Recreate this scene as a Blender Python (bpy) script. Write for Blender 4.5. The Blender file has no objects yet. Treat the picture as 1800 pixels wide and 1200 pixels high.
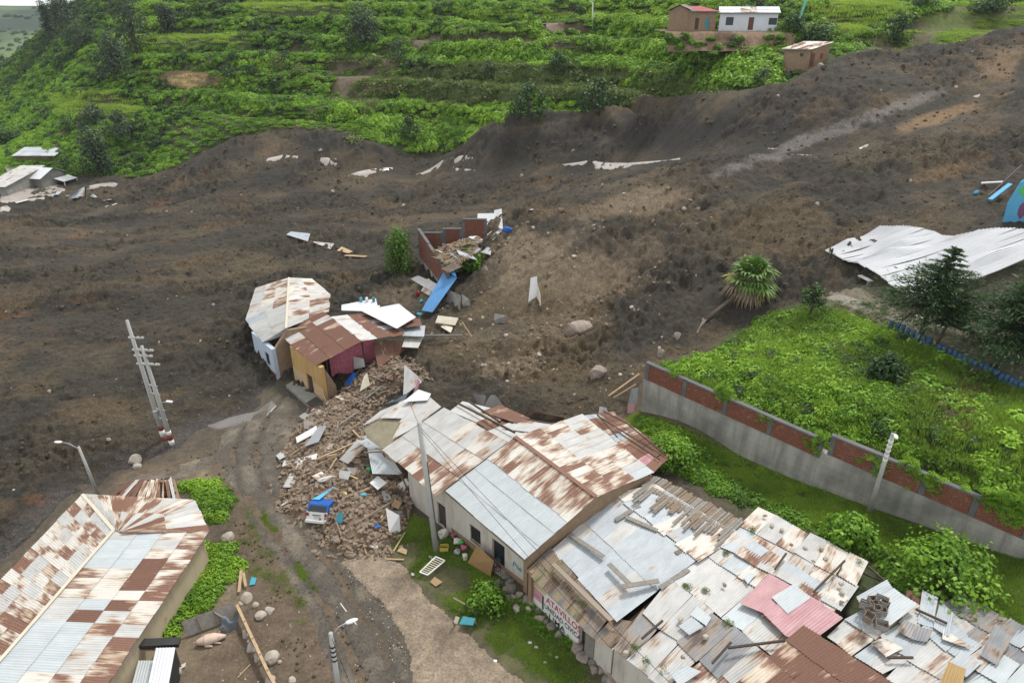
import bpy, bmesh, math, random
import numpy as np
from mathutils import Vector, Matrix
random.seed(7)
scene = bpy.context.scene
COL = scene.collection
# ------------------------------------------------------------------ camera
CAM_Z = 33.0
PITCH = math.radians(26.57)
FPX = 1180.0                      # focal length in pixels of an 1800 wide frame
cam_data = bpy.data.cameras.new('camera')
cam_data.sensor_width = 36.0
cam_data.lens = 36.0 * FPX / 1800.0
cam_data.clip_start = 0.5
cam_data.clip_end = 6000.0
cam = bpy.data.objects.new('camera', cam_data)
COL.objects.link(cam)
cam.location = (0, 0, CAM_Z)
cam.rotation_euler = (math.pi / 2 - PITCH, 0, 0)
scene.camera = cam
# ------------------------------------------------------------------ world, sun, exposure
SUN_EL, SUN_ROT = math.radians(58), math.radians(35)
world = bpy.data.worlds.new('World')
scene.world = world
world.use_nodes = True
wn, wl = world.node_tree.nodes, world.node_tree.links
wn.clear()
w_out = wn.new('ShaderNodeOutputWorld')
w_bg = wn.new('ShaderNodeBackground')
w_sky = wn.new('ShaderNodeTexSky')
w_sky.sky_type = 'NISHITA'
w_sky.sun_disc = False
w_sky.sun_elevation = SUN_EL
w_sky.sun_rotation = SUN_ROT
w_sky.altitude = 2500
w_sky.air_density = 1.0
w_sky.dust_density = 2.0
w_tc = wn.new('ShaderNodeTexCoord')
w_noise = wn.new('ShaderNodeTexNoise')
w_noise.inputs['Scale'].default_value = 3.0
w_noise.inputs['Detail'].default_value = 6.0
w_ramp = wn.new('ShaderNodeValToRGB')
w_ramp.color_ramp.elements[0].position = 0.25
w_ramp.color_ramp.elements[0].color = (0.55, 0.55, 0.55, 1)
w_ramp.color_ramp.elements[1].position = 0.6
w_ramp.color_ramp.elements[1].color = (0.96, 0.96, 0.96, 1)
w_mix = wn.new('ShaderNodeMixRGB')
w_mix.inputs['Color2'].default_value = (9.0, 9.05, 9.1, 1)      # the cloud layer
wl.new(w_tc.outputs['Generated'], w_noise.inputs['Vector'])
wl.new(w_noise.outputs['Fac'], w_ramp.inputs['Fac'])
wl.new(w_ramp.outputs['Color'], w_mix.inputs['Fac'])
wl.new(w_sky.outputs['Color'], w_mix.inputs['Color1'])
wl.new(w_mix.outputs['Color'], w_bg.inputs['Color'])
w_bg.inputs['Strength'].default_value = 0.064
wl.new(w_bg.outputs['Background'], w_out.inputs['Surface'])
sun_data = bpy.data.lights.new('sun', 'SUN')
sun_data.energy = 1.5
sun_data.angle = math.radians(10)
sun_data.color = (1.0, 0.97, 0.92)
sun = bpy.data.objects.new('sun', sun_data)
COL.objects.link(sun)
sun.location = (0, 0, 80)
# direction towards the sun: sky rotation 0 is +Y, turning clockwise
SUN_DIR = Vector((math.sin(SUN_ROT) * math.cos(SUN_EL), math.cos(SUN_ROT) * math.cos(SUN_EL), math.sin(SUN_EL)))
sun.rotation_euler = SUN_DIR.to_track_quat('Z', 'Y').to_euler()
scene.view_settings.view_transform = 'Standard'
scene.view_settings.look = 'None'
scene.view_settings.exposure = 1.02
scene.view_settings.gamma = 1.0
scene.cycles.use_denoising = True
scene.cycles.max_bounces = 6
scene.cycles.diffuse_bounces = 3
scene.cycles.glossy_bounces = 2
scene.cycles.transmission_bounces = 3
scene.cycles.transparent_max_bounces = 4
# ------------------------------------------------------------------ survey helpers: sight lines, noise, terrain height
def ray(px, py):
    a, b = (px - 900.0) / FPX, (600.0 - py) / FPX
    c, s = math.cos(PITCH), math.sin(PITCH)
    return np.array([a, c + b * s, -s + b * c])
def at_z(px, py, z):
    d = ray(px, py); return np.array([0, 0, CAM_Z]) + d * ((z - CAM_Z) / d[2])
def at_y(px, py, y):
    d = ray(px, py); return np.array([0, 0, CAM_Z]) + d * (y / d[1])
def project(p):
    c, s = math.cos(PITCH), math.sin(PITCH)
    x, y, z = p[0], p[1], p[2] - CAM_Z
    f = y * c - z * s; u = y * s + z * c
    return 900 + FPX * x / f, 600 - FPX * u / f

def _hash(ix, iy, seed):
    n = (ix.astype(np.int64) * 374761393 + iy.astype(np.int64) * 668265263 + seed * 974634777) & 0xffffffff
    n = ((n ^ (n >> 13)) * 1274126177) & 0xffffffff
    n = (n ^ (n >> 16)) & 0xffff
    return n / 65535.0
def vnoise(x, y, seed=0):
    x = np.asarray(x, float); y = np.asarray(y, float)
    ix, iy = np.floor(x), np.floor(y)
    fx, fy = x - ix, y - iy
    fx = fx * fx * (3 - 2 * fx); fy = fy * fy * (3 - 2 * fy)
    a, b = _hash(ix, iy, seed), _hash(ix + 1, iy, seed)
    c, d = _hash(ix, iy + 1, seed), _hash(ix + 1, iy + 1, seed)
    return (a + (b - a) * fx) * (1 - fy) + (c + (d - c) * fx) * fy
def fbm(x, y, octaves=4, seed=0, gain=0.5):
    s, amp, tot = 0, 1.0, 0.0
    for k in range(octaves):
        s = s + amp * (vnoise(x * 2 ** k + 17.3 * k, y * 2 ** k - 9.1 * k, seed + k) - 0.5)
        tot += amp; amp *= gain
    return s / tot

# control points of the ground: (px, py, 'z' or 'y', value)
CTRL = [
 (-150,1200,'z',-0.6),(0,1200,'z',-0.5),(0,1000,'z',-0.5),(300,1150,'z',0),(450,1000,'z',0),(600,1200,'z',0),(850,1200,'z',.2),
 (700,980,'z',.15),(560,900,'z',0),(450,760,'z',-.3),(600,760,'z',.3),(930,1040,'z',.9),(1050,1180,'z',.7),(850,1060,'z',.4),(970,1100,'z',.6),
 (1300,1000,'z',2.2),(1700,1150,'z',2.6),(1300,1200,'z',1.8),(1180,790,'z',2.8),(1500,910,'z',3.4),(1800,1020,'z',3.6),(1130,725,'z',2.4),
 (1300,795,'z',2.7),(1400,838,'z',2.85),(1500,872,'z',3.0),(1600,908,'z',3.1),(1700,944,'z',3.2),(1800,978,'z',3.3),(1900,1012,'z',3.4),(2050,1060,'z',3.5),
 (1180,655,'z',4.0),(1350,720,'z',5.2),(1500,770,'z',5.8),(1700,840,'z',6.2),(1900,910,'z',6.5),(1600,640,'z',7.4),(1750,700,'z',7.8),(1620,580,'z',8.2),(1780,640,'z',8.6),
 (1560,550,'z',8.0),(1400,560,'z',6.4),(1300,590,'z',5.0),(1850,560,'z',9.8),
 (300,600,'z',-.5),(300,450,'z',-1),(100,500,'z',-1.2),(0,420,'z',-2),(0,345,'z',-3),(100,318,'z',-3),(300,330,'z',-2.2),(500,262,'y',148),(500,450,'z',.3),
 (600,600,'z',.3),(480,650,'z',0),(200,750,'z',-.5),(0,700,'z',-1),(-150,600,'z',-1.5),(-200,400,'z',-3),(-150,320,'z',-3.5),
 (640,262,'y',146),(750,285,'z',2.4),(900,292,'z',5.0),(1050,288,'z',7.5),(900,222,'y',140),(1050,205,'y',142),
 (890,412,'z',5.4),(940,388,'z',6.8),(1000,374,'z',8.2),(1080,352,'z',9.3),(1000,450,'z',6.6),(1000,540,'z',3.6),(1000,610,'z',2.4),(900,650,'z',1.5),(850,700,'z',1.2),(1100,700,'z',2),(1200,560,'z',4.6),(1200,420,'z',8.8),(1150,333,'z',10.4),
 (750,460,'z',1.8),(700,490,'z',1.1),(640,520,'z',.6),(600,400,'z',.8),(600,330,'z',.4),(820,520,'z',2.2),(760,600,'z',1.0),
 (1400,480,'z',7.8),(1400,400,'z',10.4),(1400,300,'y',88),(1400,200,'y',101),(1600,450,'z',10),(1600,300,'y',84),(1600,200,'y',100),
 (1800,450,'z',12),(1800,300,'y',82),(1800,150,'y',106),(1800,60,'y',128),(1950,250,'y',88),(1950,40,'y',132),(1950,450,'z',13),
 (1600,90,'y',122),(1420,122,'y',116),(1320,62,'y',132),(1320,5,'y',150),(1600,20,'y',142),(1800,0,'y',152),(1330,125,'y',119),(1200,180,'y',124),
 (1200,110,'y',138),(1200,60,'y',152),(1200,0,'y',172),(1050,120,'y',160),(1050,40,'y',180),(900,100,'y',165),(900,20,'y',188),(900,-30,'y',215),
 (1300,-30,'y',175),(1700,-30,'y',170),(2000,-30,'y',160),
 (600,200,'y',158),(600,150,'y',176),(600,50,'y',200),(600,-20,'y',230),(420,210,'y',158),(300,250,'y',163),(300,150,'y',185),(300,50,'y',215),(300,-15,'y',245),
 (150,235,'y',170),(150,130,'y',205),(150,30,'y',248),(60,220,'y',190),(50,140,'y',250),(0,230,'y',215),(0,150,'y',270),(80,70,'y',285),(108,25,'y',300),
 (-150,250,'y',230),
]
EXTRA = [  # behind the ridge the ground falls into the valley (x, y, z)
 (-320,330,-45),(-280,380,-40),(-330,260,-25),(-230,420,-15),(-120,420,38),(0,420,62),(150,420,75),(300,420,85),(300,250,70),(200,300,62),
 (-420,420,-70),(-420,300,-50),(-400,200,-25),(-300,160,-10),(-250,100,-4),(-200,50,-2),(-120,10,-1),(120,10,3),(180,60,18),(260,120,40),
 (0,5,0),(40,5,1),(-40,5,-.5),(4,98,4.6),(9,101,5.6),(14,103,6.6),(20,104,8.0),
]
_P = [at_z(a, b, v) if m == 'z' else at_y(a, b, v) for a, b, m, v in CTRL] + [np.array(e, float) for e in EXTRA]
_P = np.array(_P)
def _tps_k(r2):
    return np.where(r2 > 1e-9, r2 * np.log(np.maximum(r2, 1e-9)), 0.0)
_S = 100.0
_X = _P[:, :2] / _S
_n = len(_X)
_K = _tps_k(((_X[:, None] - _X[None]) ** 2).sum(-1)) + np.eye(_n) * 2e-4
_Q = np.hstack([np.ones((_n, 1)), _X])
_A = np.block([[_K, _Q], [_Q.T, np.zeros((3, 3))]])
_W = np.linalg.solve(_A, np.concatenate([_P[:, 2], np.zeros(3)]))
def base_h(x, y):
    x = np.asarray(x, float); y = np.asarray(y, float)
    sh = x.shape; x = x.ravel() / _S; y = y.ravel() / _S
    out = np.empty_like(x)
    for i in range(0, len(x), 40000):
        xx, yy = x[i:i + 40000], y[i:i + 40000]
        r2 = (xx[:, None] - _X[None, :, 0]) ** 2 + (yy[:, None] - _X[None, :, 1]) ** 2
        out[i:i + 40000] = _tps_k(r2) @ _W[:_n] + _W[_n] + _W[_n + 1] * xx + _W[_n + 2] * yy
    return out.reshape(sh)
# ------------------------------------------------------------------ objects, meshes
def link(o, parent=None):
    COL.objects.link(o)
    if parent is not None:
        o.parent = parent
    return o
def tag(o, label=None, cat=None, group=None, kind=None):
    if label: o['label'] = label
    if cat: o['category'] = cat
    if group: o['group'] = group
    if kind: o['kind'] = kind
    return o
def empty(name, loc, label, cat, group=None, rz=0.0):
    o = bpy.data.objects.new(name, None)
    o.location = Vector(loc); o.rotation_euler = (0, 0, rz)
    o.empty_display_size = 0.3
    COL.objects.link(o)
    return tag(o, label, cat, group)
def wloc(o):
    return Vector(o.location) if o is not None else Vector((0, 0, 0))
class MB:
    """collects faces in world coordinates; build() links them as one mesh object"""
    def __init__(s):
        s.v, s.f, s.uv, s.sm = [], [], [], False
    def add(s, vs, fs):
        b = len(s.v)
        s.v += [tuple(float(c) for c in p) for p in vs]
        s.f += [tuple(i + b for i in f) for f in fs]
        return s
    def box(s, c, size, rz=0.0, m=None):
        hx, hy, hz = size[0] / 2, size[1] / 2, size[2] / 2
        M = m if m is not None else Matrix.Rotation(rz, 3, 'Z')
        c = Vector(c)
        vs = [c + M @ Vector((x * hx, y * hy, z * hz)) for z in (-1, 1) for x, y in ((-1, -1), (1, -1), (1, 1), (-1, 1))]
        return s.add(vs, [(3, 2, 1, 0), (4, 5, 6, 7), (0, 1, 5, 4), (1, 2, 6, 5), (2, 3, 7, 6), (3, 0, 4, 7)])
    def bar(s, a, b, w, h=None, up=(0, 0, 1)):
        a, b = Vector(a), Vector(b); h = h or w
        d = (b - a); L = d.length
        if L < 1e-6: return s
        d.normalize(); u = Vector(up)
        if abs(d.dot(u)) > .98: u = Vector((1, 0, 0))
        x = d.cross(u).normalized(); z = x.cross(d).normalized()
        M = Matrix((x, d, z)).transposed()
        return s.box((a + b) / 2, (w, L, h), m=M)
    def tube(s, pts, rad, n=8, cap=True):
        pts = [Vector(p) for p in pts]
        if not hasattr(rad, '__len__'): rad = [rad] * len(pts)
        base = len(s.v); k = len(pts)
        for i, p in enumerate(pts):
            d = (pts[min(i + 1, k - 1)] - pts[max(i - 1, 0)]).normalized()
            u = Vector((0, 0, 1)) if abs(d.z) < .95 else Vector((1, 0, 0))
            x = d.cross(u).normalized(); y = d.cross(x)
            for j in range(n):
                a = 2 * math.pi * j / n
                s.v.append(tuple(p + (x * math.cos(a) + y * math.sin(a)) * rad[i]))
        for i in range(k - 1):
            for j in range(n):
                a, b = base + i * n + j, base + i * n + (j + 1) % n
                s.f.append((a, b, b + n, a + n))
        if cap:
            s.f.append(tuple(base + j for j in range(n))[::-1])
            s.f.append(tuple(base + (k - 1) * n + j for j in range(n)))
        return s
    def prism(s, poly, thick):
        """poly: list of 3d points (planar-ish), extruded by vector thick"""
        t = Vector(thick); n = len(poly); P = [Vector(p) for p in poly]
        fs = [tuple(range(n)), tuple(range(2 * n - 1, n - 1, -1))] + [(i, i + n, (i + 1) % n + n, (i + 1) % n) for i in range(n)]
        return s.add(P + [p + t for p in P], fs)
    def build(s, name, mat, parent=None, smooth=False, origin=None, bevel=0.0):
        if origin is None:
            A = np.array(s.v); origin = A.mean(0); origin[2] = A[:, 2].min()
        o3 = Vector(tuple(float(c) for c in origin))
        me = bpy.data.meshes.new(name)
        me.from_pydata([tuple(Vector(p) - o3) for p in s.v], [], s.f)
        if smooth:
            me.polygons.foreach_set('use_smooth', [True] * len(me.polygons))
        me.update()
        if s.uv:
            L = me.uv_layers.new(name='UVMap')
            flat = np.array([s.uv[l.vertex_index] for l in me.loops]).ravel()
            L.data.foreach_set('uv', flat)
        if mat is not None:
            me.materials.append(mat)
        o = bpy.data.objects.new(name, me)
        COL.objects.link(o)
        if parent is not None:
            o.parent = parent
            pm = parent
            base = Vector((0, 0, 0))
            M = pm.matrix_basis.copy()
            while pm.parent is not None:
                pm = pm.parent; M = pm.matrix_basis @ M
            o.matrix_basis = M.inverted() @ Matrix.Translation(o3)
        else:
            o.location = o3
        if bevel:
            b = o.modifiers.new('bevel', 'BEVEL'); b.width = bevel; b.segments = 2; b.limit_method = 'ANGLE'
        return o
def copy_tree(o, parent=None):
    c = o.copy(); COL.objects.link(c)
    if parent is not None: c.parent = parent
    for ch in list(o.children):
        copy_tree(ch, c)
    return c
def lathe(profile, n=16):
    m = MB(); 
    for r, z in profile:
        for j in range(n):
            a = 2 * math.pi * j / n
            m.v.append((r * math.cos(a), r * math.sin(a), z))
    for i in range(len(profile) - 1):
        for j in range(n):
            a, b = i * n + j, i * n + (j + 1) % n
            m.f.append((a, b, b + n, a + n))
    m.f.append(tuple(range(n))[::-1]); m.f.append(tuple((len(profile) - 1) * n + j for j in range(n)))
    return m
def mesh_from_arrays(name, V, F, mat, smooth=False, attrs=None):
    me = bpy.data.meshes.new(name)
    V = np.asarray(V, np.float32); F = np.asarray(F, np.int32)
    k = F.shape[1]
    me.vertices.add(len(V)); me.vertices.foreach_set('co', V.ravel())
    me.loops.add(F.size); me.loops.foreach_set('vertex_index', F.ravel())
    me.polygons.add(len(F))
    me.polygons.foreach_set('loop_start', np.arange(0, F.size, k, dtype=np.int32))
    me.polygons.foreach_set('loop_total', np.full(len(F), k, np.int32))
    if smooth: me.polygons.foreach_set('use_smooth', np.ones(len(F), bool))
    me.update(calc_edges=True)
    for n, a in (attrs or {}).items():
        a = np.asarray(a, np.float32)
        if a.ndim == 2:
            at = me.attributes.new(n, 'FLOAT_COLOR', 'POINT')
            c4 = np.ones((len(a), 4), np.float32); c4[:, :3] = a
            at.data.foreach_set('color', c4.ravel())
        else:
            at = me.attributes.new(n, 'FLOAT', 'POINT'); at.data.foreach_set('value', a)
    if mat: me.materials.append(mat)
    return me
# ------------------------------------------------------------------ materials
class NT:
    def __init__(s, name):
        s.m = bpy.data.materials.new(name); s.m.use_nodes = True
        s.n, s.l = s.m.node_tree.nodes, s.m.node_tree.links
        s.p = s.n['Principled BSDF']; s.out = s.n['Material Output']
    def new(s, t, **kw):
        n = s.n.new(t)
        for k, v in kw.items(): setattr(n, k, v)
        return n
    def set(s, n, **kw):
        for k, v in kw.items(): n.inputs[k.replace('_', ' ')].default_value = v
        return n
    def noise(s, vec, scale, detail=4, rough=.55, dist=0.0):
        n = s.new('ShaderNodeTexNoise'); n.inputs['Scale'].default_value = scale
        n.inputs['Detail'].default_value = detail; n.inputs['Roughness'].default_value = rough
        n.inputs['Distortion'].default_value = dist
        if vec is not None: s.l.new(vec, n.inputs['Vector'])
        return n.outputs['Fac']
    def ramp(s, fac, stops, interp='LINEAR'):
        r = s.new('ShaderNodeValToRGB'); cr = r.color_ramp; cr.interpolation = interp
        while len(cr.elements) < len(stops): cr.elements.new(.5)
        for e, (p, c) in zip(cr.elements, stops):
            e.position = p; e.color = (c, c, c, 1) if not hasattr(c, '__len__') else tuple(c) + (1,)
        s.l.new(fac, r.inputs['Fac']); return r.outputs['Color']
    def mix(s, fac, a, b, mode='MIX'):
        n = s.new('ShaderNodeMixRGB', blend_type=mode)
        for i, x in ((0, fac), (1, a), (2, b)):
            if hasattr(x, 'is_linked') or hasattr(x, 'links'): s.l.new(x, n.inputs[i])
            elif hasattr(x, '__len__'): n.inputs[i].default_value = tuple(x) + (1,) if len(x) == 3 else x
            else: n.inputs[i].default_value = x
        return n.outputs['Color']
    def math(s, op, a, b=None):
        n = s.new('ShaderNodeMath', operation=op)
        for i, x in ((0, a), (1, b)):
            if x is None: continue
            if hasattr(x, 'links'): s.l.new(x, n.inputs[i])
            else: n.inputs[i].default_value = x
        return n.outputs[0]
    def bump(s, h, strength=.3, dist=.1):
        b = s.new('ShaderNodeBump'); b.inputs['Strength'].default_value = strength; b.inputs['Distance'].default_value = dist
        s.l.new(h, b.inputs['Height']); s.l.new(b.outputs['Normal'], s.p.inputs['Normal']); return b
    def pos(s):
        return s.new('ShaderNodeNewGeometry').outputs['Position']
    def obj(s):
        return s.new('ShaderNodeTexCoord').outputs['Object']
    def attr(s, name, kind='GEOMETRY'):
        n = s.new('ShaderNodeAttribute', attribute_name=name); n.attribute_type = kind; return n
    def mapping(s, vec, scale):
        n = s.new('ShaderNodeMapping'); n.inputs['Scale'].default_value = scale; s.l.new(vec, n.inputs['Vector']); return n.outputs['Vector']
    def base(s, c): s.l.new(c, s.p.inputs['Base Color'])
def pmat(name, c1, c2=None, scale=3.0, rough=.8, bump=.2, bscale=None, bdist=.03, c3=None, metal=0.0, spec=.35, stretch=None):
    t = NT(name); t.p.inputs['Roughness'].default_value = rough; t.p.inputs['Metallic'].default_value = metal
    t.p.inputs['Specular IOR Level'].default_value = spec
    v = t.pos()
    if stretch: v = t.mapping(v, stretch)
    c2 = c2 or tuple(x * .75 for x in c1)
    n = t.noise(v, scale, 6, .65)
    col = t.ramp(n, [(.3, c1), (.7, c2)] if c3 is None else [(.25, c1), (.5, c2), (.72, c3)])
    t.base(col)
    if bump:
        t.bump(t.noise(v, bscale or scale * 4, 5, .6), bump, bdist)
    return t.m
M = {}
def sheet_mat(name, lite, dark, rust_lo, rust_hi, thr, streak=True, dirt=.35):
    """corrugated sheet: zinc or paint that rusts in patches feathered along the corrugations; the shape differs on each sheet"""
    t = NT(name); t.p.inputs['Roughness'].default_value = .5; t.p.inputs['Specular IOR Level'].default_value = .4
    uv = t.new('ShaderNodeTexCoord').outputs['UV']
    oi = t.new('ShaderNodeObjectInfo').outputs['Random']
    off = t.new('ShaderNodeCombineXYZ')
    t.l.new(t.math('MULTIPLY', oi, 37.0), off.inputs[0]); t.l.new(t.math('MULTIPLY', oi, 91.0), off.inputs[1]); t.l.new(t.math('MULTIPLY', oi, 53.0), off.inputs[2])
    va = t.new('ShaderNodeVectorMath', operation='ADD'); t.l.new(uv, va.inputs[0]); t.l.new(off.outputs[0], va.inputs[1])
    vec = va.outputs[0]
    big = t.noise(t.mapping(vec, (.8, .45, 1)), 1.0, 2, .5)
    fine = t.noise(t.mapping(vec, (9, .9, 1)), 1.0, 4, .6)
    grain = t.noise(vec, 14, 4, .7)
    zinc = t.ramp(t.noise(t.mapping(vec, (1.2, .5, 1)), 1.5, 5, .65), [(.3, dark), (.65, lite)])
    zinc = t.mix(t.math('MULTIPLY', t.math('SUBTRACT', fine, .45), dirt), zinc, (.30, .27, .23))
    # sheets differ a little in age
    zinc = t.mix(t.math('MULTIPLY', t.math('FRACT', t.math('MULTIPLY', oi, 7.31)), .28), zinc, tuple(x * .72 for x in lite))
    f = t.math('ADD', t.math('MULTIPLY', big, .62), t.math('MULTIPLY', fine, .38))
    shift = t.math('MULTIPLY', t.math('SUBTRACT', t.math('FRACT', t.math('MULTIPLY', oi, 3.77)), .5), .10)
    f = t.math('ADD', f, shift)
    mask = t.ramp(f, [(max(thr - .05, 0), 0.0), (min(thr + .05, 1), .94)])
    halo = t.ramp(f, [(max(thr - .10, 0), 0.0), (thr, .55)])
    rust = t.ramp(grain, [(.3, rust_lo), (.7, rust_hi)])
    c = t.mix(halo, zinc, (.46, .31, .17))
    t.base(t.mix(mask, c, rust))
    rr = t.ramp(mask, [(0, .42), (1, .85)]); t.l.new(rr, t.p.inputs['Roughness'])
    t.bump(grain, .12, .01)
    M[name] = t.m
    return t.m
RUL, RUH = (.135, .060, .040), (.225, .112, .075)
sheet_mat('sheet_white', (.54, .535, .515), (.40, .40, .385), RUL, RUH, .63, dirt=.6)
sheet_mat('sheet_grey', (.50, .54, .55), (.41, .445, .455), RUL, RUH, .78, dirt=.5)
sheet_mat('sheet_blue_grey', (.46, .50, .525), (.33, .365, .39), RUL, RUH, .70, dirt=.6)
sheet_mat('sheet_spotted', (.66, .63, .57), (.55, .52, .47), RUL, RUH, .555)
sheet_mat('sheet_patchy', (.66, .64, .58), (.54, .52, .47), RUL, RUH, .50)
sheet_mat('sheet_rusty', (.58, .50, .40), (.48, .40, .32), RUL, RUH, .43)
sheet_mat('sheet_brown', (.50, .40, .32), (.40, .30, .24), (.105, .047, .033), (.175, .082, .056), .36)
sheet_mat('sheet_pink', (.50, .29, .30), (.37, .17, .19), (.3, .12, .12), (.40, .17, .18), .66)
sheet_mat('sheet_red', (.48, .05, .07), (.40, .04, .06), (.3, .04, .04), (.4, .06, .06), .75)
sheet_mat('sheet_ochre', (.36, .23, .07), (.28, .17, .05), (.2, .12, .05), (.25, .16, .06), .6)
sheet_mat('sheet_slate', (.26, .27, .28), (.16, .165, .175), (.09, .07, .06), (.14, .11, .1), .58)
sheet_mat('sheet_dark', (.17, .155, .14), (.10, .09, .082), (.07, .045, .035), (.11, .07, .05), .52)
sheet_mat('sheet_mossy', (.15, .14, .115), (.10, .095, .078), (.075, .08, .04), (.11, .11, .055), .52)
sheet_mat('sheet_bright', (.66, .67, .68), (.58, .59, .61), (.5, .5, .5), (.6, .6, .6), .86, dirt=.15)
sheet_mat('sheet_blue', (.09, .29, .58), (.08, .22, .45), (.3, .4, .5), (.4, .5, .6), .78)
M['adobe'] = pmat('adobe_wall', (.30, .215, .14), (.22, .15, .095), 2.2, .95, .5, 9, .04)
M['adobe_dark'] = pmat('adobe_wall_dark', (.21, .15, .10), (.15, .105, .07), 2.2, .95, .5, 9, .04)
M['adobe_brick'] = pmat('adobe_brick', (.14, .102, .073), (.235, .18, .132), 2.6, .95, .5, 12, .03, c3=(.35, .285, .22))
M['plaster'] = pmat('plaster_white', (.34, .295, .235), (.52, .49, .43), 1.1, .85, .3, 7, .02, c3=(.57, .54, .48), stretch=(1.4, 1.4, .35))
M['plaster_cream'] = pmat('plaster_cream', (.32, .25, .165), (.46, .375, .255), .9, .85, .3, 7, .02, c3=(.50, .42, .29), stretch=(1.3, 1.3, .35))
M['plaster_blue'] = pmat('plaster_pale_blue', (.50, .57, .66), (.42, .48, .56), 1.1, .85, .2, 7, .02)
M['plaster_yellow'] = pmat('plaster_yellow', (.33, .22, .10), (.48, .31, .12), .9, .85, .3, 7, .02, c3=(.53, .35, .15), stretch=(1.3, 1.3, .4))
M['plaster_peach'] = pmat('plaster_peach', (.55, .40, .24), (.48, .34, .2), .9, .85, .2, 7, .02)
M['plaster_pink'] = pmat('plaster_pink', (.46, .10, .16), (.60, .22, .27), 4.5, .85, .5, 5, .04)
M['plaster_house'] = pmat('plaster_far_white', (.62, .66, .70), (.54, .58, .62), .6, .85, .1)
M['concrete'] = pmat('concrete', (.33, .32, .29), (.23, .225, .205), .7, .9, .3, 6, .02, c3=(.38, .37, .34))
M['concrete_dark'] = pmat('concrete_dark', (.15, .155, .155), (.10, .102, .10), 1.2, .9, .3, 6, .02)
M['pole_concrete'] = pmat('pole_concrete', (.42, .42, .40), (.34, .34, .32), .8, .85, .15, 6, .01)
M['brick'] = pmat('red_brick', (.29, .112, .068), (.19, .075, .048), 3.2, .9, .3, 20, .01, c3=(.35, .165, .11))
M['mortar'] = pmat('mortar', (.30, .27, .24), (.22, .2, .175), 3, .95, .3)
M['stone'] = pmat('fieldstone', (.24, .215, .185), (.15, .135, .115), 2.0, .9, .5, 6, .05, c3=(.30, .275, .245))
M['boulder'] = pmat('boulder', (.36, .30, .25), (.25, .205, .17), 1.1, .9, .5, 5, .06, c3=(.42, .36, .31))
M['cobble'] = pmat('pale_cobble', (.46, .41, .34), (.34, .30, .25), 2.0, .9, .3, 8, .02)
M['wood'] = pmat('weathered_wood', (.24, .185, .13), (.15, .112, .08), 5, .85, .3, 18, .01, stretch=(1, 1, .3))
M['wood_pale'] = pmat('pale_wood', (.47, .34, .2), (.36, .25, .14), 4, .8, .2, 18, .01)
M['wood_grey'] = pmat('grey_wood', (.27, .25, .22), (.17, .155, .135), 5, .85, .3, 18, .01)
M['wood_dark'] = pmat('dark_wood', (.085, .062, .045), (.05, .037, .028), 5, .85, .3, 18, .01)
M['white'] = pmat('white_paint', (.74, .74, .72), (.66, .66, .64), 2, .6, .05)
M['cream'] = pmat('cream_board', (.60, .55, .44), (.52, .47, .37), 2, .7, .1)
M['black'] = pmat('black_surface', (.02, .02, .02), (.03, .03, .03), 2, .6, .1)
M['dark_interior'] = pmat('dark_interior', (.03, .026, .022), (.02, .018, .016), 2, .9, .1)
M['teal'] = pmat('teal_paint', (.04, .27, .32), (.05, .22, .27), 2, .6, .1)
M['blue_paint'] = pmat('blue_paint', (.01, .10, .40), (.012, .08, .33), 3, .4, .1)
M['blue_plastic'] = pmat('blue_plastic', (.05, .13, .25), (.035, .095, .19), 2.5, .55, .1, c3=(.12, .19, .28))
M['cyan'] = pmat('cyan_plastic', (.06, .36, .45), (.05, .3, .4), 2.5, .5, .1)
M['sky_blue'] = pmat('sky_blue_paint', (.10, .40, .62), (.09, .33, .55), 2.0, .7, .15)
M['red_paint'] = pmat('red_paint', (.30, .035, .03), (.24, .03, .025), 3, .6, .1)
M['maroon'] = pmat('maroon_band', (.20, .045, .035), (.16, .035, .03), 3, .7, .1)
M['door_brown'] = pmat('door_brown', (.16, .06, .035), (.12, .045, .028), 3, .7, .2)
M['glass'] = pmat('window_glass', (.025, .03, .035), (.035, .04, .045), 2, .12, 0)
M['metal_grey'] = pmat('grey_metal', (.36, .37, .38), (.28, .29, .3), 4, .45, .1, metal=.3)
M['metal_dark'] = pmat('dark_iron', (.08, .07, .065), (.05, .045, .04), 6, .6, .1, metal=.3)
M['rubber'] = pmat('rubber', (.02, .02, .02), (.03, .03, .03), 4, .8, .1)
M['tarp'] = pmat('grey_tarp', (.13, .15, .17), (.10, .115, .13), 3, .6, .3, 3, .05)
M['cardboard'] = pmat('cardboard', (.38, .26, .15), (.30, .2, .115), 3, .85, .1)
M['plywood'] = pmat('plywood', (.33, .20, .085), (.26, .155, .065), 2.5, .8, .1)
M['sack'] = pmat('white_sack', (.58, .55, .50), (.44, .42, .38), 3, .8, .4, 6, .04)
M['green_plastic'] = pmat('green_plastic', (.08, .5, .12), (.06, .4, .1), 3, .5, .1)
M['yellow'] = pmat('yellow_paint', (.6, .48, .10), (.5, .4, .08), 3, .6, .1)
M['pink_cloth'] = pmat('pink_cloth', (.55, .12, .2), (.42, .08, .16), 3, .8, .3)
M['cloth_dark'] = pmat('dark_cloth', (.05, .04, .07), (.2, .04, .06), 5, .9, .4, c3=(.5, .5, .52))
M['pig'] = pmat('pig_skin', (.60, .46, .37), (.50, .37, .29), 3, .7, .15, 10, .01)
M['bark'] = pmat('bark', (.13, .10, .075), (.085, .065, .05), 4, .95, .6, 12, .03)
M['bark_pale'] = pmat('pale_bark', (.26, .22, .17), (.17, .14, .11), 4, .95, .5, 12, .03)
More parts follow.
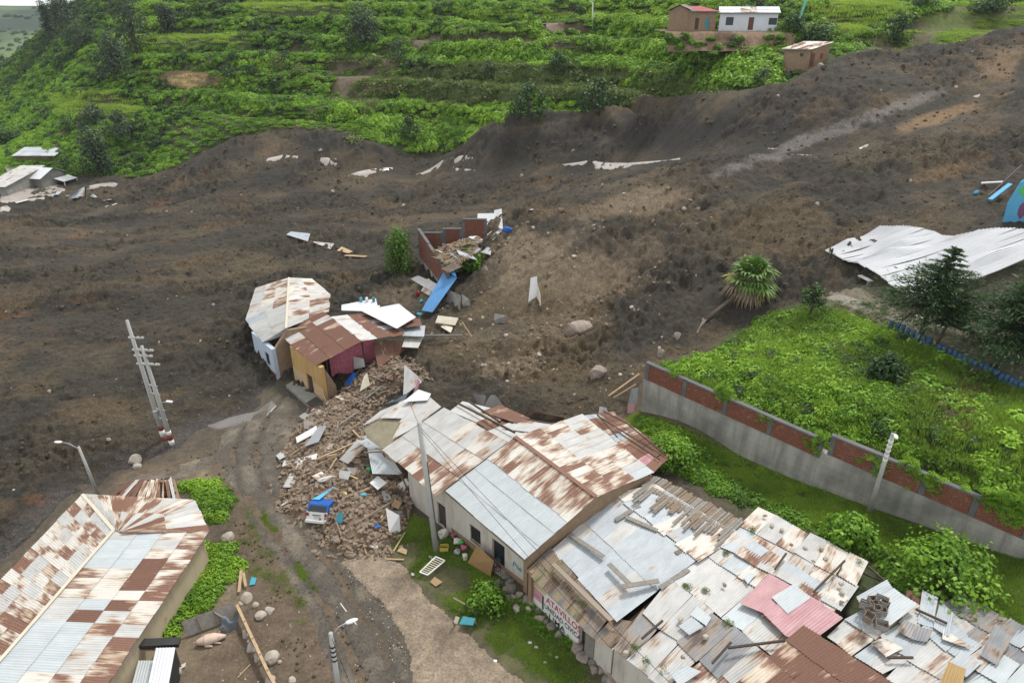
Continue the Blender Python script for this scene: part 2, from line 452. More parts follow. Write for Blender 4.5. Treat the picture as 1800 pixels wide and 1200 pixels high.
M['thatch'] = pmat('bare_underlay', (.27, .24, .165), (.19, .165, .115), 1.5, .95, .6, 8, .05)
def leaf_mat(name, dark, mid, lite, trans=.25):
    t = NT(name)
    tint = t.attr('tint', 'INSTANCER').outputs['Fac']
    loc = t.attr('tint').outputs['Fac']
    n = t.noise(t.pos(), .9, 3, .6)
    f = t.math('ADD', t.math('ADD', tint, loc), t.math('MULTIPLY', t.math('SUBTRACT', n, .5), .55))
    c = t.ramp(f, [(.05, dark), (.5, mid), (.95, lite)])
    t.base(c); t.p.inputs['Roughness'].default_value = .55; t.p.inputs['Specular IOR Level'].default_value = .3
    tr = t.new('ShaderNodeBsdfTranslucent'); t.l.new(t.mix(.5, c, lite), tr.inputs['Color'])
    ms = t.new('ShaderNodeMixShader'); ms.inputs[0].default_value = trans
    t.l.new(t.p.outputs[0], ms.inputs[1]); t.l.new(tr.outputs[0], ms.inputs[2]); t.l.new(ms.outputs[0], t.out.inputs['Surface'])
    M[name] = t.m
leaf_mat('leaf_lush', (.045, .092, .012), (.132, .27, .020), (.28, .47, .036))
leaf_mat('leaf_dark', (.020, .045, .014), (.042, .088, .024), (.10, .17, .045))
leaf_mat('leaf_conifer', (.020, .045, .014), (.045, .095, .026), (.11, .19, .045))
leaf_mat('leaf_olive', (.06, .085, .022), (.13, .185, .042), (.21, .27, .07))
leaf_mat('leaf_grey', (.030, .052, .026), (.068, .105, .05), (.12, .165, .08))
leaf_mat('leaf_straw', (.14, .10, .05), (.26, .19, .10), (.42, .33, .17))
leaf_mat('leaf_grass', (.09, .15, .022), (.22, .35, .042), (.38, .52, .08), .4)
leaf_mat('leaf_palm', (.06, .10, .015), (.13, .20, .03), (.30, .32, .06))

t = NT('retaining_concrete'); t.p.inputs['Roughness'].default_value = .9
p_ = t.pos(); st_ = t.noise(t.mapping(p_, (1.1, 1.1, .16)), 1.2, 6, .65); bl_ = t.noise(p_, .35, 5, .6); fn_ = t.noise(p_, 7, 5, .6)
sx_ = t.new('ShaderNodeSeparateXYZ'); t.l.new(p_, sx_.inputs[0]); seam = t.ramp(t.math('FRACT', t.math('MULTIPLY', sx_.outputs[2], 1.9)), [(0, .72), (.05, 1.0), (.95, 1.0), (1, .8)])
c_ = t.ramp(st_, [(.3, (.19, .185, .17)), (.5, (.33, .32, .285)), (.7, (.43, .42, .38))]); c_ = t.mix(t.ramp(bl_, [(.45, 0.0), (.65, .7)]), c_, (.14, .14, .125)); c_ = t.mix(.8, c_, t.mix(1.0, c_, seam, 'MULTIPLY'))
t.base(c_); t.bump(t.math('ADD', fn_, t.math('MULTIPLY', seam, .6)), .3, .03); M['concrete_wall'] = t.m
# ------------------------------------------------------------------ the ground: terrain sheet, landslide, roads, water, far hills
def inpoly(x, y, poly):
    x = np.asarray(x, float); y = np.asarray(y, float); r = np.zeros(x.shape, bool)
    n = len(poly)
    for i in range(n):
        x0, y0 = poly[i]; x1, y1 = poly[(i + 1) % n]
        if y0 == y1: continue
        c = ((y0 > y) != (y1 > y)) & (x < (x1 - x0) * (y - y0) / (y1 - y0) + x0)
        r ^= c
    return r
def sdist(x, y, poly):
    """signed distance to a polygon, positive inside"""
    x = np.asarray(x, float); y = np.asarray(y, float)
    d = np.full(x.shape, 1e18); n = len(poly)
    for i in range(n):
        ax, ay = poly[i]; bx, by = poly[(i + 1) % n]
        ex, ey = bx - ax, by - ay; L = ex * ex + ey * ey + 1e-12
        t = np.clip(((x - ax) * ex + (y - ay) * ey) / L, 0, 1)
        d = np.minimum(d, (x - ax - t * ex) ** 2 + (y - ay - t * ey) ** 2)
    return np.where(inpoly(x, y, poly), 1, -1) * np.sqrt(d)
def sstep(a, b, t):
    t = np.clip((np.asarray(t, float) - a) / (b - a), 0, 1); return t * t * (3 - 2 * t)
def projv(x, y, z):
    c, s = math.cos(PITCH), math.sin(PITCH)
    zz = z - CAM_Z; f = np.maximum(y * c - zz * s, .1); u = y * s + zz * c
    return 900 + FPX * x / f, 600 - FPX * u / f
def terr(x, y):
    """hillside ground: survey surface, terraced where the slope is farmed"""
    x = np.asarray(x, float); y = np.asarray(y, float)
    h = base_h(x, y)
    m = sstep(8, 13, h - .02 * np.maximum(x, 0)) * sstep(118, 135, y) * sstep(-150, -110, x)
    step = 4.2
    t = (h + 5.0 * fbm(x / 55, y / 40, 3, 5)) / step
    fr = t - np.floor(t)
    tz = (np.floor(t) + sstep(.62, .92, fr)) * step - (t * step - h)
    h = h + (tz - h) * .9 * m
    far = sstep(100, 170, y)
    return h + fbm(x / 9, y / 9, 3, 11) * (.15 + .9 * far)
_GX = np.arange(-330, 331, 1.5); _GY = np.arange(4, 431, 1.0)
_gx, _gy = np.meshgrid(_GX, _GY)
_GZ = terr(_gx, _gy)
def terr_fast(x, y):
    x = np.clip((np.asarray(x, float) + 330) / 1.5, 0, len(_GX) - 1.001); y = np.clip(np.asarray(y, float) - 4, 0, len(_GY) - 1.001)
    i, j = x.astype(int), y.astype(int); fx, fy = x - i, y - j
    return (_GZ[j, i] * (1 - fx) + _GZ[j, i + 1] * fx) * (1 - fy) + (_GZ[j + 1, i] * (1 - fx) + _GZ[j + 1, i + 1] * fx) * fy
def G0(px, py, y0=10):
    d = ray(px, py); ys = np.geomspace(y0, 425, 2600); ts = ys / d[1]
    X, Y, Z = ts * d[0], ts * d[1], CAM_Z + ts * d[2]
    k = int(np.argmax(Z < terr_fast(X, Y)))
    if k == 0: k = 2599
    return np.array([X[k], Y[k], Z[k]])
def wpoly(pts):
    return [tuple(G0(a, b)[:2]) for a, b in pts]
MUD_PX = [(-160,340),(-60,336),(0,332),(70,322),(100,308),(190,306),(240,309),(310,291),(380,252),(430,236),(520,226),(580,229),(640,247),(700,263),(745,269),(790,262),(850,236),(920,216),(1000,206),(1100,200),(1200,186),(1290,179),(1380,166),(1415,145),(1440,129),(1500,110),(1600,87),(1700,73),(1800,57),(1960,36),
 (2080,200),(2100,420),(1900,440),(1700,470),(1580,480),(1520,500),(1440,522),(1400,542),(1330,562),(1305,590),(1262,622),(1200,640),(1150,642),(1125,665),(1110,722),(1080,735),(1000,745),(930,760),(850,745),(780,735),(720,740),(640,720),(560,712),(520,695),(488,678),(470,715),(440,730),(400,742),(350,752),(315,785),(240,812),(190,845),(130,872),(60,938),(0,1000),(-160,1100)]
MUDP = wpoly(MUD_PX)
FLOW = math.radians(196)
GULLY = tuple(G0(1000, 480)[:2])
def _line(pts): return [tuple(G0(a, b)[:2]) for a, b in pts]
CREST = _line([(895,405),(940,388),(1000,374),(1080,352),(1150,335),(1215,332)])
BANK = _line([(860,235),(930,218),(1050,208),(1200,190),(1300,182),(1390,168),(1440,140),(1520,112)])
CHAN = _line([(600,300),(700,296),(850,298),(960,287),(1100,283),(1200,271),(1400,258),(1500,258),(1640,203),(1800,137)])
def ldist(x, y, L):
    d = np.full(np.shape(x), 1e9)
    for (ax, ay), (bx, by) in zip(L[:-1], L[1:]):
        ex, ey = bx - ax, by - ay; t = np.clip(((x - ax) * ex + (y - ay) * ey) / (ex * ex + ey * ey), 0, 1); d = np.minimum(d, np.hypot(x - ax - t * ex, y - ay - t * ey))
    return d
def mud_parts(x, y):
    """returns (mask distance, smooth surface, lump height)"""
    d = sdist(x, y, MUDP) + 2.2 * fbm(x / 5, y / 5, 3, 31)
    lift = .75 * sstep(0, 3.5, d)
    c, s = math.cos(FLOW), math.sin(FLOW)
    a, b = x * c + y * s, -x * s + y * c
    big = fbm(a / 30, b / 17, 3, 41) * 2.0
    lobes = fbm(a / 8, b / 5.5, 3, 43) * 1.6
    r = 1 - np.abs(2 * vnoise(a / 1.9, b / 1.3, 44) - 1)
    r2 = 1 - np.abs(2 * vnoise(x / .75, y / .75, 46) - 1)
    rough = .45 + 1.1 * sstep(-.2, .2, fbm(a / 12, b / 6, 3, 48))
    clod = (fbm(x / 1.3, y / 1.3, 3, 45, .65) * 1.15 + (r - .5) * .38 + (r2 ** 2 - .4) * .26) * rough
    fine = fbm(x / .42, y / .42, 2, 47, .6) * .52 * rough
    gx_, gy_ = GULLY; px_, py_ = x - gx_, y - gy_
    ga, gb = px_ * .5 + py_ * .86, -px_ * .86 + py_ * .5
    gm = np.exp(-(ga / 13) ** 2 - (gb / 17) ** 2)
    gul = gm * (np.abs(fbm(gb / 4.2, ga / 11, 4, 49, .6)) * 5.5 - .6)
    gul = gul - 2.0 * np.exp(-(ldist(x, y, CREST) / 5.0) ** 2) - 1.5 * np.exp(-(ldist(x, y, BANK) / 5.0) ** 2) + 1.2 * np.exp(-(ldist(x, y, CHAN) / 4.0) ** 2)
    e = sstep(-.2, 3, d)
    return d, lift + big * e * .5 - gul, (lobes * .75 + clod + fine) * (.25 + .75 * e) * (1 - .7 * np.exp(-(ldist(x, y, CHAN) / 3.5) ** 2))
def ground(x, y):
    x = np.asarray(x, float); y = np.asarray(y, float)
    d, sm, lu = mud_parts(x, y)
    return terr(x, y) + np.where(d > 0, sm + lu, 0)
def gz(x, y):
    return float(ground(np.array([x]), np.array([y]))[0])
def G(px, py, dz=0.0):
    """the point of the ground seen at this picture position"""
    p = G0(px, py)
    x, y = p[0], p[1]
    for _ in range(2):       # mud lies on the terrain: step back along the sight line
        q = at_z(px, py, gz(x, y) + dz)
        if abs(q[1] - y) > 14: break
        x, y = q[0], q[1]
    return Vector((x, y, gz(x, y) + dz))
def fan(nu, y0, y1, rate, width=.98, add=8):
    ys = [y0]
    while ys[-1] < y1: ys.append(ys[-1] * (1 + rate) + .01)
    Y = np.array(ys)[:, None] * np.ones((1, nu)); U = np.linspace(-1, 1, nu)[None] * np.ones((len(ys), 1))
    X = U * (Y * width + add)
    k = len(ys)
    I = np.arange(k * nu).reshape(k, nu)
    F = np.stack([I[:-1, :-1], I[:-1, 1:], I[1:, 1:], I[1:, :-1]], -1).reshape(-1, 4)
    return X.ravel(), Y.ravel(), F
def compact(X, Y, Z, F, keep):
    F = F[keep[F].all(1)]
    used = np.unique(F); m = np.full(len(X), -1); m[used] = np.arange(len(used))
    return np.stack([X[used], Y[used], Z[used]], 1), m[F], used
def add_ground(name, V, F, mat, col, kind='structure', smooth=True):
    me = mesh_from_arrays(name, V, F, mat, smooth, {'soil': col})
    o = bpy.data.objects.new(name, me); COL.objects.link(o); o['kind'] = kind
    return o
def soil_mat(name, rough, bump, bscale, bdist, var=.45, spec=.3, wet=0.0, speck=.25):
    t = NT(name); a = t.attr('soil').outputs['Color']
    p = t.pos()
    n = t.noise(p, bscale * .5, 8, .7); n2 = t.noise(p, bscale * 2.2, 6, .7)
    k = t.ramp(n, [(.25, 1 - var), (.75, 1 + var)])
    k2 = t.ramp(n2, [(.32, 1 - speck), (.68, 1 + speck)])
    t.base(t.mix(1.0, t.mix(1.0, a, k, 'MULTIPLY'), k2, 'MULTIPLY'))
    t.p.inputs['Specular IOR Level'].default_value = spec
    if wet: t.l.new(t.ramp(n, [(.35, rough - wet), (.6, rough)]), t.p.inputs['Roughness'])
    else: t.p.inputs['Roughness'].default_value = rough
    t.bump(t.math('ADD', n, t.math('MULTIPLY', n2, .6)), bump, bdist)
    return t.m
M['soil'] = soil_mat('hillside_soil', .95, .6, 2.5, .12)
M['mud'] = soil_mat('landslide_earth', .9, 1.0, 4.5, .3, .55, wet=.25, speck=.75)  # strong speckle paints crevice shade into the colour, besides moist and dry soil tone
M['track'] = soil_mat('track_dirt', .8, .9, 3.0, .12, .5, wet=.45, speck=.4)
def mixc(a, b, f):
    return a + (np.array(b)[None] - a) * np.clip(f, 0, 1)[:, None]
# --- terrain sheet
BROWN, YARD, TAN = (.125, .09, .06), (.115, .085, .058), (.33, .25, .165)
ZONE = {
 'yard': [(170,1260),(300,1120),(385,1000),(420,900),(330,850),(180,870),(200,830),(400,790),(470,800),(530,900),(600,1010),(720,1260)],
 'court': [(1440,512),(1500,500),(1640,480),(1830,470),(1900,700),(1770,672),(1560,572),(1440,535)],
 'verge': [(680,960),(720,905),(770,930),(860,985),(930,1050),(1060,1180),(1110,1260),(980,1260),(905,1190),(800,1085),(730,1020)],
 'alley': [(1115,725),(1180,745),(1300,800),(1500,880),(1700,945),(1900,1000),(1900,1200),(1800,1120),(1560,1000),(1340,890),(1180,830)],
 'dryscrub': [(560,110),(640,85),(700,70),(860,55),(1000,75),(1120,95),(1000,90),(900,85),(800,75),(720,85),(690,130),(720,160),(640,200),(600,190),(590,140)],
 'olive': [(690,135),(760,112),(900,112),(1100,120),(1200,132),(1290,140),(1390,150),(1300,178),(1200,185),(1100,198),(930,170),(800,190),(720,170)],
 'field': [(1470,95),(1500,70),(1580,45),(1620,25),(1700,8),(1830,0),(1960,20),(1960,36),(1800,57),(1700,73),(1600,87)],
 'straw': [(275,132),(330,128),(400,133),(385,148),(330,162),(300,150)],
 'bank1': [(900,38),(1020,40),(1040,52),(960,56),(905,46)],
 'bank2': [(1172,58),(1230,70),(1300,72),(1372,70),(1372,92),(1300,98),(1180,90)],
 'rows': [(300,220),(420,195),(560,185),(640,200),(640,243),(580,226),(430,232),(330,285),(300,270)],
 'yardtop': [(1190,48),(1270,52),(1375,52),(1375,62),(1280,66),(1200,60)],
}
X, Y, F = fan(430, 9, 430, .0088)
Z = terr(X, Y)
qx, qy = projv(X, Y, Z)
jx, jy = qx + 14 * fbm(X / 3, Y / 3, 3, 60), qy + 8 * fbm(X / 3, Y / 3, 3, 61)
colr = np.tile(np.array((.055, .07, .028)), (len(X), 1))
colr = mixc(colr, (.088, .072, .052), sstep(66, 52, Y) * sstep(22, 12, X))
n1 = fbm(X / 12, Y / 12, 4, 63)
colr = mixc(colr, (.085, .062, .04), sstep(0, .25, n1))
near = (Y < 60)
def zone(name, soft=10):
    return sstep(-soft, soft, np.where(np.abs(qx) < 3000, sdist(jx, jy, ZONE[name]), -99))
colr = mixc(colr, YARD, zone('yard')); colr = mixc(colr, (.17, .135, .09), zone('yard') * sstep(0, .2, fbm(X / 6, Y / 6, 3, 64)))
colr = mixc(colr, (.16, .14, .10), zone('court'))
colr = mixc(colr, (.085, .085, .038), zone('verge')); colr = mixc(colr, (.085, .125, .028), zone('alley'))
colr = mixc(colr, (.15, .115, .08), zone('dryscrub', 5) * .8); colr = mixc(colr, (.10, .13, .045), zone('olive', 5) * .8)
colr = mixc(colr, (.10, .125, .035), zone('field', 4)); colr = mixc(colr, (.10, .08, .05), zone('field', 4) * sstep(.02, .2, fbm(X / 5, Y / 3, 3, 66)))
colr = mixc(colr, (.40, .30, .14), zone('straw', 3)); colr = mixc(colr, (.10, .06, .04), zone('bank1', 3)); colr = mixc(colr, (.17, .11, .07), zone('bank2', 3))
colr = mixc(colr, (.24, .17, .115), zone('yardtop', 3))
Z = Z - 3.5 * sstep(1.5, 5, sdist(X, Y, MUDP))      # the slide fills this hollow
Vt = np.stack([X, Y, Z], 1)
add_ground('hillside_ground', Vt, F, M['soil'], colr)
# --- landslide
X, Y, F = fan(1200, 30, 186, .0029, .90, 6)
d, sm, lu = mud_parts(X, Y)
Zt = terr(X, Y)
Z = Zt + sm + lu
keep = d > -.25
Z = np.where(d < .02, Zt - .06, Z)
V, F, used = compact(X, Y, Z, F, keep)
X, Y, d, lu = X[used], Y[used], d[used], lu[used]
qx, qy = projv(X, Y, V[:, 2])
c_, s_ = math.cos(FLOW), math.sin(FLOW)
fa, fb = X * c_ + Y * s_, -X * s_ + Y * c_
colr = np.tile(np.array((.058, .050, .035)), (len(X), 1))
colr = mixc(colr, (.108, .084, .050), sstep(-.05, .22, fbm(fa / 11, fb / 7, 5, 70, .62)))
colr = mixc(colr, (.034, .030, .022), sstep(.02, .25, fbm(fa / 12, fb / 8, 5, 71, .62)) * .8)
colr = mixc(colr, (.16, .112, .058), sstep(.03, .22, fbm(fa / 10, fb / 6.0, 6, 72, .68)) * .6)
colr = mixc(colr, (.20, .09, .032), sstep(.13, .27, fbm(fa / 8, fb / 4, 6, 73, .68)) * sstep(560, 200, qx) * .65)
def blob(px, py, rx, ry, seed=0, rot=0.0):
    ca, sa = math.cos(rot), math.sin(rot)
    ax, ay = qx - px, qy - py
    u, v = (ax * ca + ay * sa) / rx, (-ax * sa + ay * ca) / ry
    return np.clip(1.15 - np.sqrt(u * u + v * v) + 1.7 * fbm(X / 4.5, Y / 4.5, 6, 80 + seed, .68), 0, 1)
tanm = np.zeros(len(X))
for i, (px, py, rx, ry, rot, w) in enumerate([(930,450,95,62,-.6,.95),(1110,362,120,30,-.2,.95),(1010,480,150,85,-.4,.75),(900,640,70,28,-.25,.95),(990,575,110,40,-.2,.4),(880,430,60,35,-.7,.55),(1130,440,60,50,-.4,.5),(700,520,60,40,0,.5),(830,590,60,25,0,.5)]):
    tanm = np.maximum(tanm, w * sstep(.1, .8, blob(px, py, rx, ry, i, rot)))
colr = mixc(colr, (.235, .178, .112), tanm)
for i, (px, py, rx, ry, rot, w) in enumerate([(1650,205,110,14,-.33,.9),(1760,115,40,30,0,.7),(1660,300,90,14,-.3,.5)]):
    colr = mixc(colr, (.26, .165, .08), w * sstep(.1, .7, blob(px, py, rx, ry, 20 + i, rot)))
for i, (px, py, rx, ry, rot, w) in enumerate([(1150,235,330,36,-.06,.85),(1380,170,90,40,-.3,.5),(1150,690,120,40,0,.4)]):
    colr = mixc(colr, (.033, .028, .024), w * sstep(.1, .7, blob(px, py, rx, ry, 30 + i, rot)))
colr = mixc(colr, (.26, .235, .205), .6 * sstep(.25, .8, blob(1480, 225, 330, 16, 40, -.36)))
colr = mixc(colr, (.10, .092, .088), .7 * sstep(2.5, .2, d) * sstep(560, 640, qy) * sstep(620, 480, qx))
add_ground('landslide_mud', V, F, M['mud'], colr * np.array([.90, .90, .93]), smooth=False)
mud_grid = None
# --- roads and tracks laid over the terrain
def ground_sheet(name, px_poly, col1, col2, mat, lift, rut=0.0, res=.35, soft=.7, line=None, gauge=.85):
    P = wpoly(px_poly); xs = [p[0] for p in P]; ys = [p[1] for p in P]
    gx, gy = np.meshgrid(np.arange(min(xs) - 1, max(xs) + 1, res), np.arange(min(ys) - 1, max(ys) + 1, res))
    sh = gx.shape; x, y = gx.ravel(), gy.ravel()
    d = sdist(x, y, P) + soft * 1.6 * fbm(x / 2.6, y / 2.6, 5, 90, .62)
    z = ground(x, y) + lift * sstep(-.1, .6, d) + fbm(x / 1.5, y / 1.5, 3, 91) * rut * sstep(0, 1, d)
    rutm = np.zeros(len(x))
    if line:
        W = [G0(a, b) for a, b in line]; dl = np.full(len(x), 1e9)
        for a, b in zip(W[:-1], W[1:]):
            ex, ey = b[0] - a[0], b[1] - a[1]; t = np.clip(((x - a[0]) * ex + (y - a[1]) * ey) / (ex * ex + ey * ey), 0, 1); dl = np.minimum(dl, np.hypot(x - a[0] - t * ex, y - a[1] - t * ey))
        dl = dl + .35 * fbm(x / 2.5, y / 2.5, 3, 95)
        rutm = np.exp(-((dl - gauge) / .28) ** 2); ridge_ = np.exp(-((dl - gauge - .55) / .25) ** 2) + .7 * np.exp(-(dl / .4) ** 2)
        z = z + sstep(0, .8, d) * (-.10 * rutm + .07 * ridge_)
    z = np.where(d < 0, ground(x, y) - .03, z)
    I = np.arange(len(x)).reshape(sh)
    F = np.stack([I[:-1, :-1], I[:-1, 1:], I[1:, 1:], I[1:, :-1]], -1).reshape(-1, 4)
    V, F, used = compact(x, y, z, F, d > -.35)
    x, y = x[used], y[used]
    c = np.tile(np.array(col1), (len(x), 1)); c = mixc(c, col2, sstep(-.12, .2, fbm(x / 3, y / 3, 5, 92, .65))); c = mixc(c, tuple(.62 * q for q in col1), rutm[used] * .8)
    return add_ground(name, V, F, mat, c)
ground_sheet('muddy_track', [(225,842),(300,822),(380,800),(392,760),(430,738),(465,705),(490,690),(520,705),(540,735),(505,775),(490,830),(510,885),(565,945),(600,985),(640,1030),(690,1085),(718,1160),(745,1270),(640,1270),(600,1210),(560,1110),(500,1005),(440,915),(405,850),(385,815),(300,845),(240,858)],
             (.085, .072, .056), (.175, .145, .108), M['track'], .05, .30, .22, .7, [(490,690),(455,735),(428,790),(440,855),(495,925),(575,1025),(640,1130),(685,1260)])
ground_sheet('dirt_road', [(598,990),(615,975),(660,962),(700,985),(745,1042),(800,1095),(862,1142),(930,1210),(985,1280),(735,1280),(716,1150),(690,1080),(640,1030)],
             (.25, .197, .14), (.18, .138, .096), M['track'], .10, .06, .2, .8)
ground_sheet('hill_path', [(695,6),(740,12),(800,26),(870,42),(1000,62),(1000,66),(870,48),(790,33),(735,22)], (.24, .19, .15), (.2, .15, .11), M['soil'], .12, 0, 1.0)
ground_sheet('hill_road', [(1285,96),(1330,103),(1370,118),(1410,136),(1398,140),(1350,124),(1310,112),(1280,104)], (.30, .23, .17), (.24, .18, .13), M['soil'], .15, 0, .7)
ground_sheet('paved_path', [(1440,523),(1470,515),(1520,530),(1535,546),(1522,549),(1480,535)], (.25, .225, .19), (.2, .18, .15), M['soil'], .08, 0, .3, .1)
# --- standing and running water: a sheet just over the smooth mud, the lumps stand out of it
t = NT('silty_water'); t.p.inputs['Roughness'].default_value = .08
t.base(t.ramp(t.noise(t.pos(), .8, 4), [(.3, (.36, .32, .285)), (.7, (.46, .42, .385))]))
t.bump(t.noise(t.pos(), 3, 3), .05, .02); t.p.inputs['Specular IOR Level'].default_value = .6
M['water'] = t.m
t = NT('road_puddle'); t.p.inputs['Roughness'].default_value = .38
t.base(t.ramp(t.noise(t.pos(), .8, 4), [(.3, (.12, .108, .095)), (.7, (.17, .155, .14))]))
M['puddle'] = t.m
def water(name, px_poly, level, mat, res=.4, edge=.5):
    P = wpoly(px_poly); xs = [p[0] for p in P]; ys = [p[1] for p in P]
    gx, gy = np.meshgrid(np.arange(min(xs) - .5, max(xs) + .5, res), np.arange(min(ys) - .5, max(ys) + .5, res))
    sh = gx.shape; x, y = gx.ravel(), gy.ravel()
    d = sdist(x, y, P)
    dm, sm, lu = mud_parts(x, y)
    z = terr(x, y) + np.where(dm > 0, sm, 0) + level - .5 * sstep(edge, -.1, d)
    I = np.arange(len(x)).reshape(sh)
    F = np.stack([I[:-1, :-1], I[:-1, 1:], I[1:, 1:], I[1:, :-1]], -1).reshape(-1, 4)
    V, F, used = compact(x, y, z, F, d > -.2)
    if len(F) == 0: return None
    me = mesh_from_arrays(name, V, F, mat, True); o = bpy.data.objects.new(name, me); COL.objects.link(o); o['kind'] = 'structure'
    return o
for pp, lv in [
  ([(605,305),(625,296),(660,290),(700,290),(690,298),(640,307)], .06), ([(560,282),(590,278),(610,286),(590,292),(565,290)], .03),
  ([(785,292),(810,294),(850,298),(848,304),(800,301)], .02), ([(965,282),(1040,277),(1110,278),(1200,268),(1200,274),(1110,288),(1100,296),(1045,294),(1040,286)], .08),
  ([(1375,270),(1405,266),(1435,270),(1430,276),(1385,278)], .06), ([(1200,268),(1300,260),(1400,255),(1460,240),(1465,244),(1400,261),(1300,268),(1200,275)], -.08),
  ([(1495,258),(1560,232),(1640,200),(1700,165),(1800,135),(1800,140),(1705,172),(1645,206),(1565,240),(1500,265)], -.05),
  ([(0,342),(40,334),(100,328),(120,340),(95,356),(40,362),(0,366)], .16), ([(155,332),(200,326),(215,329),(200,334),(160,337)], .03), ([(0,372),(18,368),(25,374),(0,380)], .1),
  ([(430,292),(500,278),(540,280),(500,288),(440,298)], -.12), ([(255,327),(270,324),(285,327),(265,331)], .0),
  ([(700,300),(780,282),(860,288),(960,284),(960,290),(860,296),(780,292)], -.16)]:
    water('muddy_water', pp, lv + .05, M['water'], .28)
for pp, lv in [([(352,750),(400,735),(450,722),(480,700),(492,712),(470,735),(425,748),(380,758)], .06)]:
    water('puddle', pp, lv, M['puddle'], .2, .25)
# --- far hills across the valley
gx, gy = np.meshgrid(np.linspace(-2400, 500, 150), np.linspace(432, 2300, 120))
x, y = gx.ravel(), gy.ravel()
ridge = 1250 + 120 * fbm(x / 500, y * 0, 3, 101)
up = sstep(420, 1250, y)
z = -120 + 150.0 * up + 26 * fbm(x / 260, y / 260, 4, 102) * (1 - up * .75) - 160 * sstep(ridge, ridge + 700, y) + 2.5
I = np.arange(len(x)).reshape(gx.shape)
F = np.stack([I[:-1, :-1], I[:-1, 1:], I[1:, 1:], I[1:, :-1]], -1).reshape(-1, 4)
cc = np.tile(np.array((.06, .095, .04)), (len(x), 1)); cc = mixc(cc, (.12, .17, .06), sstep(0, .15, fbm(x / 140, y / 90, 3, 103))); cc = mixc(cc, (.03, .05, .028), sstep(.03, .18, fbm(x / 60, y / 50, 4, 104)))
add_ground('far_hills', np.stack([x, y, z], 1), F, M['soil'], cc)
FARH = (x, y, z)
# ------------------------------------------------------------------ vegetation library
LIB = bpy.data.collections.new('foliage_library')
rng = np.random.default_rng(11)
def leaves_mesh(name, P, N, size, mat, tint, aspect=1.5, jitter=.45, up=None):
    """one bent quad leaf at each point P facing roughly N"""
    n = len(P); N = N + rng.normal(0, jitter, (n, 3)); N /= np.linalg.norm(N, axis=1)[:, None] + 1e-9
    T = rng.normal(0, 1, (n, 3)) if up is None else up + rng.normal(0, .25, (n, 3))
    T = T - (T * N).sum(1)[:, None] * N; T /= np.linalg.norm(T, axis=1)[:, None] + 1e-9
    B = np.cross(N, T)
    s = (size * rng.uniform(.65, 1.3, n))[:, None] if np.isscalar(size) else (size * rng.uniform(.75, 1.25, n))[:, None]
    a = s * aspect * .5; b = s * .5
    droop = -N * s * .18
    V = np.stack([P - T * a + droop, P + B * b, P + T * a + droop, P - B * b], 1).reshape(-1, 3)
    F = np.arange(4 * n).reshape(n, 4)
    return mesh_from_arrays(name, V, F, mat, False, {'tint': np.repeat(tint, 4)})
def lib(name, me):
    o = bpy.data.objects.new(name, me); LIB.objects.link(o); return o
def dome_clump(name, mat, n, size, flat=.75, squash=1.0):
    """rounded leafy mound of unit radius"""
    d = rng.normal(0, 1, (n, 3)); d[:, 2] = np.abs(d[:, 2]); d /= np.linalg.norm(d, axis=1)[:, None]
    lob = 1 + .28 * np.sin(3 * np.arctan2(d[:, 1], d[:, 0]) + rng.uniform(0, 6)) * (1 - d[:, 2]) + .15 * np.sin(5 * np.arctan2(d[:, 1], d[:, 0]) + rng.uniform(0, 6))
    r = rng.uniform(.72, 1.0, n) * lob
    P = d * r[:, None]; P[:, 2] *= flat
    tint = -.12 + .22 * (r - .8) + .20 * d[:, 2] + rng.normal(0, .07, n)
    return lib(name, leaves_mesh(name, P, d + np.array([0, 0, .5]), size, mat, tint))
def ground_clump(name, mat, n, size, h=.35):
    r = np.sqrt(rng.uniform(0, 1, n)); a = rng.uniform(0, 6.283, n)
    P = np.stack([r * np.cos(a), r * np.sin(a), rng.uniform(.05, 1, n) * h * (1 - r * .6)], 1)
    N = np.tile(np.array([0, 0, 1.0]), (n, 1))
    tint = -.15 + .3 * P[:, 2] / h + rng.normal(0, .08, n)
    return lib(name, leaves_mesh(name, P, N, size, mat, tint))
def grass_clump(name, mat, n, h=.5, w=.035, spread=1.0):
    r = np.sqrt(rng.uniform(0, 1, n)) * spread; a = rng.uniform(0, 6.283, n); b = rng.uniform(0, 6.283, n)
    lean = rng.uniform(.1, .6, n); hh = h * rng.uniform(.5, 1.2, n)
    p0 = np.stack([r * np.cos(a), r * np.sin(a), np.zeros(n)], 1)
    dirv = np.stack([np.cos(b), np.sin(b), np.zeros(n)], 1); side = np.stack([-np.sin(b), np.cos(b), np.zeros(n)], 1)
    m = p0 + dirv * (lean * hh * .35)[:, None] + np.array([0, 0, 1.0]) * (hh * .6)[:, None]
    t = p0 + dirv * (lean * hh)[:, None] + np.array([0, 0, 1.0]) * (hh * .95)[:, None]
    V = np.stack([p0 - side * w, p0 + side * w, m + side * w * .8, m - side * w * .8, t], 1).reshape(-1, 3)
    i = np.arange(n) * 5
    F = np.concatenate([np.stack([i, i + 1, i + 2, i + 3], 1), np.stack([i + 3, i + 2, i + 4, i + 4], 1)])
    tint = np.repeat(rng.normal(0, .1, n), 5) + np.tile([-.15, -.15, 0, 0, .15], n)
    me = bpy.data.meshes.new(name)
    quads = [tuple(f) if f[2] != f[3] else tuple(f[:3]) for f in F.tolist()]
    me.from_pydata(V.tolist(), [], quads); at = me.attributes.new('tint', 'FLOAT', 'POINT'); at.data.foreach_set('value', tint.astype(np.float32)); me.materials.append(mat)
    return lib(name, me)
def collection(name, objs):
    c = bpy.data.collections.new(name)
    for o in objs: c.objects.link(o)
    return c
_gn = {}
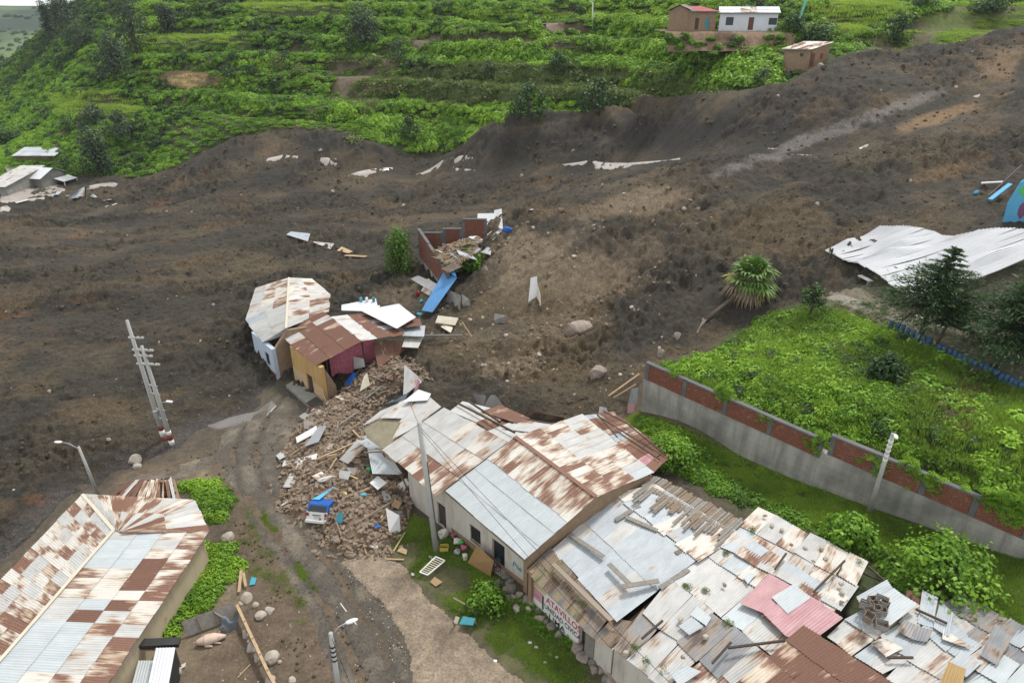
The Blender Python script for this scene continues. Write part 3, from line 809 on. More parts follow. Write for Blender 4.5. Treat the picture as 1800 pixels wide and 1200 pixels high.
def gn_tree(coll):
    if coll.name in _gn: return _gn[coll.name]
    ng = bpy.data.node_groups.new('scatter_' + coll.name, 'GeometryNodeTree')
    ng.interface.new_socket('Geometry', in_out='INPUT', socket_type='NodeSocketGeometry')
    ng.interface.new_socket('Geometry', in_out='OUTPUT', socket_type='NodeSocketGeometry')
    N, L = ng.nodes, ng.links
    gi, go = N.new('NodeGroupInput'), N.new('NodeGroupOutput')
    ci = N.new('GeometryNodeCollectionInfo'); ci.inputs['Collection'].default_value = coll
    ci.inputs['Separate Children'].default_value = True; ci.inputs['Reset Children'].default_value = True
    ip = N.new('GeometryNodeInstanceOnPoints'); ip.inputs['Pick Instance'].default_value = True
    def na(nm, ty):
        a = N.new('GeometryNodeInputNamedAttribute'); a.data_type = ty; a.inputs['Name'].default_value = nm; return a.outputs['Attribute']
    er = N.new('FunctionNodeEulerToRotation')
    L.new(gi.outputs[0], ip.inputs['Points']); L.new(ci.outputs[0], ip.inputs['Instance'])
    L.new(na('idx', 'INT'), ip.inputs['Instance Index']); L.new(na('rot', 'FLOAT_VECTOR'), er.inputs[0]); L.new(er.outputs[0], ip.inputs['Rotation'])
    L.new(na('scl', 'FLOAT_VECTOR'), ip.inputs['Scale']); L.new(ip.outputs[0], go.inputs[0])
    _gn[coll.name] = ng
    return ng
def scatter(name, P, scl, tint, coll, label, cat, tilt=.12, zs=None, sink=0.0):
    n = len(P)
    if n == 0: return None
    P = np.array(P, float); P[:, 2] -= sink
    me = bpy.data.meshes.new(name); me.vertices.add(n); me.vertices.foreach_set('co', P.astype(np.float32).ravel())
    def at(nm, ty, key, v):
        a = me.attributes.new(nm, ty, 'POINT'); a.data.foreach_set(key, np.ascontiguousarray(v).ravel())
    at('idx', 'INT', 'value', rng.integers(0, len(coll.objects), n).astype(np.int32))
    rot = np.stack([rng.normal(0, tilt, n), rng.normal(0, tilt, n), rng.uniform(0, 6.283, n)], 1)
    at('rot', 'FLOAT_VECTOR', 'vector', rot.astype(np.float32))
    s = np.array(scl, float); z = s * (1 if zs is None else zs)
    at('scl', 'FLOAT_VECTOR', 'vector', np.stack([s, s, z], 1).astype(np.float32))
    at('tint', 'FLOAT', 'value', np.array(tint, np.float32))
    o = bpy.data.objects.new(name, me); COL.objects.link(o)
    md = o.modifiers.new('scatter', 'NODES'); md.node_group = gn_tree(coll)
    return tag(o, label, cat, None, 'stuff')
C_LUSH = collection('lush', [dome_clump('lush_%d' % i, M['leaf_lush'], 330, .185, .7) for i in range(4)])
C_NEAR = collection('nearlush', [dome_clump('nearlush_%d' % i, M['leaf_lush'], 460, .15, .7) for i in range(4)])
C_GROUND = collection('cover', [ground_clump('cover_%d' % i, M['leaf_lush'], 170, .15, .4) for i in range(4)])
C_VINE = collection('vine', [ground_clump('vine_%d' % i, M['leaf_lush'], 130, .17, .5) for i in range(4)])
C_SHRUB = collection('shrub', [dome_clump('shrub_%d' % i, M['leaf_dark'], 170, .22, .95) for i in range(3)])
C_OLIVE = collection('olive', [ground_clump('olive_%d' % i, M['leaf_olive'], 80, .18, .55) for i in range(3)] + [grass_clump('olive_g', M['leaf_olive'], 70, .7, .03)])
C_GRASS = collection('grass', [grass_clump('grass_%d' % i, M['leaf_grass'], 120, .28, .024) for i in range(3)])
C_STRAW = collection('straw', [grass_clump('straw_%d' % i, M['leaf_straw'], 70, .35, .02) for i in range(2)])
# ------------------------------------------------------------------ where things grow
ROADW = [wpoly([(225,842),(380,800),(430,738),(490,690),(540,735),(490,830),(510,885),(600,985),(690,1085),(745,1270),(640,1270),(560,1110),(440,915),(385,815),(240,858)]),
         wpoly([(598,990),(660,962),(745,1042),(862,1142),(985,1280),(735,1280),(690,1080)]),
         wpoly([(695,6),(740,12),(800,26),(870,42),(1000,62),(1000,66),(870,48),(790,33),(735,22)]), wpoly([(1285,96),(1330,103),(1370,118),(1410,136),(1398,140),(1350,124),(1310,112),(1280,104)])]
CLEARW = [wpoly([(1366,96),(1475,92),(1478,122),(1430,136),(1368,124)]), wpoly([(1172,46),(1380,46),(1380,66),(1180,66)])]
BLOCK = list(CLEARW)           # building footprints (world polygons) kept clear
def free(x, y, margin=.3, mud=True):
    ok = np.ones(len(x), bool)
    if mud:
        d = sdist(x, y, MUDP) + 2.2 * fbm(x / 5, y / 5, 3, 31); ok &= d < -margin * .2
    for P in ROADW + BLOCK: ok &= sdist(x, y, P) < margin
    return ok
def spread(px_poly, dens, mud=True, margin=.2):
    """points spread evenly over the ground that a picture polygon outlines; dens per square metre"""
    P = wpoly(px_poly); xs = [p[0] for p in P]; ys = [p[1] for p in P]
    A = (max(xs) - min(xs)) * (max(ys) - min(ys)); n = int(A * dens)
    x = rng.uniform(min(xs), max(xs), n); y = rng.uniform(min(ys), max(ys), n)
    k = inpoly(x, y, P); x, y = x[k], y[k]
    k = free(x, y, margin, mud); return x[k], y[k]
# ------------------------------------------------------------------ hillside growth
def hill_cloud(n, y0, y1):
    Y = y0 * (y1 / y0) ** rng.uniform(0, 1, n) ; X = rng.uniform(-.86, .86, n) * (Y + 6)
    k = free(X, Y, .4); X, Y = X[k], Y[k]; Z = terr_fast(X, Y)
    qx, qy = projv(X, Y, Z)
    k = (qx > -120) & (qx < 1920) & (qy < 420); return X[k], Y[k], Z[k], qx[k], qy[k]
def zmask(qx, qy, X, Y, name, j=1.0):
    return inpoly(qx + 10 * j * fbm(X / 6, Y / 6, 3, 200), qy + 5 * j * fbm(X / 6, Y / 6, 3, 201), ZONE[name])
X, Y, Z, qx, qy = hill_cloud(90000, 108, 330)
sp = np.zeros(len(X), bool)
for i_, pl_ in enumerate(([(420,2),(660,2),(615,28),(450,26)], [(800,12),(1000,20),(1150,30),(1160,44),(1000,34),(820,26)], [(1420,10),(1560,0),(1600,20),(1500,62),(1450,42)], [(215,60),(330,58),(445,64),(435,86),(300,82),(225,82)], [(90,165),(200,160),(260,190),(220,205),(110,200)])): ZONE['grass%d' % i_] = pl_
GF = ['grass%d' % i for i in range(5)]
for nm in ['dryscrub', 'olive', 'field', 'straw', 'bank1', 'bank2', 'rows', 'yardtop'] + GF: sp |= zmask(qx, qy, X, Y, nm)
slope = np.hypot(terr_fast(X + 1.5, Y) - terr_fast(X - 1.5, Y), terr_fast(X, Y + 1.5) - terr_fast(X, Y - 1.5)) / 3
big = fbm(X / 22, Y / 22, 4, 210); mid = fbm(X / 6, Y / 6, 3, 211)
k = ~sp & ((mid > -.13) | (slope > .55) | (rng.uniform(0, 1, len(X)) < .45))
s = (.55 + .75 * rng.uniform(0, 1, len(X)) ** 2.2 + .4 * np.clip(slope - .4, 0, 1)) * (Y / 150) ** .35
tl = .60 + big * 1.3 + mid * .7 + .22 * np.clip(slope - .35, 0, 1) + rng.normal(0, .10, len(X))
left = sstep(420, 60, qx) * sstep(230, 60, qy)
tl = tl - .42 * left
dk = k & (rng.uniform(0, 1, len(X)) < .03 + .20 * left + .16 * (big < -.16))
lu = k & ~dk
half = (slope > .42) | (mid > .10) | (rng.uniform(0, 1, len(X)) < .10 + .35 * left)
bench = np.clip(.42 - slope, 0, .3)
P = np.stack([X, Y, Z], 1)
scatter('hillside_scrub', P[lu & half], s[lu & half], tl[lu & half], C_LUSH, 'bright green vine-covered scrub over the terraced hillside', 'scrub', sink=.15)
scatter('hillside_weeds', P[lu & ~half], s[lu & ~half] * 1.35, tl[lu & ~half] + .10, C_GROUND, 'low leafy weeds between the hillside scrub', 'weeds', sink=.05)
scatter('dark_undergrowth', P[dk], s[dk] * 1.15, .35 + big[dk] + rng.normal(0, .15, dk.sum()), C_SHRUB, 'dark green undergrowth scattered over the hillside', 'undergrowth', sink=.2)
P2 = P
ol = (zmask(qx, qy, X, Y, 'olive') | (zmask(qx, qy, X, Y, 'dryscrub') & (mid > -.14)))
scatter('field_crop', P[ol], 1.25 * s[ol], .68 + mid[ol] * .8 + rng.normal(0, .12, ol.sum()), C_OLIVE, 'dull olive crop field below the terraces', 'crop')
rw = zmask(qx, qy, X, Y, 'rows', .3)
rw_u = (X * .75 + Y * .66) / 2.4; rk = rw & ((rw_u - np.floor(rw_u)) < .6)
scatter('row_crop', P[rk], 1.15 * s[rk], .55 + mid[rk] * .5 + rng.normal(0, .1, rk.sum()), C_GROUND, 'young green crop planted in rows beside the mud', 'crop')
fd = zmask(qx, qy, X, Y, 'field') & (mid > -.05)
scatter('field_grass', P[fd], 1.2 * s[fd], .55 + mid[fd] * .6 + rng.normal(0, .1, fd.sum()), C_GRASS, 'thin grass on the sloping field above the slide', 'grass', zs=.7)
gf = np.zeros(len(X), bool)
for nm in GF: gf |= zmask(qx, qy, X, Y, nm)
scatter('terrace_grass', P[gf], 1.6 * s[gf], .72 + mid[gf] * .8 + rng.normal(0, .1, gf.sum()), C_GRASS, 'smooth pale green grass on the open terraces', 'grass', zs=1.0)
st = zmask(qx, qy, X, Y, 'straw')
scatter('straw_patch', P[st], 1.2 * s[st], .6 + rng.normal(0, .15, st.sum()), C_STRAW, 'pale straw coloured dry patch on the green hill', 'dry grass')
# hedges that follow the terrace lips
def hedge(name, pts, w, r, tint, label, step=.8, coll=None, kz=1.0):
    out = []
    W = [G0(a, b) for a, b in pts]
    for a, b in zip(W[:-1], W[1:]):
        L = np.hypot(*(b - a)[:2]); n = max(2, int(L / step))
        for i in range(n):
            t = (i + rng.uniform(0, 1)) / n; p = a + (b - a) * t
            out.append((p[0] + rng.normal(0, w), p[1] + rng.normal(0, w)))
    A = np.array(out); k = free(A[:, 0], A[:, 1], .5); A = A[k]
    z = terr_fast(A[:, 0], A[:, 1])
    n = len(A); scatter(name, np.stack([A[:, 0], A[:, 1], z], 1), r * rng.uniform(.6, 1.35, n), tint + rng.normal(0, .13, n) + fbm(A[:, 0] / 5, A[:, 1] / 5, 2, 222), coll or C_LUSH, label, 'hedge', sink=.2, zs=kz)
hedge('hedge_row', [(690,15),(760,34),(850,48),(950,62),(1050,74),(1120,80),(1190,84),(1260,92)], .8, 1.3, .58, 'bright hedge along the lower side of the hill path', .35, kz=1.2)
hedge('hedge_row', [(690,95),(760,105),(830,92),(900,102),(970,108),(1060,112),(1130,118),(1200,128),(1290,120),(1350,140)], 1.2, 1.7, .55, 'thick bright hedge on the middle terrace lip', .3, kz=1.25)
hedge('hedge_row', [(1110,118),(1180,112),(1250,108),(1290,122),(1320,140),(1365,155)], 2.0, 1.7, .45, 'tangled hedge below the hill road by the adobe hut', .28, kz=1.1)
hedge('hedge_row', [(590,200),(640,210),(700,222),(740,240),(755,262)], 1.2, 1.6, .55, 'bright hedge hanging over the edge of the slide', .3, kz=1.2)
hedge('hedge_row', [(330,180),(400,188),(480,178),(560,178),(620,190)], 1.2, 1.5, .38, 'dark green hedge between straw patch and row crop', .4)
hedge('hedge_row', [(760,8),(850,22),(930,30),(1010,34),(1100,42),(1170,50)], 1.0, 1.4, .6, 'hedge above the hill path near the lamp post', .4, kz=1.2)
hedge('hedge_row', [(1380,122),(1430,130),(1465,122),(1482,110)], .5, .55, .55, 'weeds around the foot of the small adobe hut', .25)
hedge('hedge_row', [(1160,94),(1230,101),(1300,104),(1366,100)], .7, 1.15, .55, 'hedge at the foot of the bank below the hillside houses', .35)
hedge('hedge_row', [(1470,90),(1500,80),(1500,95)], .8, 1.1, .4, 'vines behind the small adobe hut', .3)
hedge('hedge_row', [(600,20),(680,60),(640,90),(560,80)], 2.5, 1.6, .5, 'leafy slope left of the hill path', .3)
# far trees on the opposite side of the valley
fx, fy, fz = FARH
n = 2600; X = rng.uniform(-1300, -500, n); Y = rng.uniform(520, 1280, n)
from math import floor
xi = (X + 2400) / (2900 / 149); yi = (Y - 432) / (1868 / 119); ii, jj = xi.astype(int), yi.astype(int)
ZZ = fz.reshape(120, 150); fzz = ZZ[jj, ii] * (1 - (yi - jj)) + ZZ[jj + 1, ii] * (yi - jj)
k = fbm(X / 70, Y / 70, 3, 230) > .02
scatter('distant_trees', np.stack([X, Y, fzz], 1)[k], rng.uniform(2, 5, k.sum()), .35 + rng.normal(0, .2, k.sum()), C_SHRUB, 'dark trees dotted over the far valley side', 'wood', sink=.4)
# ------------------------------------------------------------------ near growth
SLOPE = [(1150,640),(1190,634),(1262,622),(1310,590),(1340,562),(1440,540),(1560,580),(1775,672),(1900,720),(2080,800),(2080,1030),(1900,960),(1790,900),(1640,835),(1450,765),(1300,712)]
x, y = spread(SLOPE, 9); z = terr(x, y); n = len(x)
q0, q1 = projv(x, y, z)
bare = np.maximum(inpoly(q0, q1, [(1640,690),(1720,640),(1740,690),(1715,760),(1690,780),(1650,750)]), 0) * 1.0
dry = sstep(.1, .3, fbm(x / 3, y / 3, 3, 240)) * sstep(700, 560, q1) 
lushk = (rng.uniform(0, 1, n) > bare * .8) & (rng.uniform(0, 1, n) > dry * .7)
right = sstep(1560, 1700, q0)
P = np.stack([x, y, z], 1); nn = fbm(x / 4, y / 4, 3, 241)
a = lushk & (rng.uniform(0, 1, n) < .72 - .45 * right); b = lushk & ~a
scatter('slope_vines', P[a], rng.uniform(.45, .85, a.sum()), .56 + nn[a] * 1.5 - .25 * right[a] + rng.normal(0, .08, a.sum()), C_VINE, 'bright leafy vines covering the bank behind the brick wall', 'vines')
scatter('slope_grass', P[b], rng.uniform(.5, 1.0, b.sum()), .38 + nn[b] * .7 - .1 * right[b] + rng.normal(0, .08, b.sum()), C_GRASS, 'long grass on the bank below the blue barrels', 'grass', zs=1.8)
c = ~lushk & (rng.uniform(0, 1, n) < .6)
scatter('dead_grass', P[c], rng.uniform(.5, .9, c.sum()), .25 + rng.normal(0, .12, c.sum()), C_STRAW, 'flattened brown dead grass on the bank', 'dry grass', tilt=.5)
x, y = spread(SLOPE, .9); z = terr(x, y)
scatter('slope_bushes', np.stack([x, y, z], 1), rng.uniform(.35, 1.25, len(x)), .48 + 1.6 * fbm(x / 4, y / 4, 3, 241) + rng.normal(0, .13, len(x)), C_NEAR, 'leafy bushes swelling out of the bank of vines', 'bushes', sink=.25)
x, y = spread(SLOPE, .22); z = terr(x, y)
scatter('dark_weeds', np.stack([x, y, z], 1), rng.uniform(.3, .9, len(x)), .45 + rng.normal(0, .15, len(x)), C_SHRUB, 'dark leafy weeds dotted over the bank of vines', 'weeds', sink=.15)
x, y = spread([(1440,520),(1560,540),(1600,600),(1560,585),(1440,545),(1400,548)], 4); z = terr(x, y)
scatter('court_grass', np.stack([x, y, z], 1), rng.uniform(.3, .6, len(x)), .3 + rng.normal(0, .1, len(x)), C_OLIVE, 'thin grass at the edge of the school yard', 'grass', zs=.5)
ALLEY = [(1118,728),(1180,748),(1300,802),(1500,882),(1700,948),(1900,1005),(2060,1060),(2060,1220),(1900,1140),(1800,1105),(1560,1000),(1335,888),(1180,822),(1100,745)]
x, y = spread(ALLEY, 22); z = terr(x, y); nn = fbm(x / 2.5, y / 2.5, 3, 250)
scatter('alley_grass', np.stack([x, y, z], 1), rng.uniform(.3, .6, len(x)), .62 + nn * 1.1 + rng.normal(0, .07, len(x)), C_GRASS, 'short bright grass along the alley below the brick wall', 'grass')
ALLEYB = [(1115,730),(1165,745),(1250,795),(1270,835),(1330,880),(1440,925),(1560,985),(1640,1030),(1600,1040),(1530,985),(1340,895),(1180,825)]
x, y = spread(ALLEYB, 6.5); z = terr(x, y)
scatter('alley_shrubs', np.stack([x, y, z], 1), rng.uniform(.35, .95, len(x)), .50 + 1.2 * fbm(x / 3, y / 3, 3, 251) + rng.normal(0, .12, len(x)), C_NEAR, 'leafy shrubs crowding between the alley and the roofs', 'shrubs', sink=.15)
x, y = spread([(1250,800),(1330,815),(1500,890),(1500,905),(1330,835)], 2.5); z = terr(x, y)
scatter('wall_foot_weeds', np.stack([x, y, z], 1), rng.uniform(.25, .55, len(x)), .3 + rng.normal(0, .12, len(x)), C_GROUND, 'weeds at the foot of the long retaining wall', 'weeds')
VERGE = [(690,965),(722,905),(770,930),(860,985),(905,1040),(960,1085),(1020,1150),(1030,1200),(985,1205),(905,1165),(800,1080),(735,1018)]
x, y = spread(VERGE, 34); z = terr(x, y); nn = fbm(x / 1.8, y / 1.8, 3, 260)
q0, q1 = projv(x, y, z); pit = inpoly(q0, q1, [(735,1015),(770,985),(820,1000),(835,1030),(800,1050),(755,1045)])
k = (nn > -.15) & ~pit; scatter('verge_grass', np.stack([x, y, z], 1)[k], rng.uniform(.25, .45, k.sum()), .42 + nn[k] * .8 + rng.normal(0, .1, k.sum()), C_GRASS, 'trampled grass between the dirt road and the house row', 'grass', zs=.8)
x, y = spread([(870,1040),(950,1065),(1010,1120),(1000,1150),(940,1100),(860,1070)], 6); z = terr(x, y)
scatter('verge_weeds', np.stack([x, y, z], 1), rng.uniform(.3, .6, len(x)), .4 + rng.normal(0, .12, len(x)), C_GROUND, 'leafy weeds at the foot of the painted wall', 'weeds')
for pl, dn, nm, lb in [([(312,850),(345,842),(385,850),(405,880),(395,915),(365,920),(345,885)], 5, 'garden_plants', 'bright leafy plants beside the small broken roof'),
                       ([(345,965),(380,955),(420,975),(415,1010),(390,1040),(330,1090),(300,1120),(270,1125),(290,1070),(330,1000)], 5, 'garden_plants', 'bright leafy plants along the long shed wall')]:
    x, y = spread(pl, dn, mud=False); z = terr(x, y); nn = fbm(x / 2, y / 2, 3, 270)
    scatter(nm, np.stack([x, y, z], 1), rng.uniform(.3, .75, len(x)), .66 + nn * 1.3 + rng.normal(0, .14, len(x)), C_NEAR, lb, 'plants', zs=1.1)
x, y = spread([(390,850),(440,860),(530,1000),(590,1120),(560,1130),(430,1000),(380,940)], 5); z = terr(x, y); nn = fbm(x / 2, y / 2, 3, 280)
k = nn > .06; scatter('yard_grass', np.stack([x, y, z], 1)[k], rng.uniform(.25, .5, k.sum()), .25 + rng.normal(0, .12, k.sum()), C_GRASS, 'sparse tufts of grass in the brown yard', 'grass', zs=.7)
k = (nn < -.05) & (rng.uniform(0, 1, len(x)) < .5); scatter('yard_straw', np.stack([x, y, z], 1)[k], rng.uniform(.3, .5, k.sum()), .3 + rng.normal(0, .12, k.sum()), C_STRAW, 'dry stalks strewn over the brown yard', 'dry grass', tilt=.7)
for pl in ([(520,990),(540,1005),(565,1035),(558,1040),(530,1015)], [(465,895),(490,925),(485,935),(462,910)]):
    x, y = spread(pl, 40); 
    P = wpoly(pl); xs = [p[0] for p in P]; ys = [p[1] for p in P]; x = rng.uniform(min(xs), max(xs), 400); y = rng.uniform(min(ys), max(ys), 400); k = inpoly(x, y, P); x, y = x[k], y[k]
    scatter('track_grass', np.stack([x, y, ground(x, y)], 1), rng.uniform(.2, .35, len(x)), .42 + rng.normal(0, .07, len(x)), C_GRASS, 'strip of grass between the wheel ruts', 'grass')
# clods and stones lying on the slide
def stone_mesh(name, mat, seed, sub=2, rough=.3, squash=.7, cuts=5, cl=.62):
    r = random.Random(seed); bm = bmesh.new(); bmesh.ops.create_icosphere(bm, subdivisions=sub, radius=1)
    o = Vector((r.uniform(0, 50), r.uniform(0, 50), r.uniform(0, 50)))
    from mathutils import noise as mn
    for v in bm.verts:
        v.co *= 1 + rough * (mn.noise(v.co * 1.1 + o) + .4 * mn.noise(v.co * 2.7 + o)); v.co.z *= squash
    for k in range(cuts):       # broken facets
        n = Vector((r.gauss(0, 1), r.gauss(0, 1), r.gauss(0, .6))).normalized(); lim = r.uniform(cl, cl + .23)
        for v in bm.verts:
            dd = v.co.dot(n)
            if dd > lim: v.co -= n * (dd - lim) * .85
    me = bpy.data.meshes.new(name); bm.to_mesh(me); bm.free(); me.materials.append(mat)
    return me
M['clod'] = pmat('mud_clod', (.10, .082, .054), (.07, .058, .039), .35, .95, .6, 9, .05, c3=(.14, .107, .065))
M['clod_tan'] = pmat('earth_clod', (.26, .195, .125), (.18, .135, .085), 1.1, .95, .4, 10, .03)
C_CLOD = collection('clods', [lib('clod_%d' % i, stone_mesh('clod_%d' % i, M['clod'], i, 1, .45)) for i in range(5)])
C_TAN = collection('tanclods', [lib('tanclod_%d' % i, stone_mesh('tanclod_%d' % i, M['clod_tan'], 20 + i, 1, .45)) for i in range(4)])
C_PEB = collection('pebbles', [lib('pebble_%d' % i, stone_mesh('pebble_%d' % i, M['cobble'], 40 + i, 1, .3)) for i in range(4)])
n = 52000
Y = 36 * (180 / 36) ** rng.uniform(0, 1, n); X = rng.uniform(-.84, .84, n) * (Y + 5)
k = (sdist(X, Y, MUDP) > .6) & (rng.uniform(-.16, .16, n) < fbm(X / 7, Y / 4, 4, 290) + .02); X, Y = X[k], Y[k]; Z = ground(X, Y); qx, qy = projv(X, Y, Z)
s = (.05 + .30 * rng.uniform(0, 1, len(X)) ** 4.0) * (Y / 70) ** .6
P = np.stack([X, Y, Z], 1)
tanz = inpoly(qx, qy, [(790,600),(850,480),(880,400),(1000,350),(1220,320),(1260,400),(1180,520),(1050,600),(980,660),(850,690)])
pt = tanz & (rng.uniform(0, 1, len(X)) < .5)
pb = rng.uniform(0, 1, len(X)) < np.where(tanz, .07, .012)
scatter('mud_clods', P[~pt & ~pb], s[~pt & ~pb], np.zeros((~pt & ~pb).sum()), C_CLOD, 'dark clods of earth all over the landslide', 'clods', tilt=1.0, sink=.08)
scatter('earth_clods', P[pt & ~pb], s[pt & ~pb], np.zeros((pt & ~pb).sum()), C_TAN, 'tan clods of earth on the mound in the middle', 'clods', tilt=1.0)
scatter('small_stones', P[pb], s[pb] * .9, np.zeros(pb.sum()), C_PEB, 'small pale stones strewn over the landslide', 'stones', tilt=1.0)
x, y = spread([(300,840),(430,790),(520,900),(620,1000),(740,1260),(330,1260),(400,1040),(400,900)], 5, margin=99); z = ground(x, y)
k = rng.uniform(0, 1, len(x)) < .5; scatter('gravel', np.stack([x, y, z], 1)[k], .02 + .06 * rng.uniform(0, 1, k.sum()) ** 3, np.zeros(k.sum()), C_PEB, 'loose gravel over the yard and the track', 'gravel', tilt=1.0)

x, y = spread([(225,842),(300,815),(380,790),(430,735),(490,690),(545,735),(500,830),(600,985),(690,1085),(745,1270),(560,1270),(440,1000),(385,850),(240,862)], 9, mud=False, margin=99)
k = fbm(x / 1.6, y / 1.6, 3, 292) > .06; scatter('track_clods', np.stack([x, y, ground(x, y) + .04], 1)[k], .03 + .10 * rng.uniform(0, 1, k.sum()) ** 3, np.zeros(k.sum()), C_CLOD, 'small clods churned up along the muddy track', 'clods', tilt=1.0)
x, y = spread([(590,985),(615,990),(690,1085),(720,1160),(745,1270),(700,1270),(680,1150),(640,1070)], 12, mud=False, margin=99)
scatter('road_edge_gravel', np.stack([x, y, ground(x, y) + .06], 1), .02 + .05 * rng.uniform(0, 1, len(x)) ** 2, np.zeros(len(x)), C_PEB, 'gravel along the edge of the pale dirt road', 'gravel', tilt=1.0)
# ------------------------------------------------------------------ building helpers
R_ = random.Random(5)
def PZ(px, py, z): return Vector(at_z(px, py, z))
NIN, ALG = Vector((.76, .65, 0)).normalized(), Vector((.65, -.76, 0)).normalized()
ROW0 = Vector((1.0, 30.2, 0))
def RQ(perp, along, z): p = ROW0 + NIN * perp + ALG * along; p.z = z; return p
def on_plane(px, py, p0, d):
    """(distance along d, height) where a sight line meets the upright plane through p0 along d"""
    r = ray(px, py); n = Vector((-d.y, d.x, 0)); c = Vector((0, 0, CAM_Z)); rv = Vector(r)
    s = (Vector(p0) - c).dot(n) / rv.dot(n); q = c + rv * s
    return (q - Vector(p0)).to_2d().dot(d.to_2d()), q.z
def sheet(parent, quad, mat, name='roof_sheet', pitch=.15, amp=.022, lift=0.0, sag=0.0, jit=0.0, flat=False, nv=2, curl=0.0):
    """one corrugated sheet over the quad a,b (lower edge) c,d (upper edge); corrugations run from the lower to the upper edge"""
    a, b, c, d = [Vector(q) for q in quad]
    n = (b - a).cross(d - a).normalized()
    if n.z < 0: n = -n
    if jit:
        o = [Vector((R_.gauss(0, jit), R_.gauss(0, jit), abs(R_.gauss(0, jit * .35)))) for _ in range(4)]
        a, b, c, d = a + o[0], b + o[1], c + o[2], d + o[3]
    W = max((b - a).length, (c - d).length); L = max((d - a).length, (c - b).length)
    k = max(2, int(round(W / pitch))); nu = k * 4 if not flat else 3
    if nu > 60: nu = 60
    m = MB(); uv = []
    for j in range(nv):
        v = j / (nv - 1)
        for i in range(nu + 1):
            u = i / nu
            p = (a * (1 - u) + b * u) * (1 - v) + (d * (1 - u) + c * u) * v
            w = 0 if flat else amp * math.sin(2 * math.pi * k * u)
            p = p + n * (w + lift * (1 - v) + curl * (2 * v - 1) ** 2) - Vector((0, 0, sag * 4 * u * (1 - u)))
            m.v.append(tuple(p)); uv.append((u * W, v * L))
    for j in range(nv - 1):
        for i in range(nu):
            q = j * (nu + 1) + i
            m.f.append((q, q + 1, q + nu + 2, q + nu + 1))
    m.uv = uv
    o = m.build(name, mat if not isinstance(mat, str) else M[mat], parent, smooth=not flat, origin=tuple((a + b + c + d) / 4))
    return o
def bil(A, B, C, D, u, v): return (A * (1 - u) + B * u) * (1 - v) + (D * (1 - u) + C * u) * v
def roof(parent, A, B, C, D, cols, rows, pick, jit=.012, lap=.10, lift=.035, skip=None, name='roof_sheet', amp=.022, pitch=.15, sag=0.0):
    """a slope covered sheet by sheet: A,B the eave, D,C the ridge; pick(col,row) names the sheet's look"""
    A, B, C, D = [Vector(p) for p in (A, B, C, D)]
    W = (B - A).length; L = (D - A).length
    us = [0]
    for i in range(cols): us.append(us[-1] + R_.uniform(.9, 1.1))
    us = [u / us[-1] for u in us]
    for i in range(cols):
        for j in range(rows):
            if skip and skip(i, j): continue
            eu = .035 * (1 / W) * (1 if i < cols - 1 else 0); ev = lap / L if j < rows - 1 else 0
            u0, u1, v0, v1 = us[i], us[i + 1] + eu, j / rows - (.0 if j == 0 else .02), min(1, (j + 1) / rows + ev)
            if j == 0: v0 -= R_.uniform(0, .05) / rows
            q = [bil(A, B, C, D, u0, v0), bil(A, B, C, D, u1, v0), bil(A, B, C, D, u1, v1), bil(A, B, C, D, u0, v1)]
            sheet(parent, q, pick(i, j), name, lift=lift + .004 * ((i + j) % 2), jit=jit, amp=amp, pitch=pitch, sag=sag, flat=False)
def choose(*w):
    names = [n for n, _ in w]; ww = [x for _, x in w]
    return R_.choices(names, ww)[0]
def wall(parent, p0, p1, zb, zt, mat, openings=(), thick=.35, name='wall', zt1=None):
    """upright wall from p0 to p1 (outer face on the line, body behind it to the left of p0->p1 reversed); openings are (u0,u1,z0,z1)"""
    p0, p1 = Vector(p0), Vector(p1); d = (p1 - p0).to_3d(); d.z = 0; L = d.length; d.normalize()
    nin = Vector((-d.y, d.x, 0))
    zt1 = zt if zt1 is None else zt1
    us = sorted({0.0, L} | {min(max(o[k], 0), L) for o in openings for k in (0, 1)})
    zs = sorted({zb, min(zt, zt1)} | {o[k] for o in openings for k in (2, 3)})
    def hole(u, z): return any(o[0] < u < o[1] and o[2] < z < o[3] for o in openings)
    m = MB(); idx = {}
    def P(u, z, t):
        key = (round(u, 4), round(z, 4), t)
        if key not in idx:
            zz = z
            if abs(z - zs[-1]) < 1e-6: zz = zt + (zt1 - zt) * u / L
            idx[key] = len(m.v); m.v.append(tuple(Vector((p0.x, p0.y, 0)) + d * u + nin * t * thick + Vector((0, 0, zz))))
        return idx[key]
    nu, nz = len(us) - 1, len(zs) - 1
    S = [[not hole((us[i] + us[i + 1]) / 2, (zs[j] + zs[j + 1]) / 2) for j in range(nz)] for i in range(nu)]
    for i in range(nu):
        for j in range(nz):
            if not S[i][j]: continue
            a, b, c, e = (us[i], zs[j]), (us[i + 1], zs[j]), (us[i + 1], zs[j + 1]), (us[i], zs[j + 1])
            m.f.append(tuple(P(*q, 0) for q in (a, b, c, e))); m.f.append(tuple(P(*q, 1) for q in (e, c, b, a)))
            for (di, dj, s0, s1) in ((0, -1, a, b), (1, 0, b, c), (0, 1, c, e), (-1, 0, e, a)):
                ii, jj = i + di, j + dj
                if not (0 <= ii < nu and 0 <= jj < nz) or not S[ii][jj]:
                    m.f.append((P(*s1, 0), P(*s0, 0), P(*s0, 1), P(*s1, 1)))
    return m.build(name, mat, parent, origin=(p0.x, p0.y, zb))
def facing(p0, p1):
    """order the ends so that the wall body lies away from the camera"""
    d = Vector(p1) - Vector(p0); nin = Vector((-d.y, d.x, 0)); mid = (Vector(p0) + Vector(p1)) / 2
    return (p0, p1) if nin.dot(Vector((mid.x, mid.y, 0))) > 0 else (p1, p0)
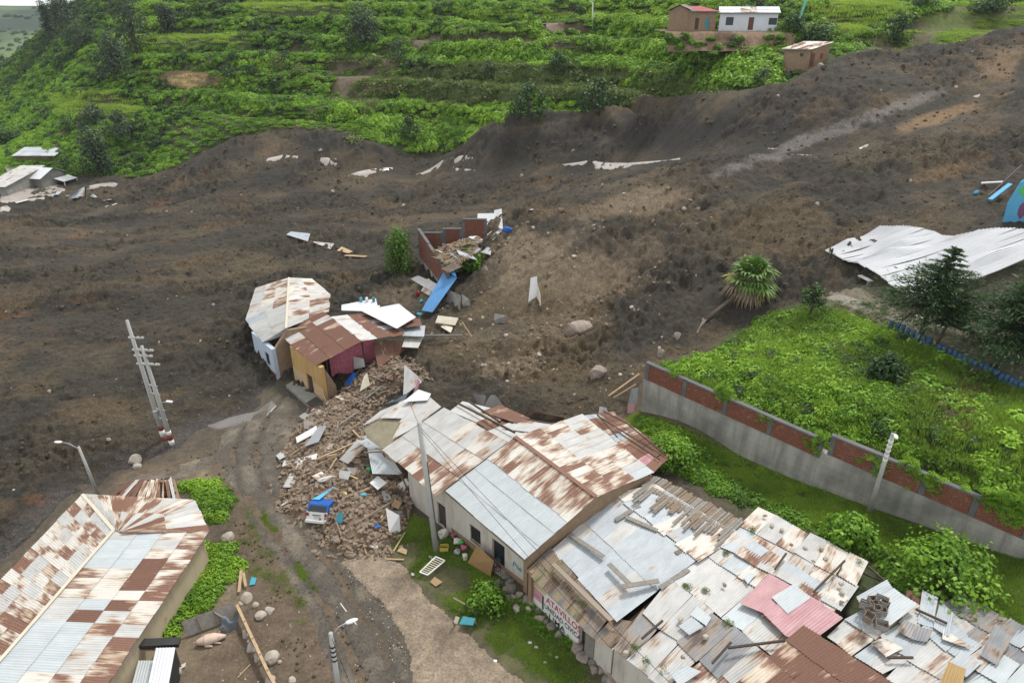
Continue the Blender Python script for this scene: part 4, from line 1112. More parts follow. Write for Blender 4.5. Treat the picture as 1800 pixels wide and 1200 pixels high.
def fit_opening(parent, p0, d, rect, kind, thick=.35, inset=.12, mats=('wood_dark', 'dark_interior')):
    """a door leaf or window (frame, pane, bars) set back in an opening of an upright wall"""
    u0, u1, z0, z1 = rect; p0 = Vector((p0[0], p0[1], 0)); nin = Vector((-d.y, d.x, 0))
    def W(u, z, t): return p0 + d * u + nin * t + Vector((0, 0, z))
    rz = math.atan2(d.y, d.x)
    if kind == 'door':
        o = MB().box(W((u0 + u1) / 2, (z0 + z1) / 2, inset + .03), (u1 - u0 - .004, .05, z1 - z0 - .004), rz).build('door', M[mats[0]], parent)
        m = MB()
        for k in range(2):
            zc = z0 + (z1 - z0) * (.28 + .44 * k)
            m.box(W((u0 + u1) / 2, zc, inset), ((u1 - u0) * .62, .03, (z1 - z0) * .32), rz)
        m.build('door_panel', M[mats[0]], o)['kind'] = 'stuff'
        MB().box(W(u1 - .12, z0 + (z1 - z0) * .48, inset - .03), (.04, .06, .12), rz).build('handle', M['metal_dark'], o)
        return o
    f = MB(); w = .06
    f.box(W(u0 + w / 2, (z0 + z1) / 2, inset), (w, .07, z1 - z0 - .004), rz); f.box(W(u1 - w / 2, (z0 + z1) / 2, inset), (w, .07, z1 - z0 - .004), rz)
    f.box(W((u0 + u1) / 2, z0 + w / 2, inset), (u1 - u0 - 2 * w - .002, .07, w), rz); f.box(W((u0 + u1) / 2, z1 - w / 2, inset), (u1 - u0 - 2 * w - .002, .07, w), rz)
    o = f.build('window', M[mats[0]], parent)
    MB().box(W((u0 + u1) / 2, (z0 + z1) / 2, inset + .04), (u1 - u0 - .005, .02, z1 - z0 - .005), rz).build('pane', M['glass'], o)
    n = max(3, int((u1 - u0) / .16))
    if kind == 'barred':
        for k in range(1, n):
            u = u0 + (u1 - u0) * k / n
            MB().bar(W(u, z0, -.06), W(u, z1, -.06), .022).build('bar', M['metal_dark'], o)
        for z in (z0, z1): MB().bar(W(u0, z, -.061), W(u1, z, -.061), .03).build('rail', M['metal_dark'], o)
    return o
def gable(parent, pts, thick, mat, name='gable_wall'):
    return MB().prism(pts, thick).build(name, mat, parent)
def text_mesh(parent, body, p0, d, u, z, size, mat, name, sx=1.0, off=-.012, shear=0.0, drop=0.0):
    """painted lettering as flat print on an upright wall"""
    cu = bpy.data.curves.new(name, 'FONT'); cu.body = body; cu.size = size; cu.align_x = 'LEFT'; cu.align_y = 'BOTTOM'; cu.offset = size * .018; cu.resolution_u = 3
    tmp = bpy.data.objects.new('tmp', cu); COL.objects.link(tmp)
    me = bpy.data.meshes.new_from_object(tmp); bpy.data.objects.remove(tmp); bpy.data.curves.remove(cu)
    nin = Vector((-d.y, d.x, 0)); o3 = Vector((p0[0], p0[1], 0)) + d * u + nin * off + Vector((0, 0, z))
    up = Vector((0, 0, 1)); dd = (d + Vector((0, 0, drop))).normalized()
    for v in me.vertices: v.co = dd * (v.co.x * sx + v.co.y * shear) + up * v.co.y
    me.materials.clear(); me.materials.append(mat); me.name = name
    o = bpy.data.objects.new(name, me); COL.objects.link(o); o.parent = parent
    o.matrix_basis = parent.matrix_basis.inverted() @ Matrix.Translation(o3)
    return o
# ------------------------------------------------------------------ long shed, lower left
EZ, RZ = 2.6, 4.05
shed = empty('long_shed', (-25, 28, -.5), 'long shed with hipped roof of rust-streaked sheets, lower left', 'shed')
sx0, sx1, sy0, sy1 = -30.1, -19.75, 36.6, 15.0
shL0, shL1 = PZ(145, 869, EZ), Vector((-30.9, sy1, EZ)); shR0, shR1 = PZ(367, 934, EZ), Vector((-20.75, sy1, EZ))
shTop = PZ(342, 879, EZ); rid0 = PZ(200, 932, RZ); rid1 = Vector((-25.9, sy1, RZ))
def shed_pick_r(i, j):
    k = (i * 7 + j * 3) % 10
    if j == 0: return choose(('sheet_rusty', 3), ('sheet_patchy', 4), ('sheet_spotted', 2), ('sheet_white', 2))
    if j == 1: return choose(('sheet_brown', 2), ('sheet_rusty', 3), ('sheet_white', 3), ('sheet_spotted', 3))
    if j == 2: return choose(('sheet_grey', 6), ('sheet_brown', 2), ('sheet_spotted', 1.5))
    return choose(('sheet_grey', 6), ('sheet_white', 1), ('sheet_patchy', 1.6))
roof(shed, shR0, shR1, rid1, rid0, 23, 4, shed_pick_r)
roof(shed, shL1, Vector(shL0), rid0, rid1, 26, 4, lambda i, j: choose(('sheet_white', 3), ('sheet_spotted', 2.5), ('sheet_patchy', 3.5), ('sheet_rusty', 1.5)))
hipm = PZ(250, 873, EZ)
roof(shed, shTop, shL0, rid0, rid0 + Vector((.6, -.1, 0)), 8, 2, lambda i, j: choose(('sheet_patchy', 2), ('sheet_white', 4), ('sheet_spotted', 3), ('sheet_rusty', 1)))
roof(shed, shR0, shTop, rid0 + Vector((.7, .05, 0)), rid0 + Vector((.5, -.25, 0)), 5, 2, lambda i, j: choose(('sheet_patchy', 3), ('sheet_white', 2), ('sheet_rusty', 2)))
for a, b, nm in ((rid0, rid1, 'ridge_cap'), (rid0, shL0, 'hip_cap')):
    up = Vector((0, 0, .06)); MB().bar(a + up, b + up, .2, .02).build(nm, M['cream'], shed)
ins = .35
w0, w1, w2, w3 = Vector((shL1.x + ins, sy1, 0)), Vector((shR1.x - ins, sy1, 0)), Vector((shR0.x - ins, shR0.y - .2, 0)), Vector((shTop.x - ins, shTop.y - .3, 0))
w4 = Vector((shL0.x + ins, shL0.y - .3, 0))
for a, b in ((w1, w2), (w2, w3), (w3, w4), (w4, w0)):
    wall(shed, b, a, -1.0, EZ - .02, M['plaster_cream'], thick=-.3)
MB().bar(shR0 + Vector((-.05, 0, -.09)), shR1 + Vector((-.05, 0, -.09)), .05, .12).build('fascia', M['wood_grey'], shed)
BLOCK.append([tuple(v)[:2] for v in (w0, w1, w2, w3, w4)])
# small broken roof behind it
hut = empty('broken_hut', PZ(250, 860, 0), 'small hut with broken rusty roof strips behind the long shed', 'hut')
h0, h1, h2, h3 = PZ(192, 873, 2.1), PZ(312, 877, 2.1), PZ(302, 838, 2.3), PZ(228, 845, 2.3)
for k in range(13):
    u0, u1 = k / 13, (k + .86) / 13
    sheet(hut, [bil(h0, h1, h2, h3, u0, R_.uniform(-.05, .05)), bil(h0, h1, h2, h3, u1, R_.uniform(-.05, .05)), bil(h0, h1, h2, h3, u1, R_.uniform(.85, 1.05)), bil(h0, h1, h2, h3, u0, R_.uniform(.85, 1.05))],
          choose(('sheet_rusty', 3), ('sheet_patchy', 3), ('sheet_brown', 2), ('sheet_white', 1)), jit=.06)
for k in range(4):
    MB().bar(bil(h0, h1, h2, h3, 0, k / 3) - Vector((0, 0, .1)), bil(h0, h1, h2, h3, 1, k / 3) - Vector((0, 0, .1)), .08).build('purlin', M['wood_dark'], hut)
for a, b in ((h0, h3), (h3, h2), (h2, h1)):
    MB().bar(Vector((a.x, a.y, .75)), Vector((b.x, b.y, .75)), .3, 2.5).build('wall', M['adobe'], hut)
# ------------------------------------------------------------------ row of houses on the street
# left house of the row (C2) -------------------------------------------------
hl = empty('row_house', PZ(760, 900, .3), 'row house with white and rust roof, left end torn open beside the rubble', 'house')
cE0, cE1, cR1, cR0 = PZ(672, 790, 4.0), PZ(768, 871, 4.0), PZ(893, 776, 5.9), PZ(781, 716, 5.9)
def pick_c2(i, j):
    if j == 0: return choose(('sheet_patchy', 4), ('sheet_rusty', 2), ('sheet_white', 1.5)) if i > 1 else choose(('sheet_white', 2), ('sheet_patchy', 3))
    if i >= 5 and j == 1: return choose(('sheet_patchy', 2), ('sheet_spotted', 2))
    return choose(('sheet_white', 6), ('sheet_spotted', 1.2))
roof(hl, cE0, cE1, cR1, cR0, 7, 3, pick_c2)
# broken rear slope: sheets slid down and overlapping
bR = [(800,708,4.9),(838,700,4.6),(880,712,4.5),(930,735,4.4),(962,742,4.3)]
for k, (q, mt) in enumerate([([(792,722,5.7),(845,745,5.6),(880,722,4.6),(815,704,4.9)], 'sheet_white'), ([(835,742,5.65),(885,770,5.6),(935,748,4.6),(880,726,4.6)], 'sheet_brown'),
                             ([(858,758,5.7),(893,776,5.7),(950,752,4.9),(905,738,4.8)], 'sheet_white'), ([(895,778,5.7),(925,765,5.4),(985,745,4.7),(950,742,4.7)], 'sheet_white'),
                             ([(845,722,5.0),(905,745,5.0),(935,735,4.6),(880,712,4.6)], 'sheet_brown'), ([(815,738,5.3),(850,752,5.3),(890,735,4.7),(855,722,4.7)], 'sheet_patchy'),
                             ([(880,752,5.2),(935,760,5.1),(975,748,4.5),(925,735,4.6)], 'sheet_white')]):
    sheet(hl, [PZ(a, b, z - .35 + .06 * k) for a, b, z in q], mt, jit=.05)
for a, b in (((800,706,5.2),(905,760,5.7)), ((822,704,5.0),(880,742,5.3)), ((868,728,4.6),(990,748,4.6))):
    MB().bar(PZ(*a), PZ(*b), .12).build('rafter', M['wood_dark'], hl)
# far-left collapsed wing: sheets hanging over the bare underlay
wing = empty('collapsed_wing', PZ(660, 790, .5), 'collapsed left wing of pale sheets sagging over bare woven underlay', 'collapsed roof')
for k, (q, mt) in enumerate([([(636,748,3.0),(672,733,3.3),(700,708,3.9),(668,722,3.4)], 'sheet_white'), ([(668,735,3.4),(712,735,4.1),(742,690,4.4),(702,706,3.9)], 'sheet_white'),
                             ([(700,742,4.0),(735,745,4.4),(776,715,4.9),(742,686,4.5)], 'sheet_white'), ([(708,706,4.3),(752,704,4.8),(758,692,4.7),(736,684,4.6)], 'sheet_bright'),
                             ([(690,772,3.9),(722,755,4.3),(742,742,4.5),(705,740,4.2)], 'sheet_white')]):
    sheet(wing, [PZ(a, b, z + .02 * k) for a, b, z in q], mt, jit=.03)
m = MB(); g = [(640,752,2.75),(668,735,3.2),(690,728,3.6),(705,740,3.9),(728,762,4.1),(690,782,3.7),(664,790,3.2),(645,770,2.8)]
m.add([PZ(*q) for q in g] + [PZ(a, b, z - .25) for a, b, z in g], [tuple(range(8))[::-1], tuple(range(8, 16))] + [(i, (i + 1) % 8, (i + 1) % 8 + 8, i + 8) for i in range(8)])
m.build('underlay', M['thatch'], wing)
for q, mt in (([(598,808,1.6),(612,815,1.7),(650,778,3.2),(628,772,2.8)], 'sheet_white'), ([(628,776,2.9),(650,790,3.0),(668,785,3.4),(645,770,3.1)], 'sheet_grey'),
              ([(655,832,2.3),(702,834,2.6),(672,792,3.3),(645,785,3.0)], 'sheet_grey'), ([(690,826,2.7),(706,832,2.8),(680,792,3.5),(668,790,3.4)], 'sheet_white')):
    sheet(wing, [PZ(*p) for p in q], mt, name='hanging_sheet', jit=.03)
for a, b in (((640,795,2.9),(672,793,3.5)), ((600,802,1.6),(640,780,3.0)), ((700,840,.8),(672,795,3.6)), ((712,845,.8),(690,795,3.6)), ((722,870,.6),(702,830,2.6))):
    MB().bar(PZ(*a), PZ(*b), .1).build('pole', M['wood'], wing)
# facade and its openings
F0, F1 = PZ(722, 886, .25), PZ(930, 1036, .9)
F0, F1 = facing(Vector((F0.x, F0.y, 0)), Vector((F1.x, F1.y, 0)))
fd = (F1 - F0).normalized()
def op(px0, py0, px1, py1, p0=None, d=None, zmin=None):
    p0 = p0 if p0 is not None else F0; d = d or fd
    u0, za = on_plane(px0, py0, p0, d); u1, zb = on_plane(px1, py1, p0, d)
    u0, u1 = min(u0, u1), max(u0, u1)
    return [u0, u1, min(za, zb), max(za, zb)]
split = on_plane(778, 900, F0, fd)[0]
def facade_rect(pc, zc, w, h):
    u, _ = on_plane(pc[0], pc[1], F0, fd); return (u - w / 2, u + w / 2, zc - h / 2, zc + h / 2)
ou = [facade_rect((779, 912), 1.55, .95, 2.1)]
mid_u = facade_rect((797, 900), 1, .01, 1)[0]
if fd.dot(ALG) < 0: pass
oA = facade_rect((777, 912), 1.5, .9, 2.0); oB = facade_rect((836, 945), 2.05, 1.0, 1.25); oC = facade_rect((876, 966), 1.95, 1.15, 1.9); oD = facade_rect((812, 905), 2.2, .45, .7)
Lf = (F1 - F0).length
us_ = facade_rect((795, 915), 1, .01, 1)[0]
hm = empty('row_house', PZ(850, 960, .4), 'row house with plain grey front slope and rust-striped rear slope', 'house')
lo, hi = (0, us_) if (F0 - Vector((PZ(722,886,.25).x, PZ(722,886,.25).y, 0))).length < .1 else (us_, Lf)
segL = (F0 + fd * lo, F0 + fd * hi); segM = (F0 + fd * hi, F1) if lo == 0 else (F0, F0 + fd * lo)
def shift(o, s): return (o[0] - s, o[1] - s, o[2], o[3])
sL, sM = (lo, hi) if lo == 0 else (lo, 0)
wall(hl, segL[0], segL[1], -.3, 3.92, M['plaster'], [shift(oA, sL)], .4)
fit_opening(hl, segL[0], fd, shift(oA, sL), 'door')
wall(hm, segM[0], segM[1], -.1, 4.02, M['plaster'], [shift(o, sM if lo else hi) for o in (oB, oC)], .4)
fit_opening(hm, segM[0], fd, shift(oB, sM if lo else hi), 'barred'); w_ = fit_opening(hm, segM[0], fd, shift(oC, sM if lo else hi), 'window', inset=.2)
# small balcony grille in front of the opening
uB = shift(oC, sM if lo else hi); nO = -Vector((-fd.y, fd.x, 0))
def FW(u, z, t): return segM[0] + fd * u + nO * t + Vector((0, 0, z))
bal = MB().box(FW((uB[0] + uB[1]) / 2, uB[2] - .05, .28), (uB[1] - uB[0] + .3, .5, .08), math.atan2(fd.y, fd.x)).build('balcony', M['concrete'], hm)
for k in range(9):
    u = uB[0] - .12 + (uB[1] - uB[0] + .24) * k / 8; MB().bar(FW(u, uB[2], .48), FW(u, uB[2] + 1.0, .48), .025).build('baluster', M['metal_dark'], bal)
MB().bar(FW(uB[0] - .14, uB[2] + 1.0, .48), FW(uB[1] + .14, uB[2] + 1.0, .48), .04).build('handrail', M['metal_dark'], bal)
MB().bar(FW(-.1, 0.55, .012), FW((segM[1] - segM[0]).length, 0.75, .012), .02, 1.1).build('painted_dado', M['adobe'], hm)
text_mesh(hm, 'Pte', segM[0], fd, on_plane(900, 992, segM[0], fd)[0], 1.75, .62, M['teal'], 'painted_graffiti', drop=-.0, shear=.2)
text_mesh(hm, 'SI', segM[0], fd, on_plane(872, 985, segM[0], fd)[0], 1.2, .5, M['teal'], 'painted_graffiti', shear=.2)
# middle house roof
mE0, mE1, mR1, mR0 = PZ(783, 862, 4.1), PZ(923, 983, 4.1), PZ(1048, 874, 6.0), PZ(905, 768, 6.0)
mB1, mB0 = PZ(1148, 831, 4.95), PZ(1022, 728, 4.95)
def lerp(a, b, t): return a + (b - a) * t
roof(hm, mE0, mE1, lerp(mE1, mR1, .62), lerp(mE0, mR0, .62), 5, 3, lambda i, j: 'sheet_grey')
roof(hm, lerp(mE0, mR0, .60), lerp(mE1, mR1, .60), mR1 + Vector((0, 0, .03)), mR0 + Vector((0, 0, .03)), 11, 1, lambda i, j: 'sheet_patchy' if i % 2 else choose(('sheet_patchy', 2), ('sheet_spotted', 1)))
roof(hm, mB1, mB0, mR0, mR1, 11, 3, lambda i, j: 'sheet_grey' if i < 1 and j == 0 else choose(('sheet_patchy', 5), ('sheet_white', 2), ('sheet_spotted', 2)))
MB().bar(mR0 + Vector((0, 0, .08)), mR1 + Vector((0, 0, .08)), .3, .03).build('ridge_cap', M['sheet_rusty'], hm)
MB().bar(mE0 + Vector((0, 0, -.09)), mE1 + Vector((0, 0, -.09)), .05, .14).build('fascia', M['wood'], hm)
# adobe gable end towards the shacks
b0 = lerp(mE1, mR1, .06) + Vector((-.12, .1, -.1)); b1 = mR1 + Vector((-.12, .1, -.12)); b2 = lerp(mB1, mR1, .05) + Vector((-.12, .1, -.1))
gable(hm, [Vector((b0.x, b0.y, 1.0)), Vector((b2.x, b2.y, 1.8)), b2, b1, b0], -ALG * .35, M['adobe'])
wall(hm, *facing(Vector((b2.x, b2.y, 0)), Vector((mB0.x, mB0.y, 0)) - NIN * .3), 1.0, 4.7, M['adobe'])
# rusty lean-to roof behind, crossed by loose poles
rl = empty('lean_to_roof', PZ(1110, 770, 3.5), 'rust-red lean-to roof crossed by loose dark poles beside the shrubs', 'lean-to')
lA, lB, lC, lD = PZ(1182, 802, 3.9), PZ(1075, 724, 3.9), PZ(1020, 730, 4.75), PZ(1146, 832, 4.75)
roof(rl, lA, lB, lC, lD, 10, 2, lambda i, j: choose(('sheet_brown', 4), ('sheet_rusty', 3), ('sheet_blue_grey', 1), ('sheet_patchy', 1), ('sheet_pink', .6)), jit=.05)
for a, b in (((1036,712,4.9),(1085,768,5.0)), ((1050,730,4.9),(1150,792,4.6)), ((1085,758,4.9),(1160,808,4.6)), ((1100,742,4.6),(1170,800,4.3)), ((1060,722,4.6),(1110,748,4.5))):
    MB().bar(PZ(*a), PZ(*b), .07).build('loose_pole', M['wood_dark'], rl)
for a, b in ((lA, lB),): wall(rl, *facing(Vector((a.x, a.y, 0)) - NIN * .2, Vector((b.x, b.y, 0)) - NIN * .2), 1.5, 3.8, M['adobe_dark'], thick=.25)
BLOCK.append([tuple(v)[:2] for v in (F0 - fd * 1.5, F1, Vector((mB1.x, mB1.y, 0)), Vector((lA.x, lA.y, 0)), Vector((lB.x, lB.y, 0)), PZ(790, 715, 3))])
# ------------------------------------------------------------------ painted wall and shacks, lower right
W0, W1 = PZ(933, 1053, .85), PZ(1016, 1132, .85)
wd = (Vector((W1.x, W1.y, 0)) - Vector((W0.x, W0.y, 0))).normalized()
if facing(W0, W1)[0] is not W0: W0, W1 = W1, W0; wd = -wd
sh1 = empty('shack', RQ(4, 4, 1.5), 'shack with pale blue-grey tin roof behind the painted election wall', 'shack')
zt = on_plane(975, 1056, W0, wd)[1]
wall(sh1, W0, W1, .2, zt, M['white'], thick=.3, name='painted_wall')
def U(px, py): return on_plane(px, py, W0, wd)
def mural(name, u0, u1, z0, z1, mat, off):
    nin = Vector((-wd.y, wd.x, 0)); P = Vector((W0.x, W0.y, 0)) + wd * ((u0 + u1) / 2) - nin * off + Vector((0, 0, (z0 + z1) / 2))
    return MB().box(P, (u1 - u0, .008, z1 - z0), math.atan2(wd.y, wd.x)).build(name, M[mat], sh1)
M['mural_pink'] = pmat('mural_pink', (.55, .30, .36), (.48, .25, .31), 4, .8, 0)
M['letter_red'] = pmat('letter_red', (.50, .06, .07), (.42, .05, .06), 4, .8, 0); M['letter_black'] = pmat('letter_black', (.03, .03, .035), (.045, .045, .05), 4, .8, 0)
uL = (Vector((W1.x, W1.y, 0)) - Vector((W0.x, W0.y, 0))).length
sgn = 1 if U(1000, 1100)[0] > U(945, 1050)[0] else -1
mural('painted_face', uL * .04, uL * .27, 1.35, zt - .3, 'mural_pink', .008)
mural('painted_band', uL * .0, uL * .32, zt - .22, zt - .02, 'yellow', .008)
for a, b, c_, d_, mm in ((.035, .06, 1.2, zt - .35, 'letter_black'), (.255, .285, 1.0, zt - .4, 'letter_black'), (.09, .115, 2.2, 2.35, 'letter_black'), (.19, .215, 2.2, 2.35, 'letter_black'), (.10, .20, 1.62, 1.68, 'letter_red')):
    mural('painted_stroke', uL * a, uL * b, c_, min(d_, zt - .3), mm, .018)
text_mesh(sh1, 'ATAVILLOS', W0, wd, uL * .335, zt - .78, .66, M['letter_red'], 'painted_lettering', sx=.86)
text_mesh(sh1, 'UNIDAD CIVICA', W0, wd, uL * .30, zt - 1.30, .52, M['letter_black'], 'painted_lettering', sx=.80)
text_mesh(sh1, 'LIMA', W0, wd, uL * .40, zt - 1.85, .56, M['letter_black'], 'painted_lettering', sx=1.15)
# mossy lean-to over the painted wall
A0, B0 = PZ(924, 1004, 3.15), PZ(1043, 1122, 3.1)
C0, D0 = PZ(1072, 1082, 3.6), PZ(968, 962, 3.75)
roof(sh1, A0, B0, C0, D0, 8, 2, lambda i, j: choose(('sheet_mossy', 2), ('sheet_dark', 3)), jit=.03)
roof(sh1, PZ(1044,1120,3.1), PZ(1076,1140,3.0), PZ(1112,1092,3.5), PZ(1076,1085,3.55), 2, 2, lambda i, j: 'sheet_dark', jit=.03)
wall(sh1, *facing(PZ(1027, 1142, .85), PZ(1042, 1160, .85)), .2, 2.9, M['wood_grey'], thick=.06, name='plank_door')
wall(sh1, *facing(PZ(1043, 1162, .85), PZ(1072, 1190, .8)), .2, 2.95, M['plaster'], thick=.3)
# long stick-like ridge strip over the lean-to
MB().bar(PZ(972, 990, 3.95), PZ(1075, 1090, 3.9), .28, .06).build('ridge_strip', M['sheet_dark'], sh1)
MB().bar(PZ(976, 998, 3.9), PZ(1050, 1072, 3.85), .16, .05).build('pale_batten', M['cream'], sh1)
# main blue-grey roof
E0, E1_, G1, G0_ = PZ(972, 965, 3.7), PZ(1085, 1092, 3.65), PZ(1225, 985, 4.5), PZ(1080, 868, 4.6)
roof(sh1, E0, E1_, G1, G0_, 7, 2, lambda i, j: choose(('sheet_blue_grey', 6), ('sheet_white', 1)), jit=.02)
roof(sh1, PZ(1080,868,4.62), PZ(1230,988,4.52), PZ(1300,940,4.4), PZ(1150,850,4.5), 8, 1, lambda i, j: choose(('sheet_blue_grey', 3), ('sheet_white', 2), ('sheet_spotted', 1)), jit=.03)
# weathered boards on the rear edge
bA, bB, bC, bD = PZ(1110, 868, 4.75), PZ(1272, 955, 4.6), PZ(1312, 918, 4.15), PZ(1152, 836, 4.3)
for k in range(34):
    u = (k + R_.uniform(-.2, .2)) / 34; v0 = R_.uniform(-.25, .45)
    MB().bar(bil(bA, bB, bC, bD, u, v0) + Vector((0, 0, .04)), bil(bA, bB, bC, bD, u, R_.uniform(.95, 1.06)) + Vector((0, 0, .04)), .17, .03).build('roof_board', M['wood_grey'] if R_.random() < .6 else M['wood'], sh1)
for a, b in (((1001,938,4.15),(1061,978,4.25)), ((1070,990,4.35),(1106,1025,4.4)), ((1095,1030,4.4),(1158,1020,4.45)), ((1082,914,4.5),(1124,888,4.65)), ((1100,908,4.6),(1156,932,4.6)), ((1160,1033,4.3),(1210,1000,4.4)), ((1188,972,4.5),(1230,955,4.45))):
    MB().bar(PZ(*a), PZ(*b), .3, .05).build('loose_plank', M['wood_grey'] if R_.random() < .6 else M['wood'], sh1)
wall(sh1, *facing(PZ(934, 1012, 3.1) - Vector((0, 0, 0)), RQ(1.2, .9, 0)), .8, 3.3, M['adobe'], thick=.25)
# the neighbouring shacks: overlapping patchwork
def pick_d(*w): return lambda i, j: choose(*w)
PATCH = (('sheet_white', 5), ('sheet_blue_grey', 4), ('sheet_grey', 2), ('sheet_spotted', 1.2), ('sheet_patchy', .5), ('sheet_slate', .5))
sh2 = empty('shack', RQ(4, 9.5, 1.8), 'shack with stained cream tin roof at the bottom edge, mossy tufts on it', 'shack')
roof(sh2, PZ(1077,1134,3.35), PZ(1235,1275,3.3), PZ(1370,1165,4.3), PZ(1180,1020,4.35), 5, 2, pick_d(('sheet_white', 6), ('sheet_grey', 2), ('sheet_spotted', 1), ('sheet_slate', .8)), jit=.08, lift=.07)
wall(sh2, *facing(PZ(1075, 1192, .85), PZ(1165, 1270, .8)), .2, 3.1, M['plaster'], thick=.3)
sh3 = empty('shack', RQ(10, 9.5, 2), 'shack with patchwork roof weighted by stones beside the leafy shrubs', 'shack')
roof(sh3, PZ(1180,1018,4.25), PZ(1370,1160,4.2), PZ(1490,1050,4.4), PZ(1290,930,4.4), 6, 2, pick_d(*PATCH), jit=.06, lift=.07)
roof(sh3, PZ(1262,958,4.42), PZ(1480,1075,4.4), PZ(1526,988,3.8), PZ(1336,892,3.8), 6, 2, pick_d(('sheet_white', 6), ('sheet_grey', 3), ('sheet_spotted', 1.0)), jit=.06, lift=.07)
for q, mt in (([(1302,1060,4.75),(1352,1082,4.75),(1402,1036,4.8),(1352,1008,4.8)], 'sheet_pink'), ([(1342,1080,4.8),(1382,1118,4.75),(1448,1062,4.85),(1405,1036,4.85)], 'sheet_pink'), ([(1378,1116,4.85),(1420,1135,4.8),(1480,1085,4.85),(1445,1062,4.9)], 'sheet_pink'), ([(1358,1050,4.86),(1385,1080,4.86),(1425,1048,4.9),(1395,1025,4.9)], 'sheet_grey')):
    sheet(sh3, [PZ(a, b, z - .12) for a, b, z in q], mt, jit=.03)
sh4 = empty('shack', RQ(5, 14, 2), 'shack with dark brown rusted roof at the bottom edge', 'shack')
roof(sh4, PZ(1350,1155,5.0), PZ(1490,1275,5.0), PZ(1610,1225,5.0), PZ(1412,1097,5.0), 6, 2, pick_d(('sheet_brown', 1)), jit=.02)
roof(sh4, PZ(1250,1235,4.6), PZ(1400,1330,4.6), PZ(1490,1275,5.05), PZ(1350,1155,5.05), 5, 2, pick_d(('sheet_rusty', 2), ('sheet_patchy', 3), ('sheet_brown', 2)), jit=.02)
sh5 = empty('shack', RQ(10, 17, 2), 'shack with torn grey sheets and an ochre panel, lower right corner', 'shack')
roof(sh5, PZ(1450,1120,4.2), PZ(1700,1290,4.2), PZ(1830,1190,4.3), PZ(1560,1030,4.3), 9, 3, pick_d(('sheet_white', 5), ('sheet_blue_grey', 5), ('sheet_grey', 2), ('sheet_spotted', 1), ('sheet_slate', 1.2)), jit=.10, lift=.08)
roof(sh5, PZ(1610,1085,4.25), PZ(1790,1185,4.25), PZ(1850,1130,3.6), PZ(1690,1040,3.6), 7, 2, pick_d(('sheet_slate', 4), ('sheet_blue_grey', 4), ('sheet_white', 2), ('sheet_spotted', 1)), jit=.08, lift=.06, sag=.05)
for q, mt in (([(1655,1200,4.75),(1690,1215,4.75),(1700,1175,4.8),(1668,1163,4.8)], 'sheet_ochre'), ([(1506,1048,4.9),(1520,1070,4.9),(1572,1036,4.95),(1560,1018,4.95)], 'sheet_blue_grey'), ([(1520,1068,4.95),(1565,1100,4.9),(1612,1062,5.0),(1572,1034,5.0)], 'sheet_grey'),
              ([(1590,1090,4.2),(1616,1092,4.2),(1622,1040,4.2),(1596,1036,4.2)], 'sheet_brown'), ([(1616,1096,4.5),(1640,1100,4.5),(1650,1050,4.6),(1622,1038,4.5)], 'sheet_blue_grey'), ([(1640,1102,4.6),(1668,1118,4.7),(1676,1075,4.8),(1650,1052,4.6)], 'sheet_blue_grey'),
              ([(1576,1108,4.7),(1604,1122,4.6),(1616,1100,4.7),(1590,1088,4.8)], 'sheet_slate'), ([(1604,1122,4.6),(1630,1128,4.6),(1640,1106,4.8),(1612,1100,4.8)], 'sheet_slate'), ([(1725,1150,4.6),(1752,1166,4.6),(1782,1120,4.5),(1750,1095,4.5)], 'sheet_slate')):
    sheet(sh5, [PZ(a, b, z - .1) for a, b, z in q], mt, jit=.04, sag=.03)
for s_, pl in ((sh1, [(940,1000),(1075,1125),(1235,985),(1300,935),(1150,850)]), (sh2, [(1085,1140),(1235,1270),(1370,1165),(1180,1020)]), (sh3, [(1190,1020),(1370,1155),(1480,1075),(1520,995),(1340,900)]), (sh5, [(1460,1120),(1700,1285),(1830,1180),(1690,1050),(1560,1035)])):
    P = [PZ(a, b, 3.3) for a, b in pl]; c = sum(P, Vector()) / len(P); P = [c + (p - c) * .93 for p in P]
    for a, b in zip(P, P[1:] + P[:1]):
        MB().bar(Vector((a.x, a.y, 2.0)), Vector((b.x, b.y, 2.0)), .2, 2.4).build('wall', M['adobe_dark'], s_)
    BLOCK.append([tuple(p)[:2] for p in P])
for a, b in (((1526,995,3.9),(1555,1020,3.9)), ((1515,1005,3.7),(1548,1020,3.7)), ((1610,1070,4.5),(1665,1095,4.7)), ((1560,1155,4.6),(1605,1155,4.6)), ((1280,1138,4.6),(1380,1125,4.7)), ((1252,1165,4.4),(1285,1128,4.6)), ((1128,1122,4.0),(1165,1090,4.3)), ((1362,1000,4.7),(1382,972,4.8)), ((1430,1040,4.75),(1485,985,4.5))):
    MB().bar(PZ(*a), PZ(*b), .1).build('loose_pole', M['wood_dark'], sh3 if a[0] < 1500 else sh5)
# stone footing under the painted wall

